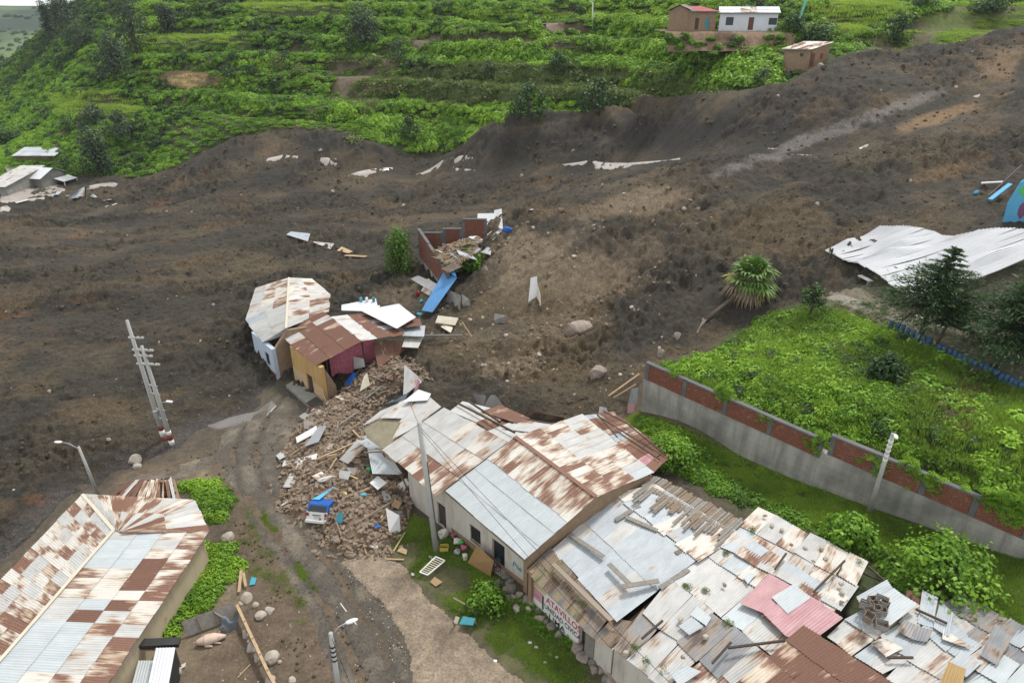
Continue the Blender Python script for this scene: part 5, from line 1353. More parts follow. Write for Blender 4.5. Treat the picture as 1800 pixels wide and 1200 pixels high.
# odd patches nailed over the seams of the shack roofs
for k in range(8):
    sh_, pl = R_.choice(((sh2, [(1085,1140,3.6),(1235,1270,3.6),(1365,1165,4.4),(1180,1025,4.45)]), (sh3, [(1190,1020,4.45),(1365,1155,4.4),(1480,1060,4.6),(1290,940,4.6)]), (sh3, [(1275,965,4.6),(1475,1070,4.55),(1515,995,4.05),(1345,905,4.05)]), (sh5, [(1470,1125,4.45),(1700,1280,4.45),(1820,1190,4.5),(1565,1040,4.5)])))
    Q4 = [PZ(*p) for p in pl]; u, v = R_.uniform(.05, .88), R_.uniform(.05, .85); du, dv = R_.uniform(.07, .16), R_.uniform(.10, .28)
    sheet(sh_, [bil(*Q4, u, v), bil(*Q4, u + du, v), bil(*Q4, u + du, v + dv), bil(*Q4, u, v + dv)], choose(('sheet_white', 4), ('sheet_grey', 2), ('sheet_blue_grey', 3), ('sheet_spotted', 2), ('sheet_patchy', .8)), name='roof_patch', jit=.12, lift=.03)
# ------------------------------------------------------------------ pale blue house and yellow house by the slide
pb = empty('adobe_house', PZ(487, 668, 0), 'pale blue fronted house with many-sided white and rust roof, half sunk in mud', 'house')
K0, K1 = PZ(487, 669, -.1), PZ(452, 636, -.1)
K0 = Vector((K0.x, K0.y, 0)); K1 = Vector((K1.x, K1.y, 0)); kd = (K0 - K1).normalized(); kin = Vector((-kd.y, kd.x, 0))
if kin.dot(K0) < 0: kin = -kin
r0, r1 = PZ(508, 488, 5.0), PZ(503, 577, 5.0)
el = [PZ(462, 602, 3.4), PZ(432, 562, 3.4), PZ(450, 506, 3.4)]
er = [PZ(577, 549, 3.9), PZ(579, 517, 3.9), PZ(548, 490, 3.9)]
rm = lerp(r1, r0, .45)
roof(pb, el[1], el[0], r1, rm, 4, 2, pick_d(('sheet_white', 5), ('sheet_blue_grey', 1)))
sheet(pb, [el[0], PZ(492, 592, 3.9), r1 + Vector((.15, -.1, 0)), r1 - Vector((.1, 0, 0))], 'sheet_white')
roof(pb, el[2], el[1], rm, r0, 5, 3, lambda i, j: 'sheet_white' if j == 0 else choose(('sheet_spotted', 2), ('sheet_patchy', 2), ('sheet_white', 1)))
roof(pb, er[0], er[1], lerp(r1, r0, .6), r1, 4, 2, pick_d(('sheet_white', 4), ('sheet_spotted', 2), ('sheet_patchy', 1)))
roof(pb, er[1], er[2], r0, lerp(r1, r0, .58), 4, 2, pick_d(('sheet_white', 3), ('sheet_spotted', 2), ('sheet_patchy', 1.5)))
MB().bar(r0 + Vector((0, 0, .05)), r1 + Vector((0, 0, .05)), .22, .02).build('ridge_cap', M['cream'], pb)
ub = on_plane(467, 622, K1, kd)
ow = on_plane(470, 627, K1, kd); wr = (ow[0] - .45, ow[0] + .45, ow[1] - .85, ow[1] + .75)
Lk = (K0 - K1).length
a_, b_ = facing(K1, K0)
dk_ = (Vector(b_) - Vector(a_)).normalized(); uw = on_plane(470, 627, a_, dk_)[0]; wr = (uw - .5, uw + .5, 1.0, 2.4)
wall(pb, a_, b_, -.6, 3.35, M['plaster_blue'], [wr], .4)
fit_opening(pb, a_, dk_, wr, 'window')
MB().bar(Vector((a_.x, a_.y, .2)) - kin * .01, Vector((b_.x, b_.y, .2)) - kin * .01, .02, .9).build('painted_dado', M['maroon'], pb)
S1 = K0 + kin * 8.0
ur = (Vector((r1.x, r1.y, 0)) - K0).dot(kin); ur = min(max(ur, 1.5), 7)
gable(pb, [Vector((q.x, q.y, z)) for q, z in ((K0 + kin * .42, -.6), (S1, -.6), (S1, 4.0), (K0 + kin * ur, 4.85), (K0 + kin * .42, 3.35))], -kd * .35, M['adobe'], 'side_wall')
# yellow house ---------------------------------------------------------------
yh = empty('adobe_house', PZ(545, 690, .1), 'yellow fronted house with brown rusted roof torn open to a pink room', 'house')
Y0, Y1 = PZ(519, 668, .15), PZ(572, 710, .1)
Y0 = Vector((Y0.x, Y0.y, 0)); Y1 = Vector((Y1.x, Y1.y, 0)); Y0, Y1 = facing(Y0, Y1); yd = (Y1 - Y0).normalized(); yin = Vector((-yd.y, yd.x, 0))
yE0, yE1, yR1, yR0 = PZ(489, 585, 4.0), PZ(554, 643, 4.0), PZ(636, 600, 5.1), PZ(568, 547, 5.1)
roof(yh, yE0, yE1, yR1, yR0, 8, 3, lambda i, j: 'sheet_white' if (i, j) in ((1, 0), (2, 0), (1, 2)) else 'sheet_brown', jit=.03)
yB1, yB0 = PZ(712, 588, 4.2), PZ(660, 549, 4.2)
roof(yh, yB1, yB0, lerp(yR0, yR1, .2), yR1, 7, 3, lambda i, j: 'sheet_white' if j == 2 else choose(('sheet_brown', 5), ('sheet_blue_grey', 1)), jit=.05)
for q, mt in (([(665,648,2.4),(700,620,2.6),(692,598,3.7),(655,603,3.9)], 'sheet_brown'), ([(690,640,2.0),(702,622,2.3),(730,600,2.8),(692,600,3.6)], 'sheet_brown'),
              ([(668,648,1.9),(704,632,2.0),(700,620,2.4),(666,632,2.5)], 'sheet_brown'), ([(634,546,5.0),(696,577,4.9),(732,558,4.5),(700,534,4.5)], 'sheet_bright'),
              ([(600,546,4.9),(666,548,4.7),(668,536,4.4),(600,537,4.5)], 'sheet_bright'), ([(599,544,4.3),(664,536,4.3),(662,525,4.3),(600,536,4.3)], 'sheet_bright'),
              ([(700,576,4.4),(742,572,4.0),(738,560,4.0),(706,560,4.2)], 'sheet_brown'), ([(708,590,3.9),(745,592,3.4),(748,572,3.6),(710,574,3.8)], 'sheet_blue_grey'),
              ([(706,610,3.2),(735,612,2.8),(745,594,3.0),(712,594,3.4)], 'sheet_white')):
    sheet(yh, [PZ(*p) for p in q], mt, name='slipped_sheet', jit=.05)
uD = on_plane(546, 676, Y0, yd)[0]; dr = (uD - .55, uD + .55, .12, 2.15)
wall(yh, Y0, Y1, -.5, 3.92, M['plaster_yellow'], [dr], .4); fit_opening(yh, Y0, yd, dr, 'door', mats=('metal_dark', 'dark_interior'))
MB().bar(Vector((Y0.x, Y0.y, 1.0)) - yin * .01, Vector((Y0.x, Y0.y, 1.0)) + yd * (dr[0] - .1) - yin * .01, .02, 1.5).build('paint_patch', M['plaster_peach'], yh)
MB().bar(Vector((Y0.x, Y0.y, .9)) + yd * (dr[1] + .15) - yin * .01, Vector((Y1.x, Y1.y, .9)) - yin * .01, .02, 1.5).build('paint_patch', M['plaster_peach'], yh)
nr = Y1 if (Y1.x > Y0.x) else Y0
far_ = Y0 if nr is Y1 else Y1
# pink room wall stands across the house
pw0, pw1 = nr + yin * 2.8 - yd * .2, nr + yin * 8.2 + yd * .6
pk0, pk1 = PZ(584, 668, .6), PZ(664, 650, .6)
pk0 = Vector((pk0.x, pk0.y, 0)); pk1 = Vector((pk1.x, pk1.y, 0))
wall(yh, *facing(pk0, pk1), .2, 3.7, M['plaster_pink'], thick=.4, name='room_wall', zt1=4.3)
wall(yh, *facing(nr + yin * .45, nr + yin * 1.3), -.3, 3.6, M['adobe'], thick=.4, name='broken_wall', zt1=1.6)
wall(yh, *facing(far_ + yin * .41, far_ + yin * 7), -.4, 3.9, M['adobe'], thick=.4, name='side_wall')
MB().bar(PZ(572, 622, 3.8), PZ(584, 706, .2), .14).build('post', M['wood_dark'], yh); MB().bar(PZ(636, 602, 4.6), PZ(648, 672, .6), .14).build('post', M['wood_dark'], yh)
m = MB(); st = [PZ(503, 680, .2), PZ(521, 670, .2), PZ(574, 712, .2), PZ(556, 726, .2)]
m.prism([p + Vector((0, 0, .22)) for p in st], (0, 0, -.6)); m.build('door_step', M['concrete'], yh)
MB().prism([PZ(538, 708, .46), PZ(556, 696, .46), PZ(572, 708, .46), PZ(554, 722, .46)], (0, 0, -.02)).build('floor_grate', M['metal_dark'], yh)
BLOCK.append([tuple(PZ(a, b, 2))[:2] for a, b in ((455,640),(575,715),(700,640),(720,560),(580,500),(450,500))])
# ------------------------------------------------------------------ ruined brick enclosure on the mound
ru = empty('ruined_enclosure', G(760, 480), 'ruined brick and concrete enclosure full of wreckage on the slide', 'ruin')
def brickwork(parent, p0, d, u0, u1, z0, z1, off, bl=.24, bh=.085, slope=0.0, depth=.10):
    nin = Vector((-d.y, d.x, 0)); base = Vector((p0[0], p0[1], 0)); m = MB()
    rows = max(1, int((z1 - z0) / bh)); h = (z1 - z0) / rows; rz = math.atan2(d.y, d.x)
    for r in range(rows):
        u = u0 - (bl * .5 if r % 2 else 0)
        while u < u1 - .02:
            a, b = max(u, u0), min(u + bl, u1)
            if b - a > .05:
                c = (a + b) / 2
                m.box(base + d * c + nin * (off + R_.uniform(-.008, .008)) + Vector((0, 0, z0 + (r + .5) * h + slope * (c - u0))), (b - a - .02, depth, h - .016), rz)
            u += bl
    o = m.build('brickwork', M['brick'], parent); o['kind'] = 'stuff'
    return o
def brick_panel_wall(parent, p0, p1, zb0, zb1, zc0, zc1, zt0, zt1, posts, thick=.3):
    """concrete footing wall, brick panels between concrete posts, concrete coping; heights given at both ends"""
    p0, p1 = Vector((p0[0], p0[1], 0)), Vector((p1[0], p1[1], 0)); d = (p1 - p0).normalized(); L = (p1 - p0).length; nin = Vector((-d.y, d.x, 0))
    def P(u, z, t): return p0 + d * u + nin * t + Vector((0, 0, z))
    lz = lambda a, b, u: a + (b - a) * u / L
    MB().prism([P(0, zb0, 0), P(L, zb1, 0), P(L, zc1, 0), P(0, zc0, 0)], nin * (thick + .25)).build('footing_wall', M['concrete_wall'], parent)
    for k, u in enumerate(posts):
        MB().prism([P(u - .17, lz(zc0, zc1, u - .17), .03), P(u + .17, lz(zc0, zc1, u + .17), .03), P(u + .17, lz(zt0, zt1, u + .17) - .13, .03), P(u - .17, lz(zt0, zt1, u - .17) - .13, .03)], nin * (thick)).build('post', M['concrete_dark'], parent)
    for a, b in zip(posts[:-1], posts[1:]):
        a, b = a + .17, b - .17; n = max(1, int((b - a) / 1.1))
        MB().prism([P(a, lz(zc0, zc1, a), .14), P(b, lz(zc0, zc1, b), .14), P(b, lz(zt0, zt1, b) - .13, .14), P(a, lz(zt0, zt1, a) - .13, .14)], nin * .12).build('mortar_bed', M['mortar'], parent)
        sl = (zt1 - zt0) / L
        brickwork(parent, p0, d, a + .01, b - .01, lz(zc0, zc1, a) + .01, lz(zt0, zt1, a) - .14, .11, slope=sl)
        MB().prism([P(a - .34, lz(zt0, zt1, a) - .129, -.02), P(b + .34, lz(zt0, zt1, b) - .129, -.02), P(b + .34, lz(zt0, zt1, b), -.02), P(a - .34, lz(zt0, zt1, a), -.02)], nin * (thick + .08)).build('coping', M['concrete_dark'], parent)
# long side wall (towards the street) and stepped rear wall
g0, g1 = at_z(738, 470, 1.6), at_z(788, 535, 1.4)
Ltw = None
A_, B_ = facing(Vector(g0), Vector(g1)); dd = (Vector((B_[0], B_[1], 0)) - Vector((A_[0], A_[1], 0))); Lr = dd.length; dd.normalize()
zt_l = on_plane(740, 408, A_, dd)[1] if A_[1] > B_[1] else on_plane(784, 478, A_, dd)[1]
zt_r = on_plane(784, 478, A_, dd)[1] if A_[1] > B_[1] else on_plane(740, 408, A_, dd)[1]
brick_panel_wall(ru, A_, B_, .6, .6, 3.1, 2.9, zt_l, zt_r, [.17, Lr * .36, Lr * .68, Lr - .17])
farp = Vector(g0 if g0[1] > g1[1] else g1); farp.z = 0
for x0, x1, py in ((741, 778, 409), (778, 812, 402), (812, 856, 385)):
    q0, q1 = at_y(x0, py, farp.y + .2), at_y(x1, py, farp.y + .2)
    a = Vector((q0[0], farp.y + .2, 0)); b = Vector((q1[0] - .02, farp.y + .2, 0)); L_ = (b - a).length
    brick_panel_wall(ru, a, b, 1.5, 1.5, q0[2] - 2.6, q0[2] - 2.6, q0[2], q0[2], [.17, L_ - .17])
heap = []
for k in range(1100):
    px, py = R_.uniform(752, 842), R_.uniform(414, 474)
    if inpoly(np.array([px]), np.array([py]), [(762,442),(800,428),(838,416),(842,440),(795,472),(776,458)])[0]: heap.append(tuple(Vector(at_y(px, py, farp.y - 1.0 - (py - 408) * .14 * 1.2))))
scatter('ruin_heap', heap, rng.uniform(.12, .45, len(heap)), np.zeros(len(heap)), C_TAN, 'heap of broken earth and brick inside the ruined enclosure', 'rubble', tilt=1.0)
for k in range(16):
    p = Vector(R_.choice(heap)) + Vector((0, -.25, .15)); an = R_.uniform(0, 3.1); d_ = Vector((math.cos(an), math.sin(an) * .5, R_.gauss(0, .3))) * R_.uniform(.5, 1.3); e_ = Vector((-math.sin(an), math.cos(an) * .5, R_.uniform(.1, .5))) * R_.uniform(.3, .7)
    o = sheet(None, [p - d_ - e_, p + d_ - e_, p + d_ + e_, p - d_ + e_], choose(('sheet_white', 3), ('sheet_slate', 2), ('sheet_blue_grey', 2), ('sheet_dark', 2), ('sheet_rusty', 2), ('sheet_bright', 1)), name='tin_scrap', jit=.15); tag(o, 'bent scrap of sheet metal heaped inside the ruined enclosure', 'tin scrap', 'tin scraps in the ruin')
# ------------------------------------------------------------------ long retaining wall with brick parapet
rw_ = empty('retaining_wall', (20, 38, 3), 'long grey concrete retaining wall topped with red brick panels', 'wall')
def foot(px, pyb, zb): v = at_z(px, pyb, zb); return Vector((v[0], v[1], 0))
q0, q1, q2 = foot(1126, 723, 2.3), foot(1430, 846, 3.35), foot(1860, 990, 4.0)
q2 = q1 + (q2 - q1) * 1.5
for a, b, zb0, zb1, tops in ((q0, q1, 1.6, 2.9, ((1130, 634), (1421, 762))), (q1, q2, 2.9, 3.6, ((1446, 757), (1800, 907)))):
    d = (b - a).normalized(); L = (b - a).length
    u0, z0 = on_plane(*tops[0], a, d); u1, z1 = on_plane(*tops[1], a, d); sl = (z1 - z0) / (u1 - u0)
    T0, T1 = z0 - sl * u0, z0 + sl * (L - u0)
    n = 4 if a is q0 else 7
    posts = [.2 + (L - .4) * k / n for k in range(n + 1)] if a is q0 else [.55 + (L - .8) * k / n for k in range(n + 1)]
    brick_panel_wall(rw_, a, b, zb0, zb1, T0 - 1.6, T1 - 1.5, T0, T1, posts, .28)
# vines trailing over the coping
x_, y_, z_, t_ = [], [], [], []
for px, py, n in ((1272,690,70),(1350,740,12),(1432,780,30),(1545,815,40),(1640,845,50),(1775,880,150),(1790,900,160),(1180,650,15),(1600,820,20),(1450,770,14)):
    seg = (q0, q1) if px < 1430 else (q1, q2); d = (seg[1] - seg[0]).normalized(); u, z = on_plane(px, py, seg[0], d); nin = Vector((-d.y, d.x, 0))
    for k in range(n):
        p = seg[0] + d * (u + R_.gauss(0, .35 if n < 100 else .8)) + nin * R_.uniform(-.12, .3); x_.append((p.x, p.y, z + .35 - abs(R_.gauss(0, .55)))); t_.append(.75 + R_.gauss(0, .12))
scatter('wall_vines', x_, rng.uniform(.16, .34, len(x_)), t_, C_VINE, 'light green creepers hanging over the top of the retaining wall', 'creeper', tilt=.6)
# ------------------------------------------------------------------ houses up the hill and far left
def box_house(name, label, corners, h, roofz, mat, roofpick, over=.35, cols=6, rows=2, extra=None, openings=()):
    """corners: near-left, near-right, far-right, far-left ground points (Vectors); single pitch roof, roofz = rise at the rear"""
    zb = min(c.z for c in corners) - 1.0; zt = max(c.z for c in corners[:2]) + h
    t = empty(name, sum(corners, Vector()) / 4, label, 'house')
    P = [Vector((c.x, c.y, 0)) for c in corners]; d = (P[1] - P[0]).normalized()
    ops = [(o[0], o[1], corners[0].z + o[2], corners[0].z + o[3]) for o in openings]
    wall(t, P[0], P[1], zb, zt, mat, ops, .3)
    for o, oo in zip(ops, openings): fit_opening(t, P[0], d, o, oo[4], mats=(oo[5] if len(oo) > 5 else 'wood_dark', 'dark_interior'), inset=.08)
    sm = mat if extra is None else extra
    wall(t, P[1] + (P[2] - P[1]).normalized() * .305, P[2], zb, zt, sm, (), .3, 'side_wall', zt + roofz); wall(t, P[3], P[0] + (P[3] - P[0]).normalized() * .305, zb, zt + roofz, sm, (), .3, 'side_wall', zt)
    nin = (P[3] - P[0]).normalized()
    A, B = P[0] - nin * over - d * over, P[1] - nin * over + d * over; C, D = P[2] + nin * over + d * over, P[3] + nin * over - d * over
    for v, z in ((A, zt + .02), (B, zt + .02), (C, zt + roofz + .08), (D, zt + roofz + .08)): v.z = z + .06
    roof(t, A, B, C, D, cols, rows, roofpick, amp=.03, pitch=.3)
    MB().bar(A - Vector((0, 0, .08)), B - Vector((0, 0, .08)), .08, .12).build('fascia', M['wood_grey'], t)
    BLOCK.append([tuple(p)[:2] for p in P])
    return t
def hill_corners(pxl, pyl, pxr, pyr, dep, turn=0.0):
    a, b = G0(pxl, pyl), G0(pxr, pyr)
    b = at_y(pxr, pyr, b[1]); a, b = Vector(a), Vector(b); z = (a.z + b.z) / 2; a.z = b.z = z
    d = (b - a).normalized(); nin = Vector((-d.y, d.x, 0)); return [a, b, b + nin * dep + d * turn, a + nin * dep + d * turn]
wh = [Vector(at_y(x, y, Y)) for x, y, Y in ((1263, 51, 133), (1364, 54, 131))]
z_ = min(w.z for w in wh); wh = [Vector((w.x, w.y, z_)) for w in wh]; dw = (wh[1] - wh[0]).normalized(); nw = Vector((-dw.y, dw.x, 0))
def earth_platform(front, depth, toe, label_name='house_terrace'):
    a, b = Vector(front[0]), Vector(front[1]); d = (b - a).normalized(); n = Vector((-d.y, d.x, 0)); z = min(a.z, b.z); N_, K_ = 40, 9; V_, F_ = [], []
    L = (b - a).length
    for j in range(K_ + 1):
        for i in range(N_ + 1):
            u = -1 + (L + 3) * i / N_; v = j / K_
            if v < .5: t = v / .5; off = -toe[0] - toe[1] * (1 - t); zz = z - toe[2] * (1 - t)
            else: off = -toe[0] + (depth + toe[0]) * (v - .5) / .5; zz = z - .02
            p = a + d * u + n * off; w = float(fbm(np.array([p.x / 2.2]), np.array([p.y / 2.2 + j]), 3, 330)[0]); V_.append((p.x, p.y - (w * 1.6 if v < .5 else 0), zz + w * .5 * (1 if v < .55 else .2) - .1))
    for j in range(K_):
        for i in range(N_): q = j * (N_ + 1) + i; F_.append((q, q + 1, q + N_ + 2, q + N_ + 1))
    c = np.tile(np.array((.20, .135, .088)), (len(V_), 1)); V_ = np.array(V_); c = mixc(c, (.12, .078, .05), sstep(0, .2, fbm(V_[:, 0] / 2, V_[:, 2] / 2, 3, 331))); add_ground(label_name, V_, np.array(F_), M['soil'], c)
earth_platform((Vector(at_y(1176, 50, 131)), Vector(at_y(1366, 54, 131))), 9, (2.6, 2.8, 3.0))
bp = [tuple(at_y(a + R_.gauss(0, 3), b + R_.gauss(0, 2), 127.6 - .05 * (b - 60) + R_.gauss(0, .3))) for a, b, n_ in ((1176,66,8),(1184,72,9),(1192,80,9),(1206,64,6),(1250,70,6),(1300,68,6),(1352,68,7),(1372,66,8),(1180,76,9),(1195,84,8),(1215,74,7),(1232,80,8),(1262,84,6),(1288,80,9),(1320,88,7),(1345,84,9),(1366,76,8),(1222,94,8),(1250,96,8),(1302,96,8)) for _ in range(int(n_ * 1.6))]
scatter('bank_bushes', bp, rng.uniform(.35, .8, len(bp)), .45 + rng.normal(0, .15, len(bp)), C_LUSH, 'bushes clinging to the bare bank below the hillside houses', 'bushes')
wc = [wh[0], wh[1], wh[1] + nw * 6 + dw * .4, wh[0] + nw * 6 + dw * .4]
box_house('hill_house', 'long white hillside house with pale tin roof and brown door', wc, 2.75, .9, M['plaster_house'], lambda i, j: 'sheet_patchy' if 4 <= i <= 6 else 'sheet_bright', cols=11, extra=M['adobe'],
          openings=((1.1, 2.4, .8, 2.1, 'window'), (5.0, 5.9, .05, 2.1, 'door', 'door_brown'), (8.4, 9.8, .9, 2.0, 'window')))
ah = [Vector(at_y(1212, 53, 131)), Vector(at_y(1257, 50, 133))]; z_ = ah[0].z; ah[1].z = z_
da = (ah[1] - ah[0]).normalized(); na = Vector((-da.y, da.x, 0))
ac = [ah[0], ah[1], ah[1] + na * 5.5, ah[0] + na * 5.5]
box_house('hill_house', 'adobe hillside house with part red roof beside the white house', ac, 2.9, .7, M['adobe'], lambda i, j: 'sheet_red' if i >= 2 else 'sheet_dark', cols=5, openings=((1.0, 1.8, .05, 1.9, 'door', 'wood_dark'), (3.2, 4.0, .05, 1.9, 'door', 'teal')))
ah2 = [Vector(at_y(1174, 45, 133)), Vector(at_y(1211, 52.5, 131.5))]; z_ = ah2[1].z; ah2[0].z = z_
d2 = (ah2[1] - ah2[0]).normalized(); n2 = Vector((-d2.y, d2.x, 0))
gb = empty('adobe_annex', ah2[0], 'windowless adobe annex with gabled end left of the red roof', 'annex')
pk = (ah2[0] + ah2[1]) / 2 + Vector((0, 0, 3.9)); zb = Vector((0, 0, -1))
gable(gb, [ah2[0] + zb, ah2[1] + zb, ah2[1] + Vector((0, 0, 2.9)), pk, ah2[0] + Vector((0, 0, 2.9))], n2 * 5, M['adobe'])
for s0, s1 in ((ah2[0] + Vector((0, 0, 2.9)) - d2 * .4, pk), (pk, ah2[1] + Vector((0, 0, 2.9)) + d2 * .4)):
    for k in range(4):
        a = n2 * (-.4 + 1.5 * k); b = n2 * (-.4 + 1.5 * (k + 1) + .06); up = Vector((0, 0, .08)); 
        if s0 is pk: sheet(gb, [s1 + a + up, s1 + b + up, s0 + b + up, s0 + a + up], 'sheet_dark', lift=.03)
        else: sheet(gb, [s0 + a + up, s0 + b + up, s1 + b + up, s1 + a + up], 'sheet_dark', lift=.03)
lh = [Vector(at_y(1376, 109, 117)), Vector(at_y(1421, 118, 115.4))]; lh[1].z = lh[0].z = min(lh[0].z, lh[1].z); earth_platform((lh[0], lh[1] + Vector((4, 0, 0))), 7, (.8, 1.0, 2.5))
if 0: lh = [Vector(G0(1376, 108)), Vector(at_y(1421, 118, G0(1376, 108)[1] - 1.8))]; lh[1].z = lh[0].z = min(lh[0].z, lh[1].z)
dl = (lh[1] - lh[0]).normalized(); nl = Vector((-dl.y, dl.x, 0))
lc = [lh[0], lh[1], lh[1] + nl * 4.6 + dl * 2.6, lh[0] + nl * 4.6 + dl * 2.6]
t_ = box_house('adobe_hut', 'small adobe hut with rusty tin roof and red door at the edge of the slide', lc, 2.5, .9, M['adobe'], lambda i, j: choose(('sheet_patchy', 2), ('sheet_spotted', 2), ('sheet_rusty', 1)), cols=6, openings=((2.4, 2.9, 1.5, 2.0, 'window'),))
t_['category'] = 'hut'
sd = (lc[2] - lc[1]).normalized(); sd.z = 0
for u, w, z0, z1, nm, mt in ((.75, .9, .05, 2.0, 'door', 'door_brown'), (3.2, .7, 1.1, 1.9, 'shutter', 'red_paint')):
    p = lc[1] + sd * u - Vector((-sd.y, sd.x, 0)) * .03; MB().box(p + Vector((0, 0, (z0 + z1) / 2)), (w, .05, z1 - z0), math.atan2(sd.y, sd.x)).build(nm, M[mt], t_)
# far left cluster beside the slide
def left_house(label, pl, pr, Yd, h, dep, rise, mat, pick, cols=6, turn=0.0):
    a, b = Vector(at_y(*pl, Yd)), Vector(at_y(*pr, Yd + (0.0)))
    z = min(a.z, b.z); a.z = b.z = z; d = (b - a).normalized(); n = Vector((-d.y, d.x, 0))
    return box_house('valley_house', label, [a, b, b + n * dep + d * turn, a + n * dep + d * turn], h, rise, mat, pick, cols=cols)
left_house('brown valley house with long pale roof, rearmost of the far left cluster', (12, 283), (74, 276), 172, 2.6, 6, 1.0, M['adobe'], pick_d(('sheet_white', 3), ('sheet_spotted', 1), ('sheet_patchy', 1)), 8)
left_house('low valley house with bluish tin roof in the middle of the far left cluster', (30, 289), (98, 281), 162, 2.0, 4.5, 1.0, M['adobe_dark'], pick_d(('sheet_blue_grey', 3), ('sheet_grey', 2)), 9)
vh = empty('valley_house', at_y(95, 318, 150), 'gabled valley house with clean white roof at the edge of the mud', 'house')
va, vb = Vector(at_y(74, 321, 146)), Vector(at_y(112, 306, 152)); vz = -3.2
va.z = vb.z = vz; dv = (vb - va).normalized(); nv = Vector((-dv.y, dv.x, 0)); pkv = (va + vb) / 2 + Vector((0, 0, 4.2))
gable(vh, [va + zb, vb + zb, vb + Vector((0, 0, 2.7)), pkv, va + Vector((0, 0, 2.7))], nv * 7, M['concrete'])
for s0, s1 in ((va + Vector((0, 0, 2.6)) - dv * .9, pkv), (vb + Vector((0, 0, 2.6)) + dv * .9, pkv)):
    for k in range(4):
        a, b, up = nv * (-.7 + 2.1 * k), nv * (-.7 + 2.1 * (k + 1) + .08), Vector((0, 0, .1))
        sheet(vh, [s0 + a + up, s0 + b + up, s1 + b + up, s1 + a + up], 'sheet_bright', lift=.03, pitch=.4)
sheet(vh, [va - nv * 2.6 + dv * 3 + Vector((0, 0, 1.4)), va - nv * 2.6 + dv * 7 + Vector((0, 0, 1.4)), va - nv * .1 + dv * 7 + Vector((0, 0, 2.0)), va - nv * .1 + dv * 3 + Vector((0, 0, 2.0))], 'sheet_bright', name='porch_sheet', pitch=.4)
for u in (3.2, 6.8): MB().bar(va - nv * 2.5 + dv * u + Vector((0, 0, -.5)), va - nv * 2.5 + dv * u + Vector((0, 0, 1.38)), .12).build('porch_post', M['white'], vh)
left_house('flat grey-roofed building cut off by the left picture edge', (-28, 336), (12, 334), 138, .9, 13, 1.4, M['concrete'], pick_d(('sheet_white', 1)), 4)
sw = [G0(18, 292), G0(30, 312), G0(52, 332)]
m = MB()
for a, b in zip(sw[:-1], sw[1:]): m.bar(Vector(a) + Vector((0, 0, .1)), Vector(b) + Vector((0, 0, .1)), 2.4, .3)
wk = m.build('footpath', M['concrete'], None); wk['kind'] = 'structure'
# ------------------------------------------------------------------ rubble of the fallen houses
RUB = wpoly([(503,882),(497,800),(525,752),(575,715),(610,690),(650,660),(715,648),(748,672),(735,690),(690,700),(640,735),(655,790),(690,835),(722,890),(705,940),(665,968),(615,985),(572,955)])
def rub_h(x, y):
    d = sdist(x, y, RUB) + 1.9 * fbm(x / 2.4, y / 2.4, 4, 300, .6)
    return np.where(d > 0, 1.25 * (1 - np.exp(-np.maximum(d, 0) / 1.4)) + fbm(x / 1.1, y / 1.1, 3, 301) * .7 * sstep(0, 1.2, d), 0.0), d
def topz(x, y):
    h, d = rub_h(np.array([x]), np.array([y])); return gz(x, y) + float(h[0])
def T(px, py, dz=0.0):
    p = Vector(G0(px, py)); x, y = p.x, p.y
    for _ in range(3):
        q = at_z(px, py, topz(x, y) + dz)
        if abs(q[1] - p.y) > 14: break
        x, y = q[0], q[1]
    return Vector((x, y, topz(x, y) + dz))
xs = [p[0] for p in RUB]; ys = [p[1] for p in RUB]
gx, gy = np.meshgrid(np.arange(min(xs) - .6, max(xs) + .6, .16), np.arange(min(ys) - .6, max(ys) + .6, .16)); x, y = gx.ravel(), gy.ravel()
h, d = rub_h(x, y); z = ground(x, y) + h + fbm(x / .35, y / .35, 2, 303) * .22 * sstep(0, .5, d); z = np.where(d < .05, ground(x, y) - .05, z)
I = np.arange(len(x)).reshape(gx.shape); F = np.stack([I[:-1, :-1], I[:-1, 1:], I[1:, 1:], I[1:, :-1]], -1).reshape(-1, 4)
V, F, used = compact(x, y, z, F, d > -.3)
cc = np.tile(np.array((.17, .12, .08)), (len(V), 1)); cc = mixc(cc, (.10, .072, .05), sstep(0, .2, fbm(x[used] / 2, y[used] / 2, 3, 304)))
add_ground('rubble_mound', V, F, M['soil'], cc)
brick_mes = []
for s in range(5):
    bm = bmesh.new(); bmesh.ops.create_cube(bm, size=1)
    for v in bm.verts: v.co = Vector((v.co.x * .40 * R_.uniform(.85, 1.1), v.co.y * .24 * R_.uniform(.85, 1.1), v.co.z * .13)) + Vector((R_.gauss(0, .015), R_.gauss(0, .015), R_.gauss(0, .01)))
    bmesh.ops.bevel(bm, geom=bm.edges[:], offset=.018, segments=1, affect='EDGES'); me = bpy.data.meshes.new('adobe_brick'); bm.to_mesh(me); bm.free(); me.materials.append(M['adobe_brick']); brick_mes.append(me)
pts = []
while len(pts) < 2300:
    n = 4000; x = rng.uniform(min(xs), max(xs), n); y = rng.uniform(min(ys), max(ys), n); h, d = rub_h(x, y)
    k = d > -1.1 * rng.uniform(0, 1, n) ** 3 - .05; pts += list(zip(x[k], y[k]))
pts = np.array(pts[:2300]); hz = ground(pts[:, 0], pts[:, 1]) + rub_h(pts[:, 0], pts[:, 1])[0]
order = np.argsort(pts[:, 1])       # nearest first
near300 = set(order[:900:3].tolist())
BV, BF = [], []
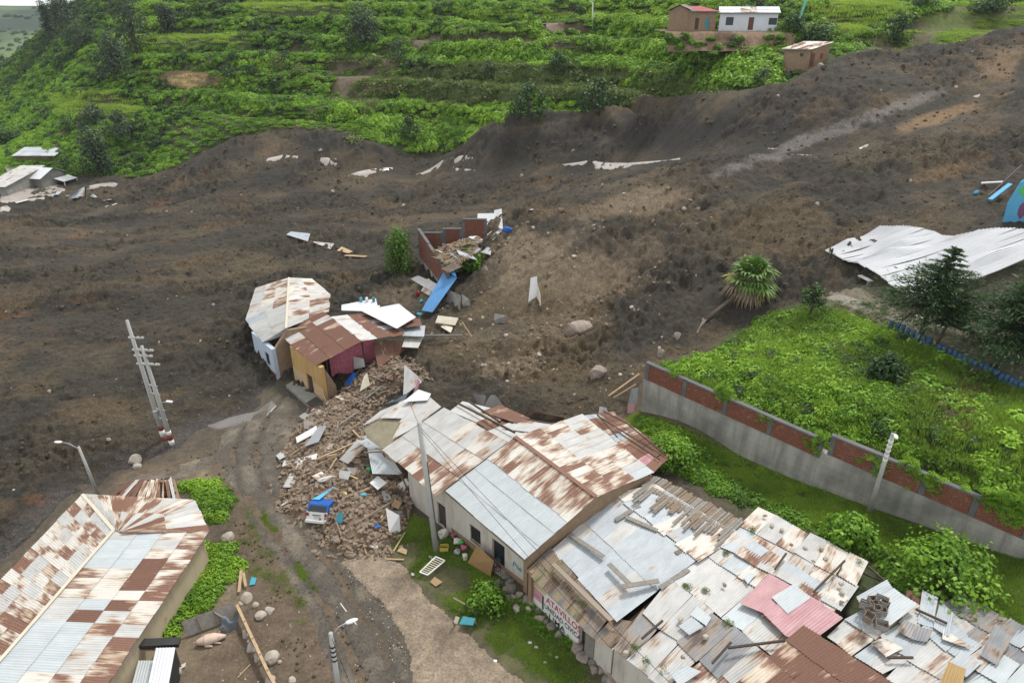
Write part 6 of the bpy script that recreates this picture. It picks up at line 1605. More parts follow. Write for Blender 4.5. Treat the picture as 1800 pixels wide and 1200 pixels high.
for i in range(len(pts)):
    rot = Matrix.Rotation(R_.uniform(0, 6.28), 4, 'Z') @ Matrix.Rotation(R_.gauss(0, .5), 4, 'X') @ Matrix.Rotation(R_.gauss(0, .4), 4, 'Y'); me = brick_mes[i % 5]
    sc_ = Matrix.Diagonal((R_.choice([.5, .8, 1, 1, 1.15, 1.3]), R_.uniform(.7, 1.25), R_.uniform(.8, 1.5), 1))
    mx = Matrix.Translation((pts[i, 0], pts[i, 1], hz[i] + R_.uniform(-.04, .12))) @ rot @ sc_
    if i in near300:
        o = bpy.data.objects.new('adobe_brick', me); o.matrix_basis = mx; COL.objects.link(o)
        tag(o, 'loose brown adobe brick in the rubble heap beside the track', 'brick', 'loose adobe bricks of the rubble heap')
    else:
        b = len(BV); BV += [tuple(mx @ v.co) for v in me.vertices]; BF += [tuple(b + q for q in p.vertices) for p in me.polygons]
me = bpy.data.meshes.new('adobe_rubble'); me.from_pydata(BV, [], BF); me.materials.append(M['adobe_brick']); o = bpy.data.objects.new('adobe_rubble', me); COL.objects.link(o)
tag(o, 'broken adobe bricks piled where houses collapsed', 'rubble', None, 'stuff')
# ------------------------------------------------------------------ poles, lamps, wires
def z_over(px, py, p): return at_y(px, py, p[1])[2]
def pole_top(base, px, py): v = at_y(px, py, base[1]); return Vector(v)
pw = G(303, 782); tp = pole_top(pw, 236, 566)
pp = empty('power_pole', pw, 'tall twin concrete power pole with stacked crossarms and red painted foot', 'power pole')
base2 = pw + Vector((-.75, .35, 0)); top1 = Vector((tp.x, pw.y, tp.z)); lean = (top1 - pw)
tops = []
for k, (b, hh) in enumerate(((pw, .82), (base2, 1.0))):
    e = b + lean * hh; tops.append(e)
    MB().tube([b - Vector((0, 0, .5)), b + lean * hh * .5, e], [.21, .17, .12], 12).build('pole', M['pole_concrete'], pp, smooth=True)
    for j, (f0, f1, mt) in enumerate(((.0, .055, 'white'), (.055, .11, 'maroon'), (.11, .15, 'white'))):
        if k == 1: mt = {'white': 'maroon', 'maroon': 'white'}[mt]
        MB().tube([b + lean * hh * (f0 + .001), b + lean * hh * (f1 - .001)], [.222 - f0 * .07, .222 - f1 * .07], 12).build('painted_band', M[mt], pp, smooth=True)
side = Vector((.86, -.25, .1)).normalized()
for f, L in ((.87, 1.1), (.775, 1.7), (.73, 1.45), (.665, 1.9)):
    c = base2 + lean * f; arm = MB().bar(c - side * .35, c + side * L, .16, .14).build('crossarm', M['pole_concrete'], pp)
    for q in (.35, .75): MB().tube([c + side * L * q + Vector((0, 0, .07)), c + side * L * q + Vector((0, 0, .28))], [.06, .04], 8).build('insulator', M['wood_dark'], arm)
for f in (.50, .43, .30, .22): MB().bar(lerp(pw, pw + lean, f) + Vector((-.95, .4, 0)), lerp(pw, pw + lean, f) + Vector((.3, -.1, 0)), .12, .10).build('brace', M['metal_grey'], pp)
lm = pw + lean * .36; MB().bar(lm, lm + Vector((.8, -.2, .25)), .06).build('lamp_arm', M['metal_grey'], pp); MB().box(lm + Vector((1.0, -.25, .3)), (.55, .22, .14), -.2).build('lamp_head', M['white'], pp, bevel=.04)
tr = MB().box(pw + lean * .27 + Vector((-.5, -.1, 0)), (.34, .3, .7)).build('junction_box', M['metal_grey'], pp, bevel=.03)
def lamp(name, label, b, t, r0, r1, arm, mt='pole_concrete', head=True, hl=.6, steps=False):
    e = empty(name, b, label, 'street lamp' if head else 'pole')
    MB().tube([b - Vector((0, 0, .6)), lerp(b, t, .5), t], [r0, (r0 + r1) / 2, r1], 12).build('pole', M[mt], e, smooth=True)
    if head:
        a = t + arm; MB().tube([t - Vector((0, 0, .25)), t + arm * .5 + Vector((0, 0, .06)), a], .035, 8).build('arm', M['metal_grey'], e, smooth=True)
        d = Vector((arm.x, arm.y, 0)).normalized()
        m = lathe([(.01, -hl / 2), (.10, -hl * .4), (.135, -hl * .05), (.11, hl * .3), (.05, hl / 2)], 12); Mx = Matrix.Translation(a + d * hl * .35) @ d.to_track_quat('Z', 'Y').to_matrix().to_4x4()
        m.v = [tuple(Mx @ Vector((p[0], p[1] * .6, p[2]))) for p in m.v]; m.build('lamp_head', M['white'], e, smooth=True)
    return e
b = G(172, 868); t = pole_top(b, 138, 785); lamp('street_lamp', 'street lamp on thin pole behind the long shed roof', b, t, .13, .09, Vector((-1.25, .1, .35)))
b = G(768, 966); t = pole_top(b, 737, 742); e3 = lamp('utility_pole', 'plain grey concrete utility pole standing before the row houses', b, t, .23, .15, Vector((0, 0, 0)), head=False)
C_TOP = t
MB().tube([b + (t - b) * f + Vector((.18, -.12, 0)) for f in (.1, .4, .7, .72)], .025, 6).build('cable', M['black'], e3)
b = G(1527, 902); t = pole_top(b, 1570, 762); e4 = lamp('street_lamp', 'street lamp with wrapped top before the retaining wall', b, t, .17, .11, Vector((-.15, -.45, .22)), hl=.5)
for k in range(5): MB().tube([lerp(b, t, .68 + .055 * k), lerp(b, t, .70 + .055 * k)], [.15, .15], 10).build('strap', M['white'], e4)
b = PZ(603, 1262, 0); t = PZ(581, 1112, 6.0); t = pole_top(b, 581, 1112); e5 = lamp('street_lamp', 'street lamp rising from the bottom edge beside the yard', b, t, .15, .10, Vector((.75, .35, .3)))
for k in range(4): MB().tube([lerp(b, t, .70 + .05 * k), lerp(b, t, .715 + .05 * k)], [.14, .14], 10).build('strap', M['black'], e5)
D_TOP = t
b = Vector(G0(1042, 54)); t = pole_top(b, 1042, 4); lamp('street_lamp', 'white lamp post on the terraces above the hill path', b, t, .14, .10, Vector((-.5, -.2, .15)), 'white')
b = Vector(G0(1302, 78)); t = pole_top(b, 1308, 26); lamp('utility_pole', 'white pole in front of the long white hillside house', b, t, .13, .09, Vector((0, 0, 0)), 'white', head=False)
def wire(a, b, sag, label):
    P = [lerp(Vector(a), Vector(b), k / 14) - Vector((0, 0, sag * 4 * (k / 14) * (1 - k / 14))) for k in range(15)]
    o = MB().tube(P, .014, 5).build('overhead_wire', M['black']); tag(o, label, 'wire', 'overhead wires')
wire(C_TOP - Vector((0, 0, .3)), PZ(1240, 1260, 5.0), .3, 'thin black wire sagging over the grey roof and the shacks')
wire(C_TOP - Vector((0, 0, .5)), PZ(1075, 1140, 3.4), .25, 'thin black wire dropping from the plain pole to the painted wall')
wire(D_TOP - Vector((0, 0, .2)), PZ(640, 1260, 4.0), .1, 'thin black wire hanging from the bottom street lamp')
wire(PZ(720, 705, 6.2), C_TOP - Vector((0, 0, .2)), .15, 'thin black wire running from the collapsed wing to the plain pole')
# ------------------------------------------------------------------ loose sheets, boards and wreckage
def tsheet(label, q, mt, name='tin_sheet', cat='tin sheet', group=None, f=T, **kw):
    o = sheet(None, [f(a, b, z) for a, b, z in q], mt, name=name, **kw); return tag(o, label, cat, group)
def board(label, q, mt, thick=.05, name='board', cat='board', group=None, f=T):
    o = MB().prism([f(a, b, z) for a, b, z in q], (0, 0, -thick)).build(name, M[mt]); return tag(o, label, cat, group)
def plank(label, a, b, mt, w=.14, h=.05, name='plank', group=None, f=T, cat='plank'):
    o = MB().bar(f(*a), f(*b), w, h).build(name, M[mt]); return tag(o, label, cat, group)
tsheet('long folded bright blue roofing sheet slanting down from the ruin, lower half', [(741,545,.6),(760,550,.5),(803,485,2.3),(783,473,2.6)], 'sheet_blue', pitch=.35, amp=.04)
tsheet('short upper half of the bright blue roofing sheet on the ruin', [(783,475,2.65),(803,487,2.4),(792,454,2.8),(780,452,2.9)], 'sheet_blue', pitch=.35, amp=.04)
tsheet('tall upright white sheet standing in the ruin', [(836,432,.3),(862,420,.4),(872,396,.7),(840,392,1.8)], 'sheet_bright', pitch=.5)
tsheet('pointed white sheet at the right end of the ruin', [(866,414,.4),(884,405,.4),(882,398,.8),(869,390,1.6)], 'sheet_bright', pitch=.5)
tsheet('white sheet lying at the top of the tan mound', [(915,388,.2),(937,385,.2),(935,380,.5),(914,381,.4)], 'sheet_bright', flat=True)
tsheet('crumpled pale sheet at the foot of the ruined wall', [(722,492,.4),(765,515,.5),(772,502,1.2),(738,485,1.0)], 'sheet_white', jit=.1)
tsheet('rusty sheet leaning on the ruined wall', [(738,508,.3),(765,525,.3),(782,508,1.0),(752,490,1.2)], 'sheet_spotted', jit=.1)
tsheet('torn pale sheet on the dark mud left of the evergreen', [(546,428,.2),(583,437,.25),(588,426,.35),(552,421,.3)], 'sheet_white', jit=.1)
tsheet('grey crumpled sheet on the mud, leftmost of the loose sheets above the houses', [(502,412,.2),(540,421,.25),(545,413,.3),(512,407,.25)], 'sheet_blue_grey', jit=.12)
board('pale wooden board on the mud left of the evergreen', [(592,440,.3),(612,446,.3),(620,436,.35),(600,430,.35)], 'wood_pale')
plank('long pale plank on the mud left of the evergreen', (606,448,.25), (644,452,.25), 'wood_pale', .5)
board('white door panel stuck upright in the tan mound', [(929,512,.2),(946,513,.2),(944,481,2.0),(933,479,2.0)], 'white', .06)
board('cream board leaning by the white door panel in the mound', [(944,512,.25),(950,508,.25),(952,492,1.1),(946,494,1.2)], 'cream')
board('cream roof fragment beside the brown rusted roof', [(765,566,.5),(800,570,.3),(806,560,.5),(770,553,.7)], 'cream', .06)
board('smaller cream fragment below the larger one by the brown roof', [(775,573,.4),(792,584,.3),(796,572,.3),(780,568,.4)], 'cream', .06)
plank('long bare pole lying right of the brown roof', (745,590,.9), (812,588,.5), 'wood_grey', .14, .14, cat='pole')
plank('thin pole standing in the mud right of the brown roof', (829,592,.2), (812,562,1.6), 'wood_pale', .12, .1, cat='pole')
plank('long thin pole lying across the mud above the rubble', (660,650,.5), (740,640,.7), 'wood', .1, .1, cat='pole')
board('broken concrete block in the middle of the slide', [(868,560,.3),(888,552,.4),(890,545,1.0),(870,551,.9)], 'concrete', .5, name='concrete_block', cat='block')
board('slab of concrete leaning below the blue sheet', [(785,528,.2),(808,540,.2),(810,520,1.3),(788,510,1.4)], 'concrete', .35, name='concrete_block', cat='block')
board('smaller slab of concrete right of the leaning one', [(812,535,.2),(826,536,.2),(824,524,.8),(812,518,.9)], 'concrete', .3, name='concrete_block', cat='block')
board('blue painted door lying beside the pink room', [(607,672,.5),(613,678,.5),(628,662,1.1),(621,656,1.1)], 'blue_paint')
board('white cupboard panel beside the pink room', [(622,645,.8),(642,640,.8),(640,630,1.4),(622,634,1.4)], 'white', .25)
board('cream panel tilted in front of the pink room', [(632,686,.5),(650,672,.5),(646,660,1.2),(640,664,1.2)], 'cream')
board('dark glass panel lying flat in the rubble', [(676,694,.4),(690,700,.4),(700,684,.6),(686,678,.6)], 'tarp')
board('dark grey panel above the flat glass one in the rubble', [(688,684,.5),(706,686,.5),(716,670,.7),(700,666,.7)], 'tarp')
tsheet('curved white sheet at the upper end of the rubble', [(706,668,.6),(742,672,.5),(734,660,.8),(712,654,1.0)], 'sheet_white')
plank('reddish board leaning in the upper rubble', (728,682,.8), (736,664,1.6), 'mural_pink', .3)
tsheet('white sheet corner standing behind the torn roof', [(838,706,.6),(850,708,.6),(854,690,2.0),(832,685,2.0)], 'sheet_bright')
tsheet('white sheet with pink stain standing behind the torn roof', [(848,710,.8),(892,718,.6),(870,692,2.2),(862,690,2.0)], 'sheet_white', flat=True)
for k, (a, b) in enumerate((((905,738,1.5),(975,748,1.2)), ((912,730,1.5),(985,742,1.2)))): tsheet(('dark corrugated strip behind the torn roof, lower one', 'dark corrugated strip behind the torn roof, upper one')[k], [a, b, (b[0] + 8, b[1] - 8, b[2] + .6), (a[0] + 8, a[1] - 10, a[2] + .6)], 'sheet_dark')
tsheet('small pale sheet at the far corner of the lean-to roof', [(1052,728,1.3),(1072,734,1.2),(1066,716,1.9),(1054,714,1.8)], 'sheet_white')
plank('tan plank leaning against the end of the retaining wall, longer one', (1070,695,.3), (1124,655,2.0), 'wood_pale', .2)
plank('tan plank leaning against the end of the retaining wall, shorter one', (1078,700,.3), (1118,672,1.4), 'wood_pale', .2)
tsheet('blue and white sheet propped at the end of the retaining wall', [(1104,708,.4),(1120,708,.4),(1122,680,1.9),(1110,682,1.9)], 'sheet_blue_grey')
tsheet('red and white sheet below the propped one at the wall end', [(1102,726,.2),(1114,726,.2),(1116,708,1.0),(1104,708,1.0)], 'sheet_pink')
# lower rubble pieces
for lab, q, mt in (('white sheet fragment at the left edge of the rubble', [(517,812,.2),(556,806,.3),(558,796,.4),(522,806,.3)], 'white'), ('white sheet fragment under the dark strip in the rubble', [(522,778,.3),(560,758,.5),(556,748,.6),(520,768,.4)], 'white'),
                  ('grey sheet piece beside the white fragments in the rubble', [(535,785,.4),(560,776,.5),(574,748,.7),(560,750,.6)], 'metal_grey'), ('square white board tilted on dark earth in the rubble', [(650,848,.6),(664,860,.6),(680,848,.8),(664,836,.8)], 'white'),
                  ('tall white board at the lower end of the rubble', [(684,934,.2),(704,932,.2),(702,905,1.2),(678,892,1.4)], 'white'), ('white crate lid in the shade under the hanging sheets', [(596,838,.5),(612,842,.5),(617,828,1.0),(596,826,1.0)], 'white'),
                  ('pale blue board left of the rubble end', [(590,918,.2),(602,918,.2),(603,898,.7),(592,900,.7)], 'cyan'), ('tan cardboard box flap in the lower rubble', [(688,888,.5),(700,892,.5),(706,882,.8),(694,876,.8)], 'cardboard')):
    board(lab, q, mt)
for k, (a, b, mt) in enumerate((((553,808,.3),(640,770,1.0),'wood_pale'), ((555,818,.3),(615,790,.6),'wood'), ((590,770,.5),(635,742,.9),'wood'), ((598,745,.5),(632,722,.8),'wood_grey'), ((625,920,.3),(690,880,.7),'wood'), ((575,800,.4),(592,798,.5),'wood_pale'), ((620,756,.6),(634,770,.6),'wood_pale'), ((668,918,.3),(680,905,.7),'wood'), ((700,860,.4),(712,905,.2),'wood_dark'), ((712,862,.4),(718,912,.2),'wood'), ((560,770,.5),(572,742,.6),'wood_grey'), ((580,822,.4),(592,804,.6),'wood_pale'))):
    plank('weathered plank lying in the rubble of the fallen houses', a, b, mt, group='planks in the rubble')
kk = rng.integers(0, len(pts), 2600); scatter('rubble_lumps', np.stack([pts[kk, 0] + rng.normal(0, .3, 2600), pts[kk, 1] + rng.normal(0, .3, 2600), hz[kk] + .02], 1), .04 + .14 * rng.uniform(0, 1, 2600) ** 2.5, np.zeros(2600), C_TAN, 'crumbled adobe lumps and dust over the rubble heap', 'rubble', tilt=1.0)
for k in range(46):
    i = int(rng.integers(0, len(pts))); p = Vector((pts[i, 0], pts[i, 1], hz[i] + R_.uniform(.08, .3))); an = R_.gauss(.9, .7); L_ = R_.uniform(.6, 2.6); q = p + Vector((math.cos(an) * L_, math.sin(an) * L_, R_.gauss(0, .18))); q.z = max(q.z, topz(q.x, q.y) + .04)
    o = MB().bar(p, q, R_.uniform(.05, .14), R_.uniform(.03, .08)).build('plank', M[R_.choice(['wood', 'wood_dark', 'wood_grey', 'wood_pale', 'wood'])]); tag(o, 'weathered plank lying in the rubble of the fallen houses', 'plank', 'planks in the rubble')
for k in range(24):
    i = int(rng.integers(0, len(pts))); p = Vector((pts[i, 0], pts[i, 1], hz[i] + .16)); an = R_.uniform(0, 3.1); d_ = Vector((math.cos(an), math.sin(an), R_.gauss(0, .25))) * R_.uniform(.25, .7); e_ = Vector((-math.sin(an), math.cos(an), R_.gauss(0, .3))) * R_.uniform(.2, .5)
    o = sheet(None, [p - d_ - e_, p + d_ - e_, p + d_ + e_, p - d_ + e_], choose(('sheet_white', 3), ('sheet_slate', 2), ('sheet_spotted', 2), ('sheet_dark', 1), ('sheet_patchy', 1)), name='tin_scrap', jit=.07); tag(o, 'small bent scrap of tin sheet among the rubble', 'tin scrap', 'tin scraps in the rubble')
o = lathe([(.05, 0), (.16, .02), (.18, .25), (.16, .42), (.02, .46)], 12); o.v = [tuple(T(649, 830) + Vector(p)) for p in o.v]; tag(o.build('bucket', M['green_plastic'], smooth=True), 'small bright green plastic ball in the shade of the wing', 'ball')
def bag(label, px, py, w, d, h, mt, rz=0.0, f=T, name='sack', cat='sack', group=None):
    me = stone_mesh(name, M[mt], int(px * 7 + py), 3, .6, .85, 4, .5); o = bpy.data.objects.new(name, me); p = f(px, py); o.location = p + Vector((0, 0, h * .38)); o.scale = (w / 2, d / 2, h / 2); o.rotation_euler = (0, 0, rz); COL.objects.link(o)
    me.polygons.foreach_set('use_smooth', [True] * len(me.polygons)); return tag(o, label, cat, group)
bag('rolled white and grey mattress at the left of the rubble', 570, 845, 1.5, .5, .4, 'sack', .7, name='mattress', cat='mattress')
bag('pale blue plastic bag on the rubble', 638, 872, .5, .4, .3, 'cyan', cat='bag', name='bag')
bag('bright blue plastic basin in the lower rubble', 662, 925, .5, .5, .25, 'blue_paint', cat='basin', name='basin')
bag('mint green plastic bag at the edge of the grass', 700, 944, .45, .35, .25, 'green_plastic', cat='bag', name='bag')
bag('yellow rag on the rubble', 606, 868, .3, .5, .15, 'yellow', cat='rag', name='rag')
bag('white rags where the rubble meets the grass', 660, 955, .6, .5, .25, 'sack', cat='rag', name='rag')
# ------------------------------------------------------------------ crushed car
c0 = G(558, 926); cz = gz(c0.x, c0.y) + .25; car = empty('car', (c0.x, c0.y, cz), 'crushed car with white tailgate and blue sides, nose buried in rubble', 'car', rz=math.radians(-8))
CM = Matrix.Translation((c0.x, c0.y, cz)) @ Matrix.Rotation(math.radians(-8), 4, 'Z') @ Matrix.Rotation(math.radians(-20), 4, 'X')
def cbuild(m, name, mat, par=None, smooth=False, bevel=0.0):
    m.v = [tuple(CM @ Vector(p)) for p in m.v]; return m.build(name, M[mat], par or car, smooth, bevel=bevel)
hw = .78
prof = [(0, .28), (-.06, .55), (-.02, .92), (.26, 1.40), (1.2, 1.44), (2.3, 1.18), (2.5, .3)]
m = MB(); m.prism([(-hw, y, z) for y, z in prof], (2 * hw, 0, 0)); cbuild(m, 'body', 'blue_paint', bevel=.05)
m = MB(); m.prism([(-hw + .01, -.085, .30), (hw - .01, -.085, .30), (hw - .01, -.055, .93), (-hw + .01, -.055, .93)], (0, .04, 0)); tg = cbuild(m, 'tailgate', 'white', bevel=.02)
m = MB(); m.prism([(-hw + .1, -.035, .90), (hw - .1, -.035, .90), (hw - .16, .245, 1.32), (-hw + .16, .245, 1.32)], (0, -.02, .015)); cbuild(m, 'rear_window', 'glass')
for s in (-1, 1): m = MB().box((s * (hw - .12), -.10, .74), (.17, .03, .24)); cbuild(m, 'tail_light', 'red_paint', bevel=.01)
m = MB().box((0, -.14, .26), (1.62, .16, .22)); cbuild(m, 'bumper', 'white', bevel=.04)
m = MB().box((0, -.108, .52), (.42, .014, .13)); cbuild(m, 'number_plate', 'cream')
m = MB().box((0, -.10, .70), (.6, .03, .05)); cbuild(m, 'handle_strip', 'black')
for s in (-1, 1):
    m = lathe([(.18, -.09), (.28, -.09), (.30, -.05), (.30, .05), (.28, .09), (.18, .09)], 16); m.v = [(s * (hw - .08) + p[2], .55 + p[0], .22 + p[1]) for p in m.v]; wh_ = cbuild(m, 'wheel', 'rubber', smooth=True)
    m = lathe([(.02, -.05), (.17, -.05), (.17, .05), (.02, .05)], 12); m.v = [(s * (hw + .0) + p[2], .55 + p[0], .22 + p[1]) for p in m.v]; cbuild(m, 'rim', 'metal_grey', wh_)
m = MB().prism([(-.75, .8, 1.47), (-.2, .8, 1.48), (.25, 2.6, 1.9), (.05, 3.0, 1.9), (-.3, 1.9, 1.6)], (0, 0, .03)); cbuild(m, 'bent_roof_panel', 'sky_blue')
# ------------------------------------------------------------------ school yard: barrels, benches, fallen roof, mural wall
prof = [(.165, 0), (.185, .02), (.19, .28), (.2, .30), (.19, .32), (.19, .58), (.2, .60), (.19, .62), (.185, .86), (.17, .88), (.15, .865)]
bm_ = lathe(prof, 14)
proto = None
Pa, Pb, Pc = G0(1566, 573), G0(1660, 622), G0(1790, 680)
nB = 26
for k in range(nB):
    px = 1566 + (1792 - 1566) * (k / (nB - 1)); py = 575 + (686 - 575) * (k / (nB - 1)) + 3.0 * math.sin(k / nB * 3.1)
    if k == 8: continue
    g = G0(px, py + 3); lab = 'blue plastic barrel standing in the row along the school yard edge'
    if proto is None:
        e = empty('barrel', (0, 0, 0), lab, 'barrel', 'blue barrels along the yard edge')
        m = lathe(prof, 14); bd = m.build('body', M['blue_plastic'], e, smooth=True, origin=(0, 0, 0)); m = lathe([(.12, .862), (.145, .862), (.145, .885), (.02, .885)], 12); m.build('rim', M['blue_plastic'], e, origin=(0, 0, 0)); proto = e
    else: e = copy_tree(proto)
    e.location = (g[0], g[1], terr(np.array([g[0]]), np.array([g[1]]))[0] - .03); e.rotation_euler = (R_.gauss(0, .07), R_.gauss(0, .07), R_.uniform(0, 6)); e.scale = (1, 1, R_.uniform(.96, 1.06))
def bench(label, a, b, w, h, mt='concrete'):
    a, b = Vector(G0(*a)), Vector(G0(*b)); z = max(a.z, b.z); d = (b - a).normalized(); e = empty('bench', (a + b) / 2, label, 'bench')
    MB().bar(Vector((a.x, a.y, z + h)), Vector((b.x, b.y, z + h)), w, .10).build('seat', M[mt], e, bevel=.015)
    for f in (.12, .88): c = lerp(a, b, f); MB().box((c.x, c.y, z + h / 2 - .15), (w * .75, .18, h + .2), math.atan2(d.y, d.x) + math.pi / 2).build('leg', M['concrete'], e)
bench('short concrete bench in front of the fallen white roof', (1509, 492), (1529, 503), .5, .5, 'white'); bench('long pale bench behind the blue barrels under the conifer', (1608, 566), (1662, 588), .55, .55, 'cream')
fr_ = empty('fallen_roof', G(1600, 470), 'large white corrugated roof fallen in one sheet with dark rents', 'roof')
# the roof lies propped between mud and yard: a grid of long sheets with gaps
EL = [(1450,440,.9),(1480,457,1.1),(1506,460,1.2),(1548,487,1.3),(1585,512,1.4),(1604,526,1.5)]
ER = [(1546,398,1.6),(1600,399,1.6),(1642,404,1.6),(1668,417,1.6),(1738,402,1.9),(1800,402,2.1),(1860,398,2.2),(1860,415,2.2),(1860,432,2.2)]
def along(Lst, t):
    t = min(max(t, 0), .9999) * (len(Lst) - 1); i = int(t); f = t - i; return tuple(Lst[i][k] + (Lst[i + 1][k] - Lst[i][k]) * f for k in range(3))
nS = 15
def fpt(q): g = G0(q[0], q[1]); return Vector(at_z(q[0], q[1], g[2] + q[2] * .55 + .3))
prevA, prevB = fpt(along(EL, 0)), fpt(along(ER, 0))
for k in range(nS):
    t1 = (k + 1) / nS; nA, nB_ = fpt(along(EL, t1)), fpt(along(ER, t1)); hump = [R_.choice([.0, .1, .4, .75]), R_.choice([0, 0, .05, .1])]
    m = MB(); uv = []; nu, nv = 24, 11; W = (nA - prevA).length; L = (prevB - prevA).length; v1 = R_.uniform(.35, .6)
    for j in range(nv):
        v = j / (nv - 1)
        for i in range(nu + 1):
            u = i / nu * (.985 if k % 3 == 0 else 1.02); p = lerp(lerp(prevA, nA, u), lerp(prevB, nB_, u), v)
            bump_ = math.exp(-((v - v1) / .17) ** 2); p = p + Vector((0, 0, .06 * math.sin(u * 2 * math.pi * 5) + bump_ * (hump[0] * (1 - u) + hump[1] * u) - .25 * math.sin(math.pi * v) + .12 * math.sin(v * 7 + k) + .006 * (k % 2)))
            m.v.append(tuple(p)); uv.append((u * W, v * L))
    for j in range(nv - 1):
        for i in range(nu): q = j * (nu + 1) + i; m.f.append((q, q + 1, q + nu + 2, q + nu + 1))
    m.uv = uv; m.build('roof_sheet', M['sheet_bright'], fr_, smooth=True); prevA, prevB = nA, nB_
for px, py in ((1462,446),(1560,492),(1612,520),(1720,480)):
    g = G(px, py); MB().bar(g - Vector((0, 0, .3)), g + Vector((0, 0, 1.2)), .12).build('prop', M['metal_dark'], fr_)
mu = empty('mural_wall', G(1782, 392), 'broken sky-blue classroom wall painted with a green tree, right picture edge', 'wall')
a, b = G(1764, 392), G(1845, 410); d = (b - a); d.z = 0; L = d.length; d.normalize(); nin = Vector((-d.y, d.x, 0))
zb_ = min(a.z, b.z) - .6
m = MB(); prf = [(0, zb_), (L, zb_), (L, zb_ + 6.0), (L * .35, zb_ + 5.8), (.35, zb_ + 4.6), (-.15, zb_ + 2.4)]
m.prism([Vector((a.x, a.y, 0)) + d * u + Vector((0, 0, z)) for u, z in prf], nin * .25); m.build('wall', M['sky_blue'], mu)
def paint(name, mat, cu, cz_, rx, rz_, seed):
    rr = random.Random(seed); pts = []
    for k in range(14):
        an = 2 * math.pi * k / 14; r = rr.uniform(.82, 1.12); pts.append(Vector((a.x, a.y, 0)) + d * (cu + rx * r * math.cos(an)) + Vector((0, 0, cz_ + rz_ * r * math.sin(an))) - nin * .012)
    MB().prism(pts, nin * .01).build(name, M[mat], mu)
paint('painted_tree_crown', 'green_plastic', 1.75, zb_ + 3.9, 1.4, 1.1, 3); M['mural_purple'] = pmat('mural_purple', (.16, .06, .13), (.2, .08, .15), 4, .8, 0); paint('painted_tree_trunk', 'mural_purple', 1.3, zb_ + 1.9, .4, .95, 4)
for (p, q), lab in ((((1722,331,.3),(1760,328,.5)), 'white roof beam lying left of the mural wall'), (((1735,352,.4),(1790,310,2.4)), 'dark steel bar slanting over the mural wall ruin'), (((1738,358,.2),(1772,335,1.2)), 'sky-blue bent panel left of the mural wall')):
    plank(lab, p, q, {'w': 'white', 'd': 'metal_dark', 's': 'sky_blue'}[lab[0]], .45 if lab[0] != 'd' else .1, .12, name='beam', f=G, cat='beam')
bag('small sky-blue fragment alone on the mud left of the mural wall', 1716, 340, .7, .5, .5, 'sky_blue', f=G, name='fragment', cat='fragment')
# ------------------------------------------------------------------ boulders and stones
bould = [stone_mesh('boulder_%d' % i, M['boulder'], 60 + i, 3, .22, .75, 8, .42) for i in range(5)]; stn = [stone_mesh('stone_%d' % i, M['cobble'], 80 + i, 3, .18, .72) for i in range(5)]
def rock(label, px, py, w, h, kind=0, name='boulder', group=None, rz=None, mes=None, f=G, cat=None):
    mes = mes or bould; o = bpy.data.objects.new(name, mes[kind % 5]); p = f(px, py); s = w * (p - Vector((0, 0, CAM_Z))).length / FPX / 2
    hh = h * (p - Vector((0, 0, CAM_Z))).length / FPX / 2 / .75
    o.scale = (s, s * .85, hh); o.location = p + Vector((0, s * .3, hh * .12)); o.rotation_euler = (0, 0, R_.uniform(0, 6) if rz is None else rz); COL.objects.link(o); return tag(o, label, cat or name, group)
rock('largest pale boulder in the middle of the slide', 1014, 606, 58, 40, 0, rz=.3)
rock('grey-brown boulder half buried below the largest one', 1050, 660, 40, 28, 1); rock('pale round boulder right of the largest one', 1190, 595, 18, 18, 2); rock('angular boulder near the corner of the retaining wall', 1161, 628, 20, 20, 3)
rock('pale boulder standing at the foot of the round dark tree', 917, 215, 12, 12, 1); rock('pale boulder at the brow of the slide under the second round tree', 1010, 208, 9, 9, 2); rock('grey rock at the roadside edge of the slide near the hut', 1440, 136, 20, 8, 3)
rock('flat pale boulder left of the mound crest', 852, 482, 16, 14, 4)
rock('rock in the mud behind the broken hut, larger one', 236, 812, 22, 16, 2, mes=stn); rock('small rock in the mud behind the broken hut', 240, 822, 14, 10, 3, mes=stn)
for k in range(70):
    px, py = R_.choice([(R_.uniform(800, 1260), R_.uniform(340, 690)), (R_.uniform(800, 1300), R_.uniform(430, 720)), (R_.uniform(620, 860), R_.uniform(480, 620)), (R_.uniform(900, 1250), R_.uniform(560, 720))])
    if sdist(np.array([px]), np.array([py]), MUD_PX)[0] < 6 or (440 < px < 750 and py > 480): continue
    rock('loose pale stone scattered on the mounded part of the slide', px, py, R_.uniform(3.5, 5) if R_.random() < .7 else R_.uniform(6, 12), R_.uniform(4, 8), k, 'stone', 'loose stones on the slide', mes=stn if k % 3 else bould, cat='stone')
for lab, px, py, w, h in (('largest pale boulder by the top of the plank fence', 432, 1056, 22, 20), ('round stone right beside the fence top', 422, 1064, 10, 10), ('small stone right of the fence top', 449, 1066, 12, 12), ('pale oval stone lying left of its twin in the yard', 458, 1086, 20, 16), ('pale oval stone lying right of its twin in the yard', 472, 1077, 18, 14),
                         ('large pale boulder right of the plank fence', 478, 1162, 26, 26), ('small stone beside the large boulder right of the fence', 491, 1165, 8, 8), ('grey boulder at the lower left of the pen', 306, 1190, 22, 26), ('grey boulder in the weeds beside the shed corner', 400, 948, 22, 18), ('boulder at the very bottom of the plank fence', 474, 1200, 18, 18),
                         ('pale stone at the bottom edge right of the fence', 512, 1198, 14, 10), ('grey boulder at the foot of the fence, upper', 432, 1118, 16, 18), ('grey boulder at the foot of the fence, middle', 442, 1142, 20, 18), ('grey boulder at the foot of the fence, lower', 452, 1160, 14, 16)):
    rock(lab, px, py, w, h, int(px), 'stone', mes=stn, cat='stone')
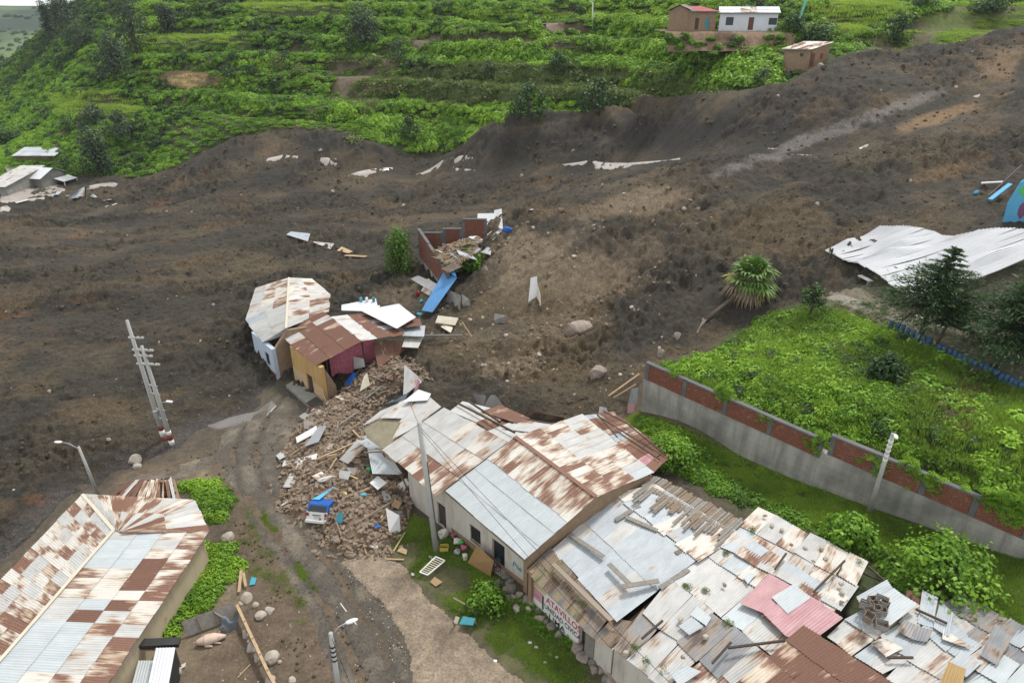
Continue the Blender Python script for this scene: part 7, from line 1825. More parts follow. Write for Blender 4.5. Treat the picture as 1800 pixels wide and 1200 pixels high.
# stone footing along the row
for k in range(46):
    t = R_.random(); px, py = lerp(Vector((885, 1012, 0)), Vector((1120, 1205, 0)), t)[:2]; py += R_.uniform(-4, 34) * (1 if t > .15 else .6); px += R_.uniform(-12, 12) - 8
    rock('rough grey stone of the footing below the painted wall', px, py, R_.uniform(12, 30), R_.uniform(10, 20), k, 'footing_stone', 'stones of the wall footing', mes=None if k % 2 else [stone_mesh('fs', M['stone'], 100 + k % 5, 2, .25, .75)] * 5, cat='stone')
rock('round pale stone on the verge beside the footing', 929, 1074, 14, 12, 2, 'stone', mes=stn, cat='stone'); rock('flatter stone left of the round one beside the footing', 908, 1072, 16, 12, 1, 'stone', mes=stn, cat='stone')
# stones and tufts on the shack roofs
ROOFZ = 4.55
for k, (px, py) in enumerate(((1344,907),(1357,924),(1374,932),(1391,958),(1415,963),(1444,964),(1429,988),(1451,982),(1354,966),(1335,969),(1478,1027),(1480,1042),(1479,1059),(1240,1120),(1366,1072),(1273,1029),(1196,1089),(1100,1148),(1200,1155))):
    z = ROOFZ - (.45 if py < 1000 else 0.05) - (.25 if px < 1260 else 0); p = PZ(px, py, z); o = bpy.data.objects.new('roof_stone', stn[k % 5] if k % 3 else bould[k % 5]); o.location = p + Vector((0, 0, .06)); o.scale = (.17, .14, .13); o.rotation_euler = (0, 0, k); COL.objects.link(o)
    tag(o, 'stone weighing down the patchwork tin roof of the shacks', 'stone', 'stones on the shack roofs')
tuft = [(1291,943,4.3),(1322,932,4.3),(1275,972,4.45),(1115,1138,3.85),(1136,1160,3.85),(1166,1180,3.95),(1206,1030,4.4),(1241,1040,4.4),(1279,1093,4.4),(1510,985,4.1)]
scatter('roof_moss', [tuple(PZ(a + R_.gauss(0, 4), b + R_.gauss(0, 3), c)) for a, b, c in tuft for _ in range(7)], rng.uniform(.07, .2, 70), .3 + rng.normal(0, .2, 70), C_OLIVE, 'small tufts of moss and weeds rooted on the shack roofs', 'moss')
def crate(label, px, py, z, rz, tilt, s=.5):
    c = PZ(px, py, z); e = empty('crate', c, label, 'crate', 'slatted crates heaped on the roof'); e.rotation_euler = (tilt, tilt * .6, rz); bpy.context.view_layer.update() if False else None
    Mx = e.matrix_basis.copy()
    Mx = Matrix.LocRotScale(c, e.rotation_euler, None)
    for side_ in (-1, 1):
        for j in range(3): m = MB().box((0, side_ * s * .4, .07 + j * .12), (s * 1.2, .02, .09)); m.v = [tuple(Mx @ Vector(p)) for p in m.v]; m.build('slat', M['wood_grey'], e)
    for j in range(4): m = MB().box((-s * .5 + j * s * .33, 0, .0), (.11, s * .8, .02)); m.v = [tuple(Mx @ Vector(p)) for p in m.v]; m.build('slat', M['wood_grey'], e)
    for side_ in (-1, 1): m = MB().box((side_ * s * .58, 0, .18), (.03, s * .76, .30)); m.v = [tuple(Mx @ Vector(p)) for p in m.v]; m.build('end_board', M['wood'], e)
for k, (px, py) in enumerate(((1522,1068),(1535,1062),(1548,1058),(1530,1080),(1545,1076),(1525,1088),(1552,1068),(1538,1070),(1547,1101))): crate('slatted grey wooden crate in the heap on the torn shack roof' if k < 8 else 'slatted crate lying apart just below the heap on the roof', px, py, 4.95 + .12 * (k % 3), R_.uniform(0, 3), R_.gauss(0, .3))
# ------------------------------------------------------------------ belongings saved on the verge
board('brown plywood sheet leaning on the house front', [(822,988,.1),(862,1012,.1),(868,985,1.3),(838,958,1.4)], 'plywood', .04)
bag('bulging white sack beside the plain pole', 780, 944, .8, .6, .8, 'sack'); bag('dark bundle of clothes by the house door', 798, 945, .6, .5, .5, 'cloth_dark', name='bundle', cat='bundle'); bag('white sack in the middle of the saved belongings', 803, 955, .6, .5, .5, 'sack'); bag('bright pink bundle among the belongings', 815, 966, .5, .4, .45, 'pink_cloth', name='bundle', cat='bundle')
bag('small green bag behind the pink bundle', 810, 957, .5, .4, .4, 'green_plastic', name='bag', cat='bag'); bag('white sack leaning on the plywood sheet', 817, 982, .5, .5, .6, 'sack'); bag('grey sack left of the pink bundle', 803, 972, .5, .4, .45, 'metal_grey'); bag('striped dark bundle at the right end of the belongings', 874, 1004, .75, .6, .6, 'cloth_dark', name='bundle', cat='bundle')
cr = G(781, 966); e = empty('crate', cr, 'yellow plastic crate at the foot of the plain pole', 'crate')
for s in (-1, 1):
    MB().box(cr + Vector((s * .27, 0, .18)), (.03, .4, .3)).build('side', M['yellow'], e); MB().box(cr + Vector((0, s * .19, .18)), (.51, .03, .3)).build('side', M['yellow'], e)
MB().box(cr + Vector((0, 0, .02)), (.5, .34, .03)).build('base', M['yellow'], e)
# iron bed frame
bq = [G(738, 1005, .35), G(752, 1010, .3), G(782, 985, .5), G(766, 978, .6)]; e = empty('bed_frame', bq[0], 'white slatted bed frame lying on the grass verge', 'bed frame')
for k in range(4): MB().bar(bq[k], bq[(k + 1) % 4], .07, .06).build('rail', M['white'], e)
for k in range(1, 9): MB().bar(lerp(bq[0], bq[3], k / 9), lerp(bq[1], bq[2], k / 9), .05, .03).build('slat', M['cream'], e)
board('tan square of cardboard below the bed frame', [(756,1022,.1),(766,1030,.1),(778,1022,.2),(764,1013,.2)], 'cardboard', .03); board('tan board at the edge of the grass, upper left', [(698,968,.1),(714,974,.1),(716,966,.2),(704,960,.2)], 'wood_pale', .04)
plank('thin tan plank stretched on the verge, upper one', (692,968,.1), (712,935,.15), 'wood_pale', .1); plank('thin tan plank stretched on the verge, lower one', (680,982,.1), (710,983,.1), 'wood_pale', .1)
e = empty('broken_table', G(822, 1088), 'overturned table with teal top on the grass', 'table'); tq = [G(807, 1096, .45), G(832, 1098, .45), G(836, 1086, .6), G(814, 1082, .6)]
MB().prism(tq, (0, 0, -.05)).build('table_top', M['teal'], e)
for q in ((800, 1100), (838, 1098), (836, 1080), (812, 1078)): MB().bar(G(q[0], q[1], .0), G(q[0] - 4, q[1] - 8, .75), .07).build('leg', M['wood'], e)
plank('brown plank leaning over the teal table', (796,1050,.6), (834,1070,.5), 'wood', .12); board('pale pink board left of the teal table', [(797,1094,.1),(804,1096,.1),(808,1084,.4),(801,1082,.4)], 'cream', .04)
board('teal and cream board lying on the road at the bottom edge', [(787,1198,.08),(808,1200,.08),(805,1170,.1),(784,1170,.1)], 'teal', .05)
for k, (px, py) in enumerate(((931,1128),(942,1136),(966,1149),(958,1163),(828,1141),(870,1160),(725,1008),(756,978),(978,1154),(760,982))): board('scrap of white paper or plastic on the verge', [(px - 3, py + 2, .03), (px + 3, py + 3, .03), (px + 4, py - 1, .05), (px - 2, py - 2, .05)], 'white', .01, 'litter', 'litter', 'white litter on the verge', f=G)
plank('thin pale rod lying across the muddy track', (588, 1046, .05), (630, 1102, .05), 'cream', .06, .04, cat='rod', name='rod', f=G)
# ------------------------------------------------------------------ animal pen, lower left
gt = empty('pen_gate', G(375, 1090), 'leaning plank gate of the animal pen', 'gate'); gq = [G(330, 1118, .15), G(420, 1083, .2), G(410, 1058, 1.0), G(318, 1092, 1.0)]
for k in range(9): v0, v1 = k / 9, (k + .9) / 9; MB().prism([bil(*gq, 0, v0), bil(*gq, 1, v0), bil(*gq, 1, v1), bil(*gq, 0, v1)], (0, 0, -.04)).build('plank', M['wood_grey'], gt)
for u in (.3, .62): MB().bar(bil(*gq, u, .05) + Vector((0, -.03, .03)), bil(*gq, u, .95) + Vector((0, -.03, .03)), .1, .05).build('brace', M['wood'], gt)
MB().bar(bil(*gq, .62, .8) + Vector((0, -.05, .06)), bil(*gq, .8, -.05) + Vector((0, -.05, .08)), .1, .05).build('brace', M['wood_grey'], gt)
tq = [G(386, 1112, .1), G(412, 1108, .1), G(420, 1088, .75), G(392, 1082, .8)]; m = MB(); nT = 14
for j in range(nT + 1):
    for i in range(nT + 1):
        u, v = i / nT, j / nT; p = bil(*tq, u, v); ed = 1 + .12 * math.sin(9 * u + 5 * v); m.v.append(tuple(p + Vector((.10 * math.sin(7 * v) * (u - .5), .08 * math.sin(8 * u), .10 * math.sin(6.5 * u + 2 * v) + .07 * math.sin(11 * v + 3 * u) + .22 * math.sin(math.pi * u) * math.sin(math.pi * v)))))
for j in range(nT):
    for i in range(nT): q = j * (nT + 1) + i; m.f.append((q, q + 1, q + nT + 2, q + nT + 1))
tag(m.build('tarpaulin', M['tarp'], smooth=True), 'dark grey tarpaulin draped at the end of the pen gate', 'tarpaulin')
fe = empty('plank_fence', G(450, 1130), 'low fence rail of pale planks propped on boulders', 'fence'); fp = [(416,1062,.75),(430,1092,.75),(444,1122,.75),(457,1150,.75),(470,1178,.75),(490,1215,.75)]
FP = [G(*q) for q in fp]
for a, b in zip(FP[:-1], FP[1:]): MB().bar(a, b + (b - a).normalized() * .12, .16, .07).build('rail', M['wood_pale'], fe); MB().bar(a - Vector((.05, 0, .28)), b - Vector((.05, 0, .28)), .06, .2).build('plank', M['wood_grey'], fe)
for p in FP: MB().bar(p - Vector((0, 0, 1.1)), p + Vector((0, 0, .05)), .1).build('post', M['wood'], fe)
sr = empty('pen_shelter', G(270, 1180), 'small pen shelter with clean white corrugated roof', 'shelter'); s4 = [PZ(255, 1225, 1.5), PZ(292, 1225, 1.5), PZ(308, 1137, 1.7), PZ(274, 1138, 1.7)]
for k in range(3): u0, u1 = k / 3, (k + 1.03) / 3; sheet(sr, [bil(*s4, u0, 0), bil(*s4, u1, 0), bil(*s4, u1, 1), bil(*s4, u0, 1)], 'sheet_bright', pitch=.18)
for u, v in ((.05, .02), (.95, .02), (.95, .95), (.05, .95)): p = bil(*s4, u, v); MB().bar(Vector((p.x, p.y, -.5)), p - Vector((0, 0, .05)), .1).build('post', M['wood_dark'], sr)
pq = [bil(*s4, 1, 0), bil(*s4, 1, 1)]; MB().prism([Vector((pq[0].x, pq[0].y, -.3)), Vector((pq[1].x, pq[1].y, -.3)), pq[1] - Vector((0, 0, .1)), pq[0] - Vector((0, 0, .1))], (-.05, 0, 0)).build('side_boarding', M['black'], sr)
s5 = [PZ(225, 1228, .9), PZ(256, 1222, .9), PZ(270, 1160, 1.0), PZ(243, 1160, 1.0)]; tag(sheet(None, s5, 'sheet_grey', name='tin_sheet'), 'dull grey tin sheet beside the white pen roof', 'tin sheet')
tag(MB().bar(PZ(232, 1132, 1.6), PZ(316, 1128, 1.2), .5, .25).build('charred_beam', M['black']), 'black tarred beam across the top of the pen', 'beam'); tag(MB().bar(PZ(236, 1143, 1.3), PZ(290, 1140, 1.0), .1, .06).build('plank', M['wood_pale']), 'pale plank below the black beam of the pen', 'plank')
plank('stick lying on the floor of the pen', (418, 1190, .06), (440, 1167, .06), 'wood_pale', .05, .04, f=G); board('pale sheet of paper at the edge of the pen', [(316,1176,.1),(326,1170,.1),(327,1163,.2),(318,1168,.2)], 'cream', .02, f=G)
plank('tan plank standing at the corner of the weeds, left one', (420,1040,.2), (424,1002,.5), 'wood_pale', .18, f=G); plank('tan plank standing at the corner of the weeds, right one', (432,1030,.2), (428,1006,.5), 'wood_pale', .16, f=G)
board('pale blue plastic sheet on the ground by the weeds', [(438,1028,.1),(448,1026,.1),(451,1015,.25),(442,1013,.25)], 'cyan', .03, f=G); board('brown board jutting from the long shed wall', [(277,1075,1.2),(293,1086,1.0),(294,1074,1.1),(282,1067,1.3)], 'plywood', .04, f=G)
# the pig: one continuous body lying on its belly
pg = G(371, 1128); ang = math.radians(20)
bm = bmesh.new(); Ls, Ns = 22, 16; rings = []
for i in range(Ls + 1):
    t = i / Ls; xx = -.78 + 1.62 * t
    if t < .62: r = .33 * math.sin(math.pi * min(1, (t + .03) / .62 * .5 + .0)) ** .55 if t < .31 else .33 - .03 * ((t - .31) / .31)
    elif t < .80: r = .30 - .10 * (t - .62) / .18
    else: r = .20 - .13 * ((t - .80) / .20) ** 1.1
    if i == 0: r = .06
    zc = .27 if t < .65 else .27 - .06 * (t - .65) / .35
    ring = []
    for j in range(Ns):
        a = 2 * math.pi * j / Ns; yy, zz = r * 1.05 * math.cos(a), r * .92 * math.sin(a)
        if zz < -.2: zz = -.2 - (zz + .2) * .0
        ring.append(bm.verts.new((xx, yy, max(zc + zz, .02))))
    rings.append(ring)
for a, b in zip(rings[:-1], rings[1:]):
    for j in range(Ns): bm.faces.new((a[j], a[(j + 1) % Ns], b[(j + 1) % Ns], b[j]))
bm.faces.new(rings[0][::-1]); bm.faces.new(rings[-1])
def limb(x0, y0, x1, y1, r):
    prev = None
    for i in range(6):
        t = i / 5; cx, cy, cz_ = x0 + (x1 - x0) * t, y0 + (y1 - y0) * t, .13 - .06 * t; rr = r * (1 - .5 * t); ring = [bm.verts.new((cx + (rr * math.cos(2 * math.pi * j / 8) if False else 0), cy + rr * math.cos(2 * math.pi * j / 8), max(.01, cz_ + rr * math.sin(2 * math.pi * j / 8)))) for j in range(8)]
        if prev:
            for j in range(8): bm.faces.new((prev[j], prev[(j + 1) % 8], ring[(j + 1) % 8], ring[j]))
        prev = ring
    bm.faces.new(prev)
limb(-.30, -.26, .12, -.40, .11); limb(-.3, .26, .12, .40, .11); limb(.22, -.22, .58, -.34, .08); limb(.22, .22, .58, .34, .08)
for s in (-1, 1):      # ears
    e0 = [bm.verts.new(v) for v in ((.46, s * .10, .40), (.56, s * .17, .36), (.62, s * .22, .47), (.50, s * .19, .50))]; bm.faces.new(e0 if s > 0 else e0[::-1])
    e1 = [bm.verts.new(Vector(v.co) + Vector((-.02, 0, .012))) for v in e0]; bm.faces.new(e1[::-1] if s > 0 else e1)
    for k in range(4): bm.faces.new((e0[k], e1[k], e1[(k + 1) % 4], e0[(k + 1) % 4]))
bmesh.ops.recalc_face_normals(bm, faces=bm.faces[:]); me = bpy.data.meshes.new('pig'); bm.to_mesh(me); bm.free(); me.materials.append(M['pig']); me.polygons.foreach_set('use_smooth', [True] * len(me.polygons))
o = bpy.data.objects.new('pig', me); o.location = pg; o.rotation_euler = (0, 0, ang); COL.objects.link(o); tag(o, 'pale pink pig lying on the earth of the pen', 'pig')
sb = o.modifiers.new('sub', 'SUBSURF'); sb.levels = sb.render_levels = 1
for s in (-1, 1):
    m = lathe([(.004, -.014), (.016, -.006), (.018, .004), (.004, .016)], 8); Mx = Matrix.Translation(pg) @ Matrix.Rotation(ang, 4, 'Z') @ Matrix.Translation((.60, s * .125, .33)); m.v = [tuple(Mx @ Vector(p)) for p in m.v]; m.build('eye', M['black'], o, smooth=True)
m = lathe([(.07, -.02), (.075, .0), (.06, .015)], 12); Mx = Matrix.Translation(pg) @ Matrix.Rotation(ang, 4, 'Z') @ Matrix.Translation((.85, 0, .215)) @ Matrix.Rotation(math.pi / 2, 4, 'Y'); m.v = [tuple(Mx @ Vector(p)) for p in m.v]; m.build('snout', M['pig'], o, smooth=True)
MB().tube([Matrix.Translation(pg) @ Matrix.Rotation(ang, 4, 'Z') @ Vector(p) for p in ((-.78, 0, .3), (-.86, .03, .34), (-.88, -.02, .38), (-.84, -.03, .36))], .012, 6).build('tail', M['pig'], o, smooth=True)
# wreckage inside the ruin, shed wreck at far left, items on white sheets
for lab, q, mt in (('cream sheet of wreckage in the ruined enclosure', [(776,440,.6),(800,440,.6),(806,424,1.2),(785,428,1.2)], 'cream'), ('pale blue wreckage in the ruined enclosure', [(812,432,.8),(832,430,.8),(830,420,1.3),(816,422,1.3)], 'metal_grey'), ('white wreckage in the middle of the ruined enclosure', [(795,428,1.0),(815,424,1.0),(812,416,1.6),(798,420,1.6)], 'white')): board(lab, q, mt, f=G)
for k in range(26):
    p_ = Vector(R_.choice(heap)) + Vector((0, -.4, .25)); q_ = p_ + Vector((R_.uniform(-1.8, 1.8), R_.uniform(-.6, .3), R_.uniform(-.5, .7))); tag(MB().bar(p_, q_, R_.uniform(.08, .2), R_.uniform(.06, .12)).build('timber', M[R_.choice(['wood', 'wood_dark', 'wood_pale', 'wood_grey'])]), 'broken timber in the ruined enclosure', 'timber', 'timbers in the ruin')
bag('black tyre-like coil in the ruined enclosure', 824, 416, 1.2, 1.0, .9, 'rubber', f=G, name='coil', cat='coil'); bag('blue bundle at the right end of the ruin', 893, 398, 1.4, 1.0, .8, 'blue_paint', f=G, name='bundle', cat='bundle')
bag('red drum at the foot of the ruined wall', 736, 523, .55, .55, .8, 'red_paint', f=G, name='drum', cat='drum'); bag('pale blue bucket beside the red drum', 742, 532, .5, .5, .5, 'cyan', f=G, name='bucket', cat='bucket'); bag('teal basin right of the white sheets on the brown roof', 736, 553, .8, .6, .4, 'cyan', f=G, name='basin', cat='basin')
for k, (px, mt, nm) in enumerate(((635, 'cyan', 'blue'), (645, 'white', 'white'), (657, 'teal', 'dark green'))): o = lathe([(.14, 0), (.17, .2), (.16, .45), (.06, .52)], 10); c = PZ(px, 530, 4.33); o.v = [tuple(c + Vector(p)) for p in o.v]; tag(o.build('container', M[mt], smooth=True), nm + ' plastic container on the white slab behind the brown roof', 'container')
wr_ = empty('wrecked_shed', G(138, 345), 'wrecked grey tin shed lying in the flooded mud, far left', 'wreck')
for q, mt in (([(118,350,.2),(135,346,.6),(150,333,1.8),(132,338,1.4)], 'sheet_blue_grey'), ([(135,348,.5),(152,343,.6),(152,333,1.9),(148,332,1.9)], 'sheet_white'), ([(120,351,.1),(138,350,.2),(152,342,.8),(140,344,.7)], 'sheet_bright')): sheet(wr_, [G(*p) for p in q], mt, pitch=.4)
MB().bar(G(148, 348, -.3), G(152, 334, 1.8), .2).build('post', M['wood_dark'], wr_)
plank('broken tree trunk lying below the wrecked palm', (1238, 560, .3), (1225, 590, .1), 'wood', .18, .16, f=G, cat='log', name='log')

for k in range(16):
    p = G(R_.uniform(0, 210), R_.uniform(326, 362), .12); an = R_.uniform(0, 3.1); d_ = Vector((math.cos(an), math.sin(an), R_.gauss(0, .15))) * R_.uniform(.4, 1.4); e_ = Vector((-math.sin(an), math.cos(an), R_.gauss(0, .15))) * R_.uniform(.3, .8)
    tag(sheet(None, [p - d_ - e_, p + d_ - e_, p + d_ + e_, p - d_ + e_], choose(('sheet_white', 3), ('sheet_blue_grey', 2), ('sheet_bright', 2)), name='tin_scrap', jit=.1), 'pale tin scrap strewn in the flooded mud at the far left', 'tin scrap', 'tin scraps in the flooded mud')
# ------------------------------------------------------------------ trees
def leaf_obj(name, parent, P, N, size, mat, tint, aspect=1.5, jitter=.45, up=None):
    origin = Vector(parent.location); me = leaves_mesh(name, np.asarray(P) - np.array(origin)[None], N, size, mat, tint, aspect, jitter, up)
    o = bpy.data.objects.new(name, me); COL.objects.link(o); o.parent = parent; return o
def round_tree(name, label, base, h, w, mat, n=1500, leaf=.3, cat='tree', group=None, wispy=0.0, tint=.4, trunk=.25, lobes=9, bark='bark', seed=0):
    r = np.random.default_rng(int(abs(base[0]) * 13 + abs(base[1]) * 7 + seed)); b = Vector(base); e = empty(name, b, label, cat, group)
    th = h * trunk; MB().tube([b - Vector((0, 0, .4)), b + Vector((w * .03, 0, th)), b + Vector((w * .02, w * .03, h * .7))], [.035 * h + .03, .028 * h + .02, .012 * h], 8).build('trunk', M[bark], e, smooth=True)
    C = []; 
    for k in range(lobes):
        a = k * 2.4 + r.uniform(0, 1); t = (k + .5) / lobes; rad = w * .5 * (.75 * math.sin(math.pi * (.18 + .8 * t)) if not wispy else .42 * (1 - .4 * t)); rr = w * (.30 - .10 * t) * r.uniform(.8, 1.25)
        C.append((b.x + rad * math.cos(a) * .8, b.y + rad * math.sin(a) * .8, b.z + th * .8 + (h - th * .8 - rr * .7) * t, rr))
        if k % 2 == 0: MB().tube([b + Vector((0, 0, th * (.8 + .5 * t))), Vector(C[-1][:3])], [.014 * h + .01, .006 * h], 6).build('limb', M[bark], e, smooth=True)
    P, N, T_ = [], [], []
    per = n // lobes
    for (cx, cy, cz, rr) in C:
        d = r.normal(0, 1, (per, 3)); d /= np.linalg.norm(d, axis=1)[:, None]; q = r.uniform(.55, 1.08, per); 
        nz = .25 * np.sin(d[:, 0] * 5 + cx) * np.sin(d[:, 1] * 6 + cy)
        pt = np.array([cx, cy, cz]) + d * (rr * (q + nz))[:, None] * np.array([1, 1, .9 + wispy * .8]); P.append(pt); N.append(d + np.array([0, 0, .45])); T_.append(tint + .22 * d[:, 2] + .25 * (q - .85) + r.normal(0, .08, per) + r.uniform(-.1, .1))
    P = np.concatenate(P); k = P[:, 2] > b.z + .1
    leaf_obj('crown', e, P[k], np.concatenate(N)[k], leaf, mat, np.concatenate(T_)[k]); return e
def conifer(name, label, base, h, w, n_lev=22, start=.3, mat='leaf_conifer', lean=(0, 0), seed=0, dens=1.0, droop=.25):
    r = np.random.default_rng(900 + seed); b = Vector(base); e = empty(name, b, label, 'tree'); top = b + Vector((lean[0], lean[1], h))
    MB().tube([b - Vector((0, 0, .4)), lerp(b, top, .5), top], [.03 * h, .02 * h, .02], 9).build('trunk', M['bark'], e, smooth=True)
    P, N, T_, U_ = [], [], [], []; limb = MB()
    for k in range(n_lev):
        t = start + (1 - start) * (k / n_lev); c = lerp(b, top, t); R = w * .5 * (1 - ((t - start) / (1 - start)) ** 1.25) * r.uniform(.7, 1.12) + .12
        nb = 6 if k < n_lev * .7 else 4
        for j in range(nb):
            a = r.uniform(0, 6.283); L = R * r.uniform(.65, 1.15); rise = r.uniform(.05, .35) * (1 if t > .5 else .6)
            dirv = np.array([math.cos(a), math.sin(a), rise]); tipd = np.array([0, 0, -droop * L])
            if j % 2 == 0 and L > .5: limb.tube([c, c + Vector(tuple(dirv * L * .55)) + Vector((0, 0, -droop * L * .2))], [.03, .012], 5)
            m = int(80 * dens * max(.3, L / (w * .5))); s = r.uniform(.12, 1, m); side = r.normal(0, .13, (m, 3)) * L * (.25 + s[:, None] * .8)
            pt = np.array(c)[None] + dirv[None] * (L * s)[:, None] + tipd[None] * (s ** 2)[:, None] + side * np.array([1, 1, .22]); P.append(pt); N.append(np.tile([0, 0, 1.0], (m, 1)) + r.normal(0, .35, (m, 3)))
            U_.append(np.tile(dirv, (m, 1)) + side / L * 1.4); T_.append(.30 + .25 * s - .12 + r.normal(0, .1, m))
    limb.build('branches', M['bark'], e)['kind'] = 'stuff'
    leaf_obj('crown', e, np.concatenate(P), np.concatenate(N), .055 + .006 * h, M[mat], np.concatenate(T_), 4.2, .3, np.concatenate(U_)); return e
def htop(base, px, py): return at_y(px, py, base[1])[2] - base[2]
def wpx(base, w): return w * (Vector(base) - Vector((0, 0, CAM_Z))).length / FPX
b = Vector(G0(1612, 602)); conifer('conifer_tree', 'tall conifer with layered branches before the fallen white roof', b, htop(b, 1640, 434), wpx(b, 180), 26, .34, lean=(1.0, .3), seed=1, dens=1.7)
b = Vector(G0(1640, 612)); conifer('conifer_tree', 'slender leaning conifer just right of the tall one', b, htop(b, 1690, 520), wpx(b, 95), 14, .45, lean=(1.4, .2), seed=2, dens=1.2)
b = Vector(G0(1790, 640)); conifer('conifer_tree', 'massive dark conifer at the right picture edge', b, htop(b, 1795, 462), wpx(b, 205), 28, .2, lean=(.2, 1.0), seed=3, dens=3.0)
b = Vector(G0(1860, 620)); conifer('conifer_tree', 'conifer behind the massive dark one, cut by the right edge', b, htop(b, 1840, 470), wpx(b, 140), 20, .15, seed=4, dens=1.4)
# palm, uprooted and leaning
pb0, pb1 = G(1242, 562, .2), G(1300, 528, .5); pm = empty('palm_tree', pb0, 'uprooted fan palm with green and yellow crown leaning on the mud', 'palm'); hub = Vector(at_y(1321, 492, pb1.y))
MB().tube([pb0, lerp(pb0, pb1, .5) + Vector((0, 0, .1)), pb1, lerp(pb1, hub, .6), hub], [.24, .20, .20, .21, .20], 10).build('trunk', M['bark'], pm, smooth=True)
for k in range(4): q = G(1240 - 6 * k, 566 + 9 * k, .05); MB().tube([pb0, lerp(pb0, q, .5) + Vector((0, 0, .15)), q], [.07, .04, .02], 6).build('root', M['bark_pale'], pm, smooth=True)
M['frond_green'] = pmat('frond_green', (.065, .135, .02), (.10, .18, .03), 1.5, .6, .1, c3=(.17, .25, .05)); M['frond_yellow'] = pmat('frond_yellow', (.30, .25, .05), (.22, .22, .045), 1.5, .6, .1, c3=(.36, .25, .08)); M['frond_dead'] = pmat('frond_dead', (.26, .205, .13), (.17, .13, .085), 1.5, .8, .1)
ax = Vector((.12, -.12, 1)).normalized(); qr = ax.to_track_quat('Z', 'Y')
for k in range(44):
    f = k / 44; pol = math.radians(6 + 138 * f ** 1.1 + R_.gauss(0, 7)); az = k * 2.39996
    d = qr @ Vector((math.sin(pol) * math.cos(az), math.sin(pol) * math.sin(az), math.cos(pol))); L = R_.uniform(.8, 1.2) * (1.35 if pol < 2 else 1.1); FR = R_.uniform(1.0, 1.3) * 1.45
    mt = 'frond_green' if pol < 1.55 else ('frond_yellow' if pol < 1.95 else 'frond_dead')
    c = hub + d * L; up = Vector((0, 0, 1)); s = d.cross(up)
    s = Vector((1, 0, 0)) if s.length < .05 else s.normalized(); n = s.cross(d).normalized(); m = MB(); m.bar(hub + d * .1, c, .035, .03)
    ns = 13
    for i in range(ns):
        a = math.radians(-105 + 210 * i / (ns - 1)); rd = (d * math.cos(a) + s * math.sin(a)).normalized(); sd_ = (s * math.cos(a) - d * math.sin(a)).normalized(); LL = FR * (1 - .28 * abs(i / (ns - 1) - .5) * 2); fold = n * (.04 * (1 if i % 2 else -1))
        dr_ = Vector((R_.gauss(0, .06), R_.gauss(0, .06), -R_.uniform(.15, .5) * LL if mt != 'frond_dead' else -.45 * LL)); p1 = c + rd * LL * .55 + fold; p2 = c + rd * LL + dr_
        m.add([c, p1 - sd_ * .14, p1 + sd_ * .14, p2], [(0, 1, 2), (1, 3, 2)])
    m.build('frond', M[mt], pm)
b = Vector(G0(1423, 556)); round_tree('small_tree', 'small thin tree at the top of the leafy bank', b, htop(b, 1432, 498), wpx(b, 40), M['leaf_dark'], 500, .2, trunk=.5, tint=.5)
b = G(703, 484); round_tree('evergreen_tree', 'bushy bright evergreen left of the ruined wall', b, htop(b, 706, 402), wpx(b, 70), M['leaf_lush'], 3800, .19, trunk=.1, tint=.10, lobes=12, wispy=.3)
tag(MB().tube([G(700, 470), Vector(at_y(706, 382, G(700, 470).y))], .04, 6).build('mast', M['wood_pale']), 'thin bare mast behind the bushy evergreen', 'mast')
b = G(824, 480); round_tree('drooping_shrub', 'bright green shrub hanging over the ruined wall', b, htop(b, 825, 434), wpx(b, 56), M['leaf_lush'], 1400, .24, 'shrub', trunk=.12, tint=.45)
b = Vector(G0(855, 1066)); round_tree('garden_shrub', 'feathery green shrub on the verge beside the footing', b, 1.7, wpx(b, 72), M['leaf_lush'], 1700, .13, 'shrub', trunk=.1, tint=.30)
for lab, px, py, w, h in (('big-leaved bush nearest the shack roofs on the alley side', 1645, 1035, 150, 100), ('round leafy bush left of the big-leaved one', 1490, 955, 70, 60)):
    b = Vector(G0(px, py)); round_tree('leafy_bush', lab, b, h * wpx(b, 1) * .9, wpx(b, w), M['leaf_lush'], 3600, .19, 'bush', trunk=.1, tint=.40)
b = Vector(G0(1180, 815)); round_tree('leafy_bush', 'leafy bush at the corner of the rusty lean-to roof', b, 2.4, wpx(b, 90), M['leaf_lush'], 3000, .16, 'bush', trunk=.1, tint=.38)
b = Vector(G0(1555, 665)); round_tree('leafy_bush', 'dark bush in the middle of the vine-covered bank', b, 2.2, wpx(b, 60), M['leaf_dark'], 1200, .22, 'bush', trunk=.15, tint=.4)
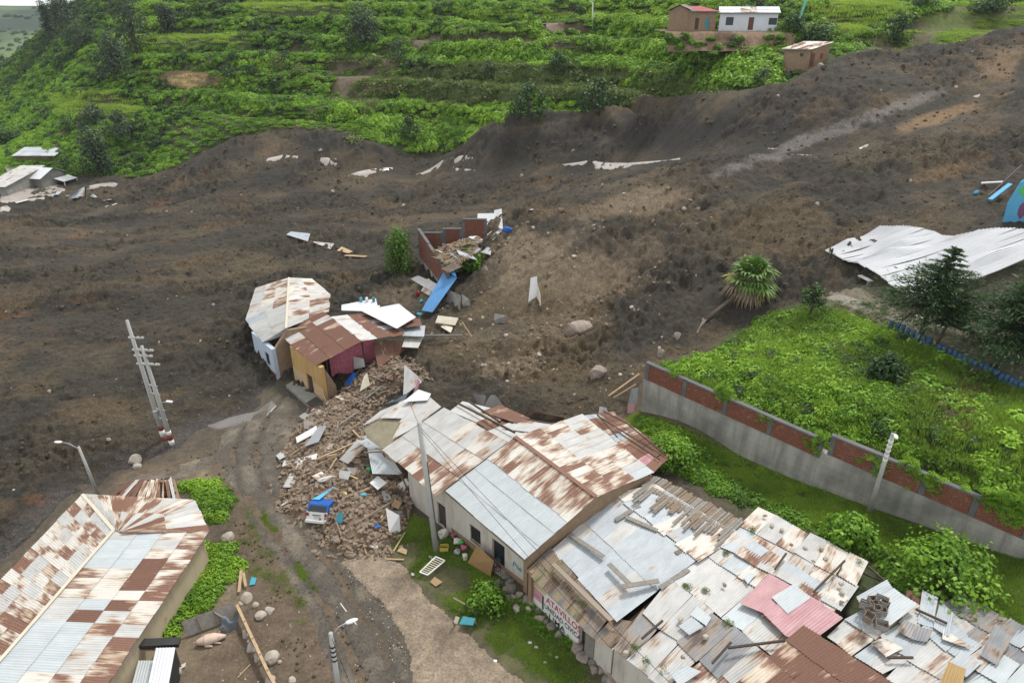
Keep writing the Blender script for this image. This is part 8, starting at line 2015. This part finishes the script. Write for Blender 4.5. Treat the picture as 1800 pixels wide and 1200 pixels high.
for lab, px, pyb, pyt, w, mt, tn in (('round dark tree at the brow of the slide, left one', 928, 212, 138, 78, 'leaf_dark', .36), ('round dark tree at the brow of the slide, right one', 1048, 204, 130, 80, 'leaf_dark', .42), ('round dark bush on the middle terrace', 981, 126, 88, 42, 'leaf_dark', .3),
    ('round dark tree at the edge of the upper field', 1572, 80, 16, 52, 'leaf_dark', .34), ('narrow grey-green bush on the olive field', 858, 142, 104, 28, 'leaf_grey', .4), ('round bush below the white hillside house', 1287, 100, 58, 46, 'leaf_dark', .42), ('bushy tree right of the white hillside house', 1392, 60, 20, 44, 'leaf_dark', .3),
    ('spreading tree above the adobe hut', 1435, 78, 36, 60, 'leaf_dark', .34), ('dark tree at the top edge above the upper field', 1735, 24, -8, 60, 'leaf_dark', .3), ('dark tree at the top edge right of the net', 1618, 14, -12, 40, 'leaf_dark', .3), ('dark shrub at the bend of the hill path', 705, 32, 8, 34, 'leaf_dark', .3),
    ('dark shrub left of the terrace hedge', 700, 110, 66, 40, 'leaf_dark', .35), ('dark shrub on the hedge above the slide', 722, 250, 198, 44, 'leaf_dark', .38), ('yellowish bush on the left terraces, larger one', 492, 128, 92, 38, 'leaf_olive', .5), ('yellowish bush on the left terraces, smaller one', 528, 132, 110, 28, 'leaf_olive', .65),
    ('dark bush on the upper left terraces', 450, 56, 34, 34, 'leaf_dark', .35), ('dark bush beside the straw patch', 405, 134, 116, 40, 'leaf_dark', .3), ('dark bush right of the straw patch', 440, 132, 112, 30, 'leaf_dark', .3), ('dark bush high on the left slope', 330, 36, 16, 30, 'leaf_dark', .3), ('grey-green tree on the slope above the row crop', 215, 245, 190, 52, 'leaf_grey', .35),
    ('grey-green tree left of the other on the lower slope', 165, 215, 180, 50, 'leaf_grey', .4), ('dark bush low on the left slope', 122, 232, 204, 30, 'leaf_dark', .32), ('dark bush at the left picture edge above the valley houses', 12, 252, 226, 50, 'leaf_dark', .3), ('dark round bush beside the lower valley house', 118, 300, 272, 36, 'leaf_dark', .35), ('dark bush where the slope meets the mud, left', 148, 305, 280, 40, 'leaf_lush', .2),
    ('dark tree on the far shoulder of the hill', 110, 118, 92, 34, 'leaf_dark', .25), ('small dark tree on the rim of the valley', 8, 122, 94, 26, 'leaf_dark', .25), ('bush at the right end of the terrace hedge', 1340, 150, 118, 36, 'leaf_grey', .4), ('small bush in front of the white hillside house', 1330, 66, 50, 22, 'leaf_dark', .4), ('green bush at the top edge left of the lamp post', 985, 8, -14, 36, 'leaf_dark', .34), ('dark bush over the hill path corner', 772, 52, 28, 22, 'leaf_dark', .3)):
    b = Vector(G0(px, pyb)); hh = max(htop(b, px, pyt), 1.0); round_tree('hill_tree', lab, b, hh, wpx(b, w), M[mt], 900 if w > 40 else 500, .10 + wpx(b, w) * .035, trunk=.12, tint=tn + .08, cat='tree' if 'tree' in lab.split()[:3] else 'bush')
b = Vector(G0(622, 250)); round_tree('hill_tree', 'low pale green bush stranded on the mud', b, 1.6, wpx(b, 44), M['leaf_olive'], 500, .3, trunk=.05, tint=.6, cat='bush')
for lab, px, pyb, pyt, w in (('tall wispy grey-green tree high on the left slope', 240, 96, -12, 66), ('wispy grey-green tree below the tallest one', 207, 138, 58, 60), ('wispy dark tree at the foot of the left slope', 176, 306, 226, 56), ('wide wispy tree on the left shoulder', 142, 88, 30, 80), ('wispy tree on the skyline, right one', 122, 46, -20, 52), ('slender tree on the skyline, leftmost', 90, 66, 2, 22), ('wispy tree on the skyline beside the slender one', 110, 54, -6, 34), ('pale wispy tree on the upper left terraces', 640, 85, 10, 80), ('thin pale tree above the straw patch', 300, 62, 8, 44)):
    b = Vector(G0(px, pyb)); round_tree('wispy_tree', lab, b, max(htop(b, px, pyt), 2), wpx(b, w), M['leaf_grey'], 1900, .42, trunk=.22, wispy=.7, tint=.32, lobes=13)
# net and rag of green cloth by the upper houses
M['net'] = pmat('shade_net', (.06, .20, .15), (.08, .26, .19), 1.5, .8, .2)
a, b = Vector(at_y(1403, 34, 134)), Vector(at_y(1418, -10, 138)); tag(MB().prism([a, a + Vector((.4, 0, .2)), b + Vector((.7, 0, 0)), b], (0, .05, 0)).build('shade_net', M['net']), 'strip of green shade net hanging at the top edge', 'net')
t0 = Vector(at_y(1305, 21, 140)); tag(MB().prism([t0, t0 + Vector((2.8, 0, 0)), t0 + Vector((2.2, .5, 1.0)), t0 + Vector((1.0, .5, 1.2))], (0, 1.0, 0)).build('tarpaulin', M['net']), 'green tarpaulin heap behind the white hillside house', 'tarpaulin')
# ------------------------------------------------------------------ the air: thin haze that fades the far side of the valley
hz_ = MB().box((-800, 1000, -45), (4200, 3000, 330)).build('haze', None); hz_['kind'] = 'stuff'
tag(hz_, 'thin pale haze filling the valley air', 'haze')
mt_ = bpy.data.materials.new('haze_air'); mt_.use_nodes = True; nt = mt_.node_tree
for n_ in list(nt.nodes):
    if n_.type == 'BSDF_PRINCIPLED': nt.nodes.remove(n_)
pv = nt.nodes.new('ShaderNodeVolumePrincipled'); pv.inputs['Color'].default_value = (.80, .90, 1.0, 1); pv.inputs['Density'].default_value = .00010; pv.inputs['Anisotropy'].default_value = .2
nt.links.new(pv.outputs['Volume'], nt.nodes['Material Output'].inputs['Volume']); hz_.data.materials.append(mt_)
hz_.visible_shadow = True
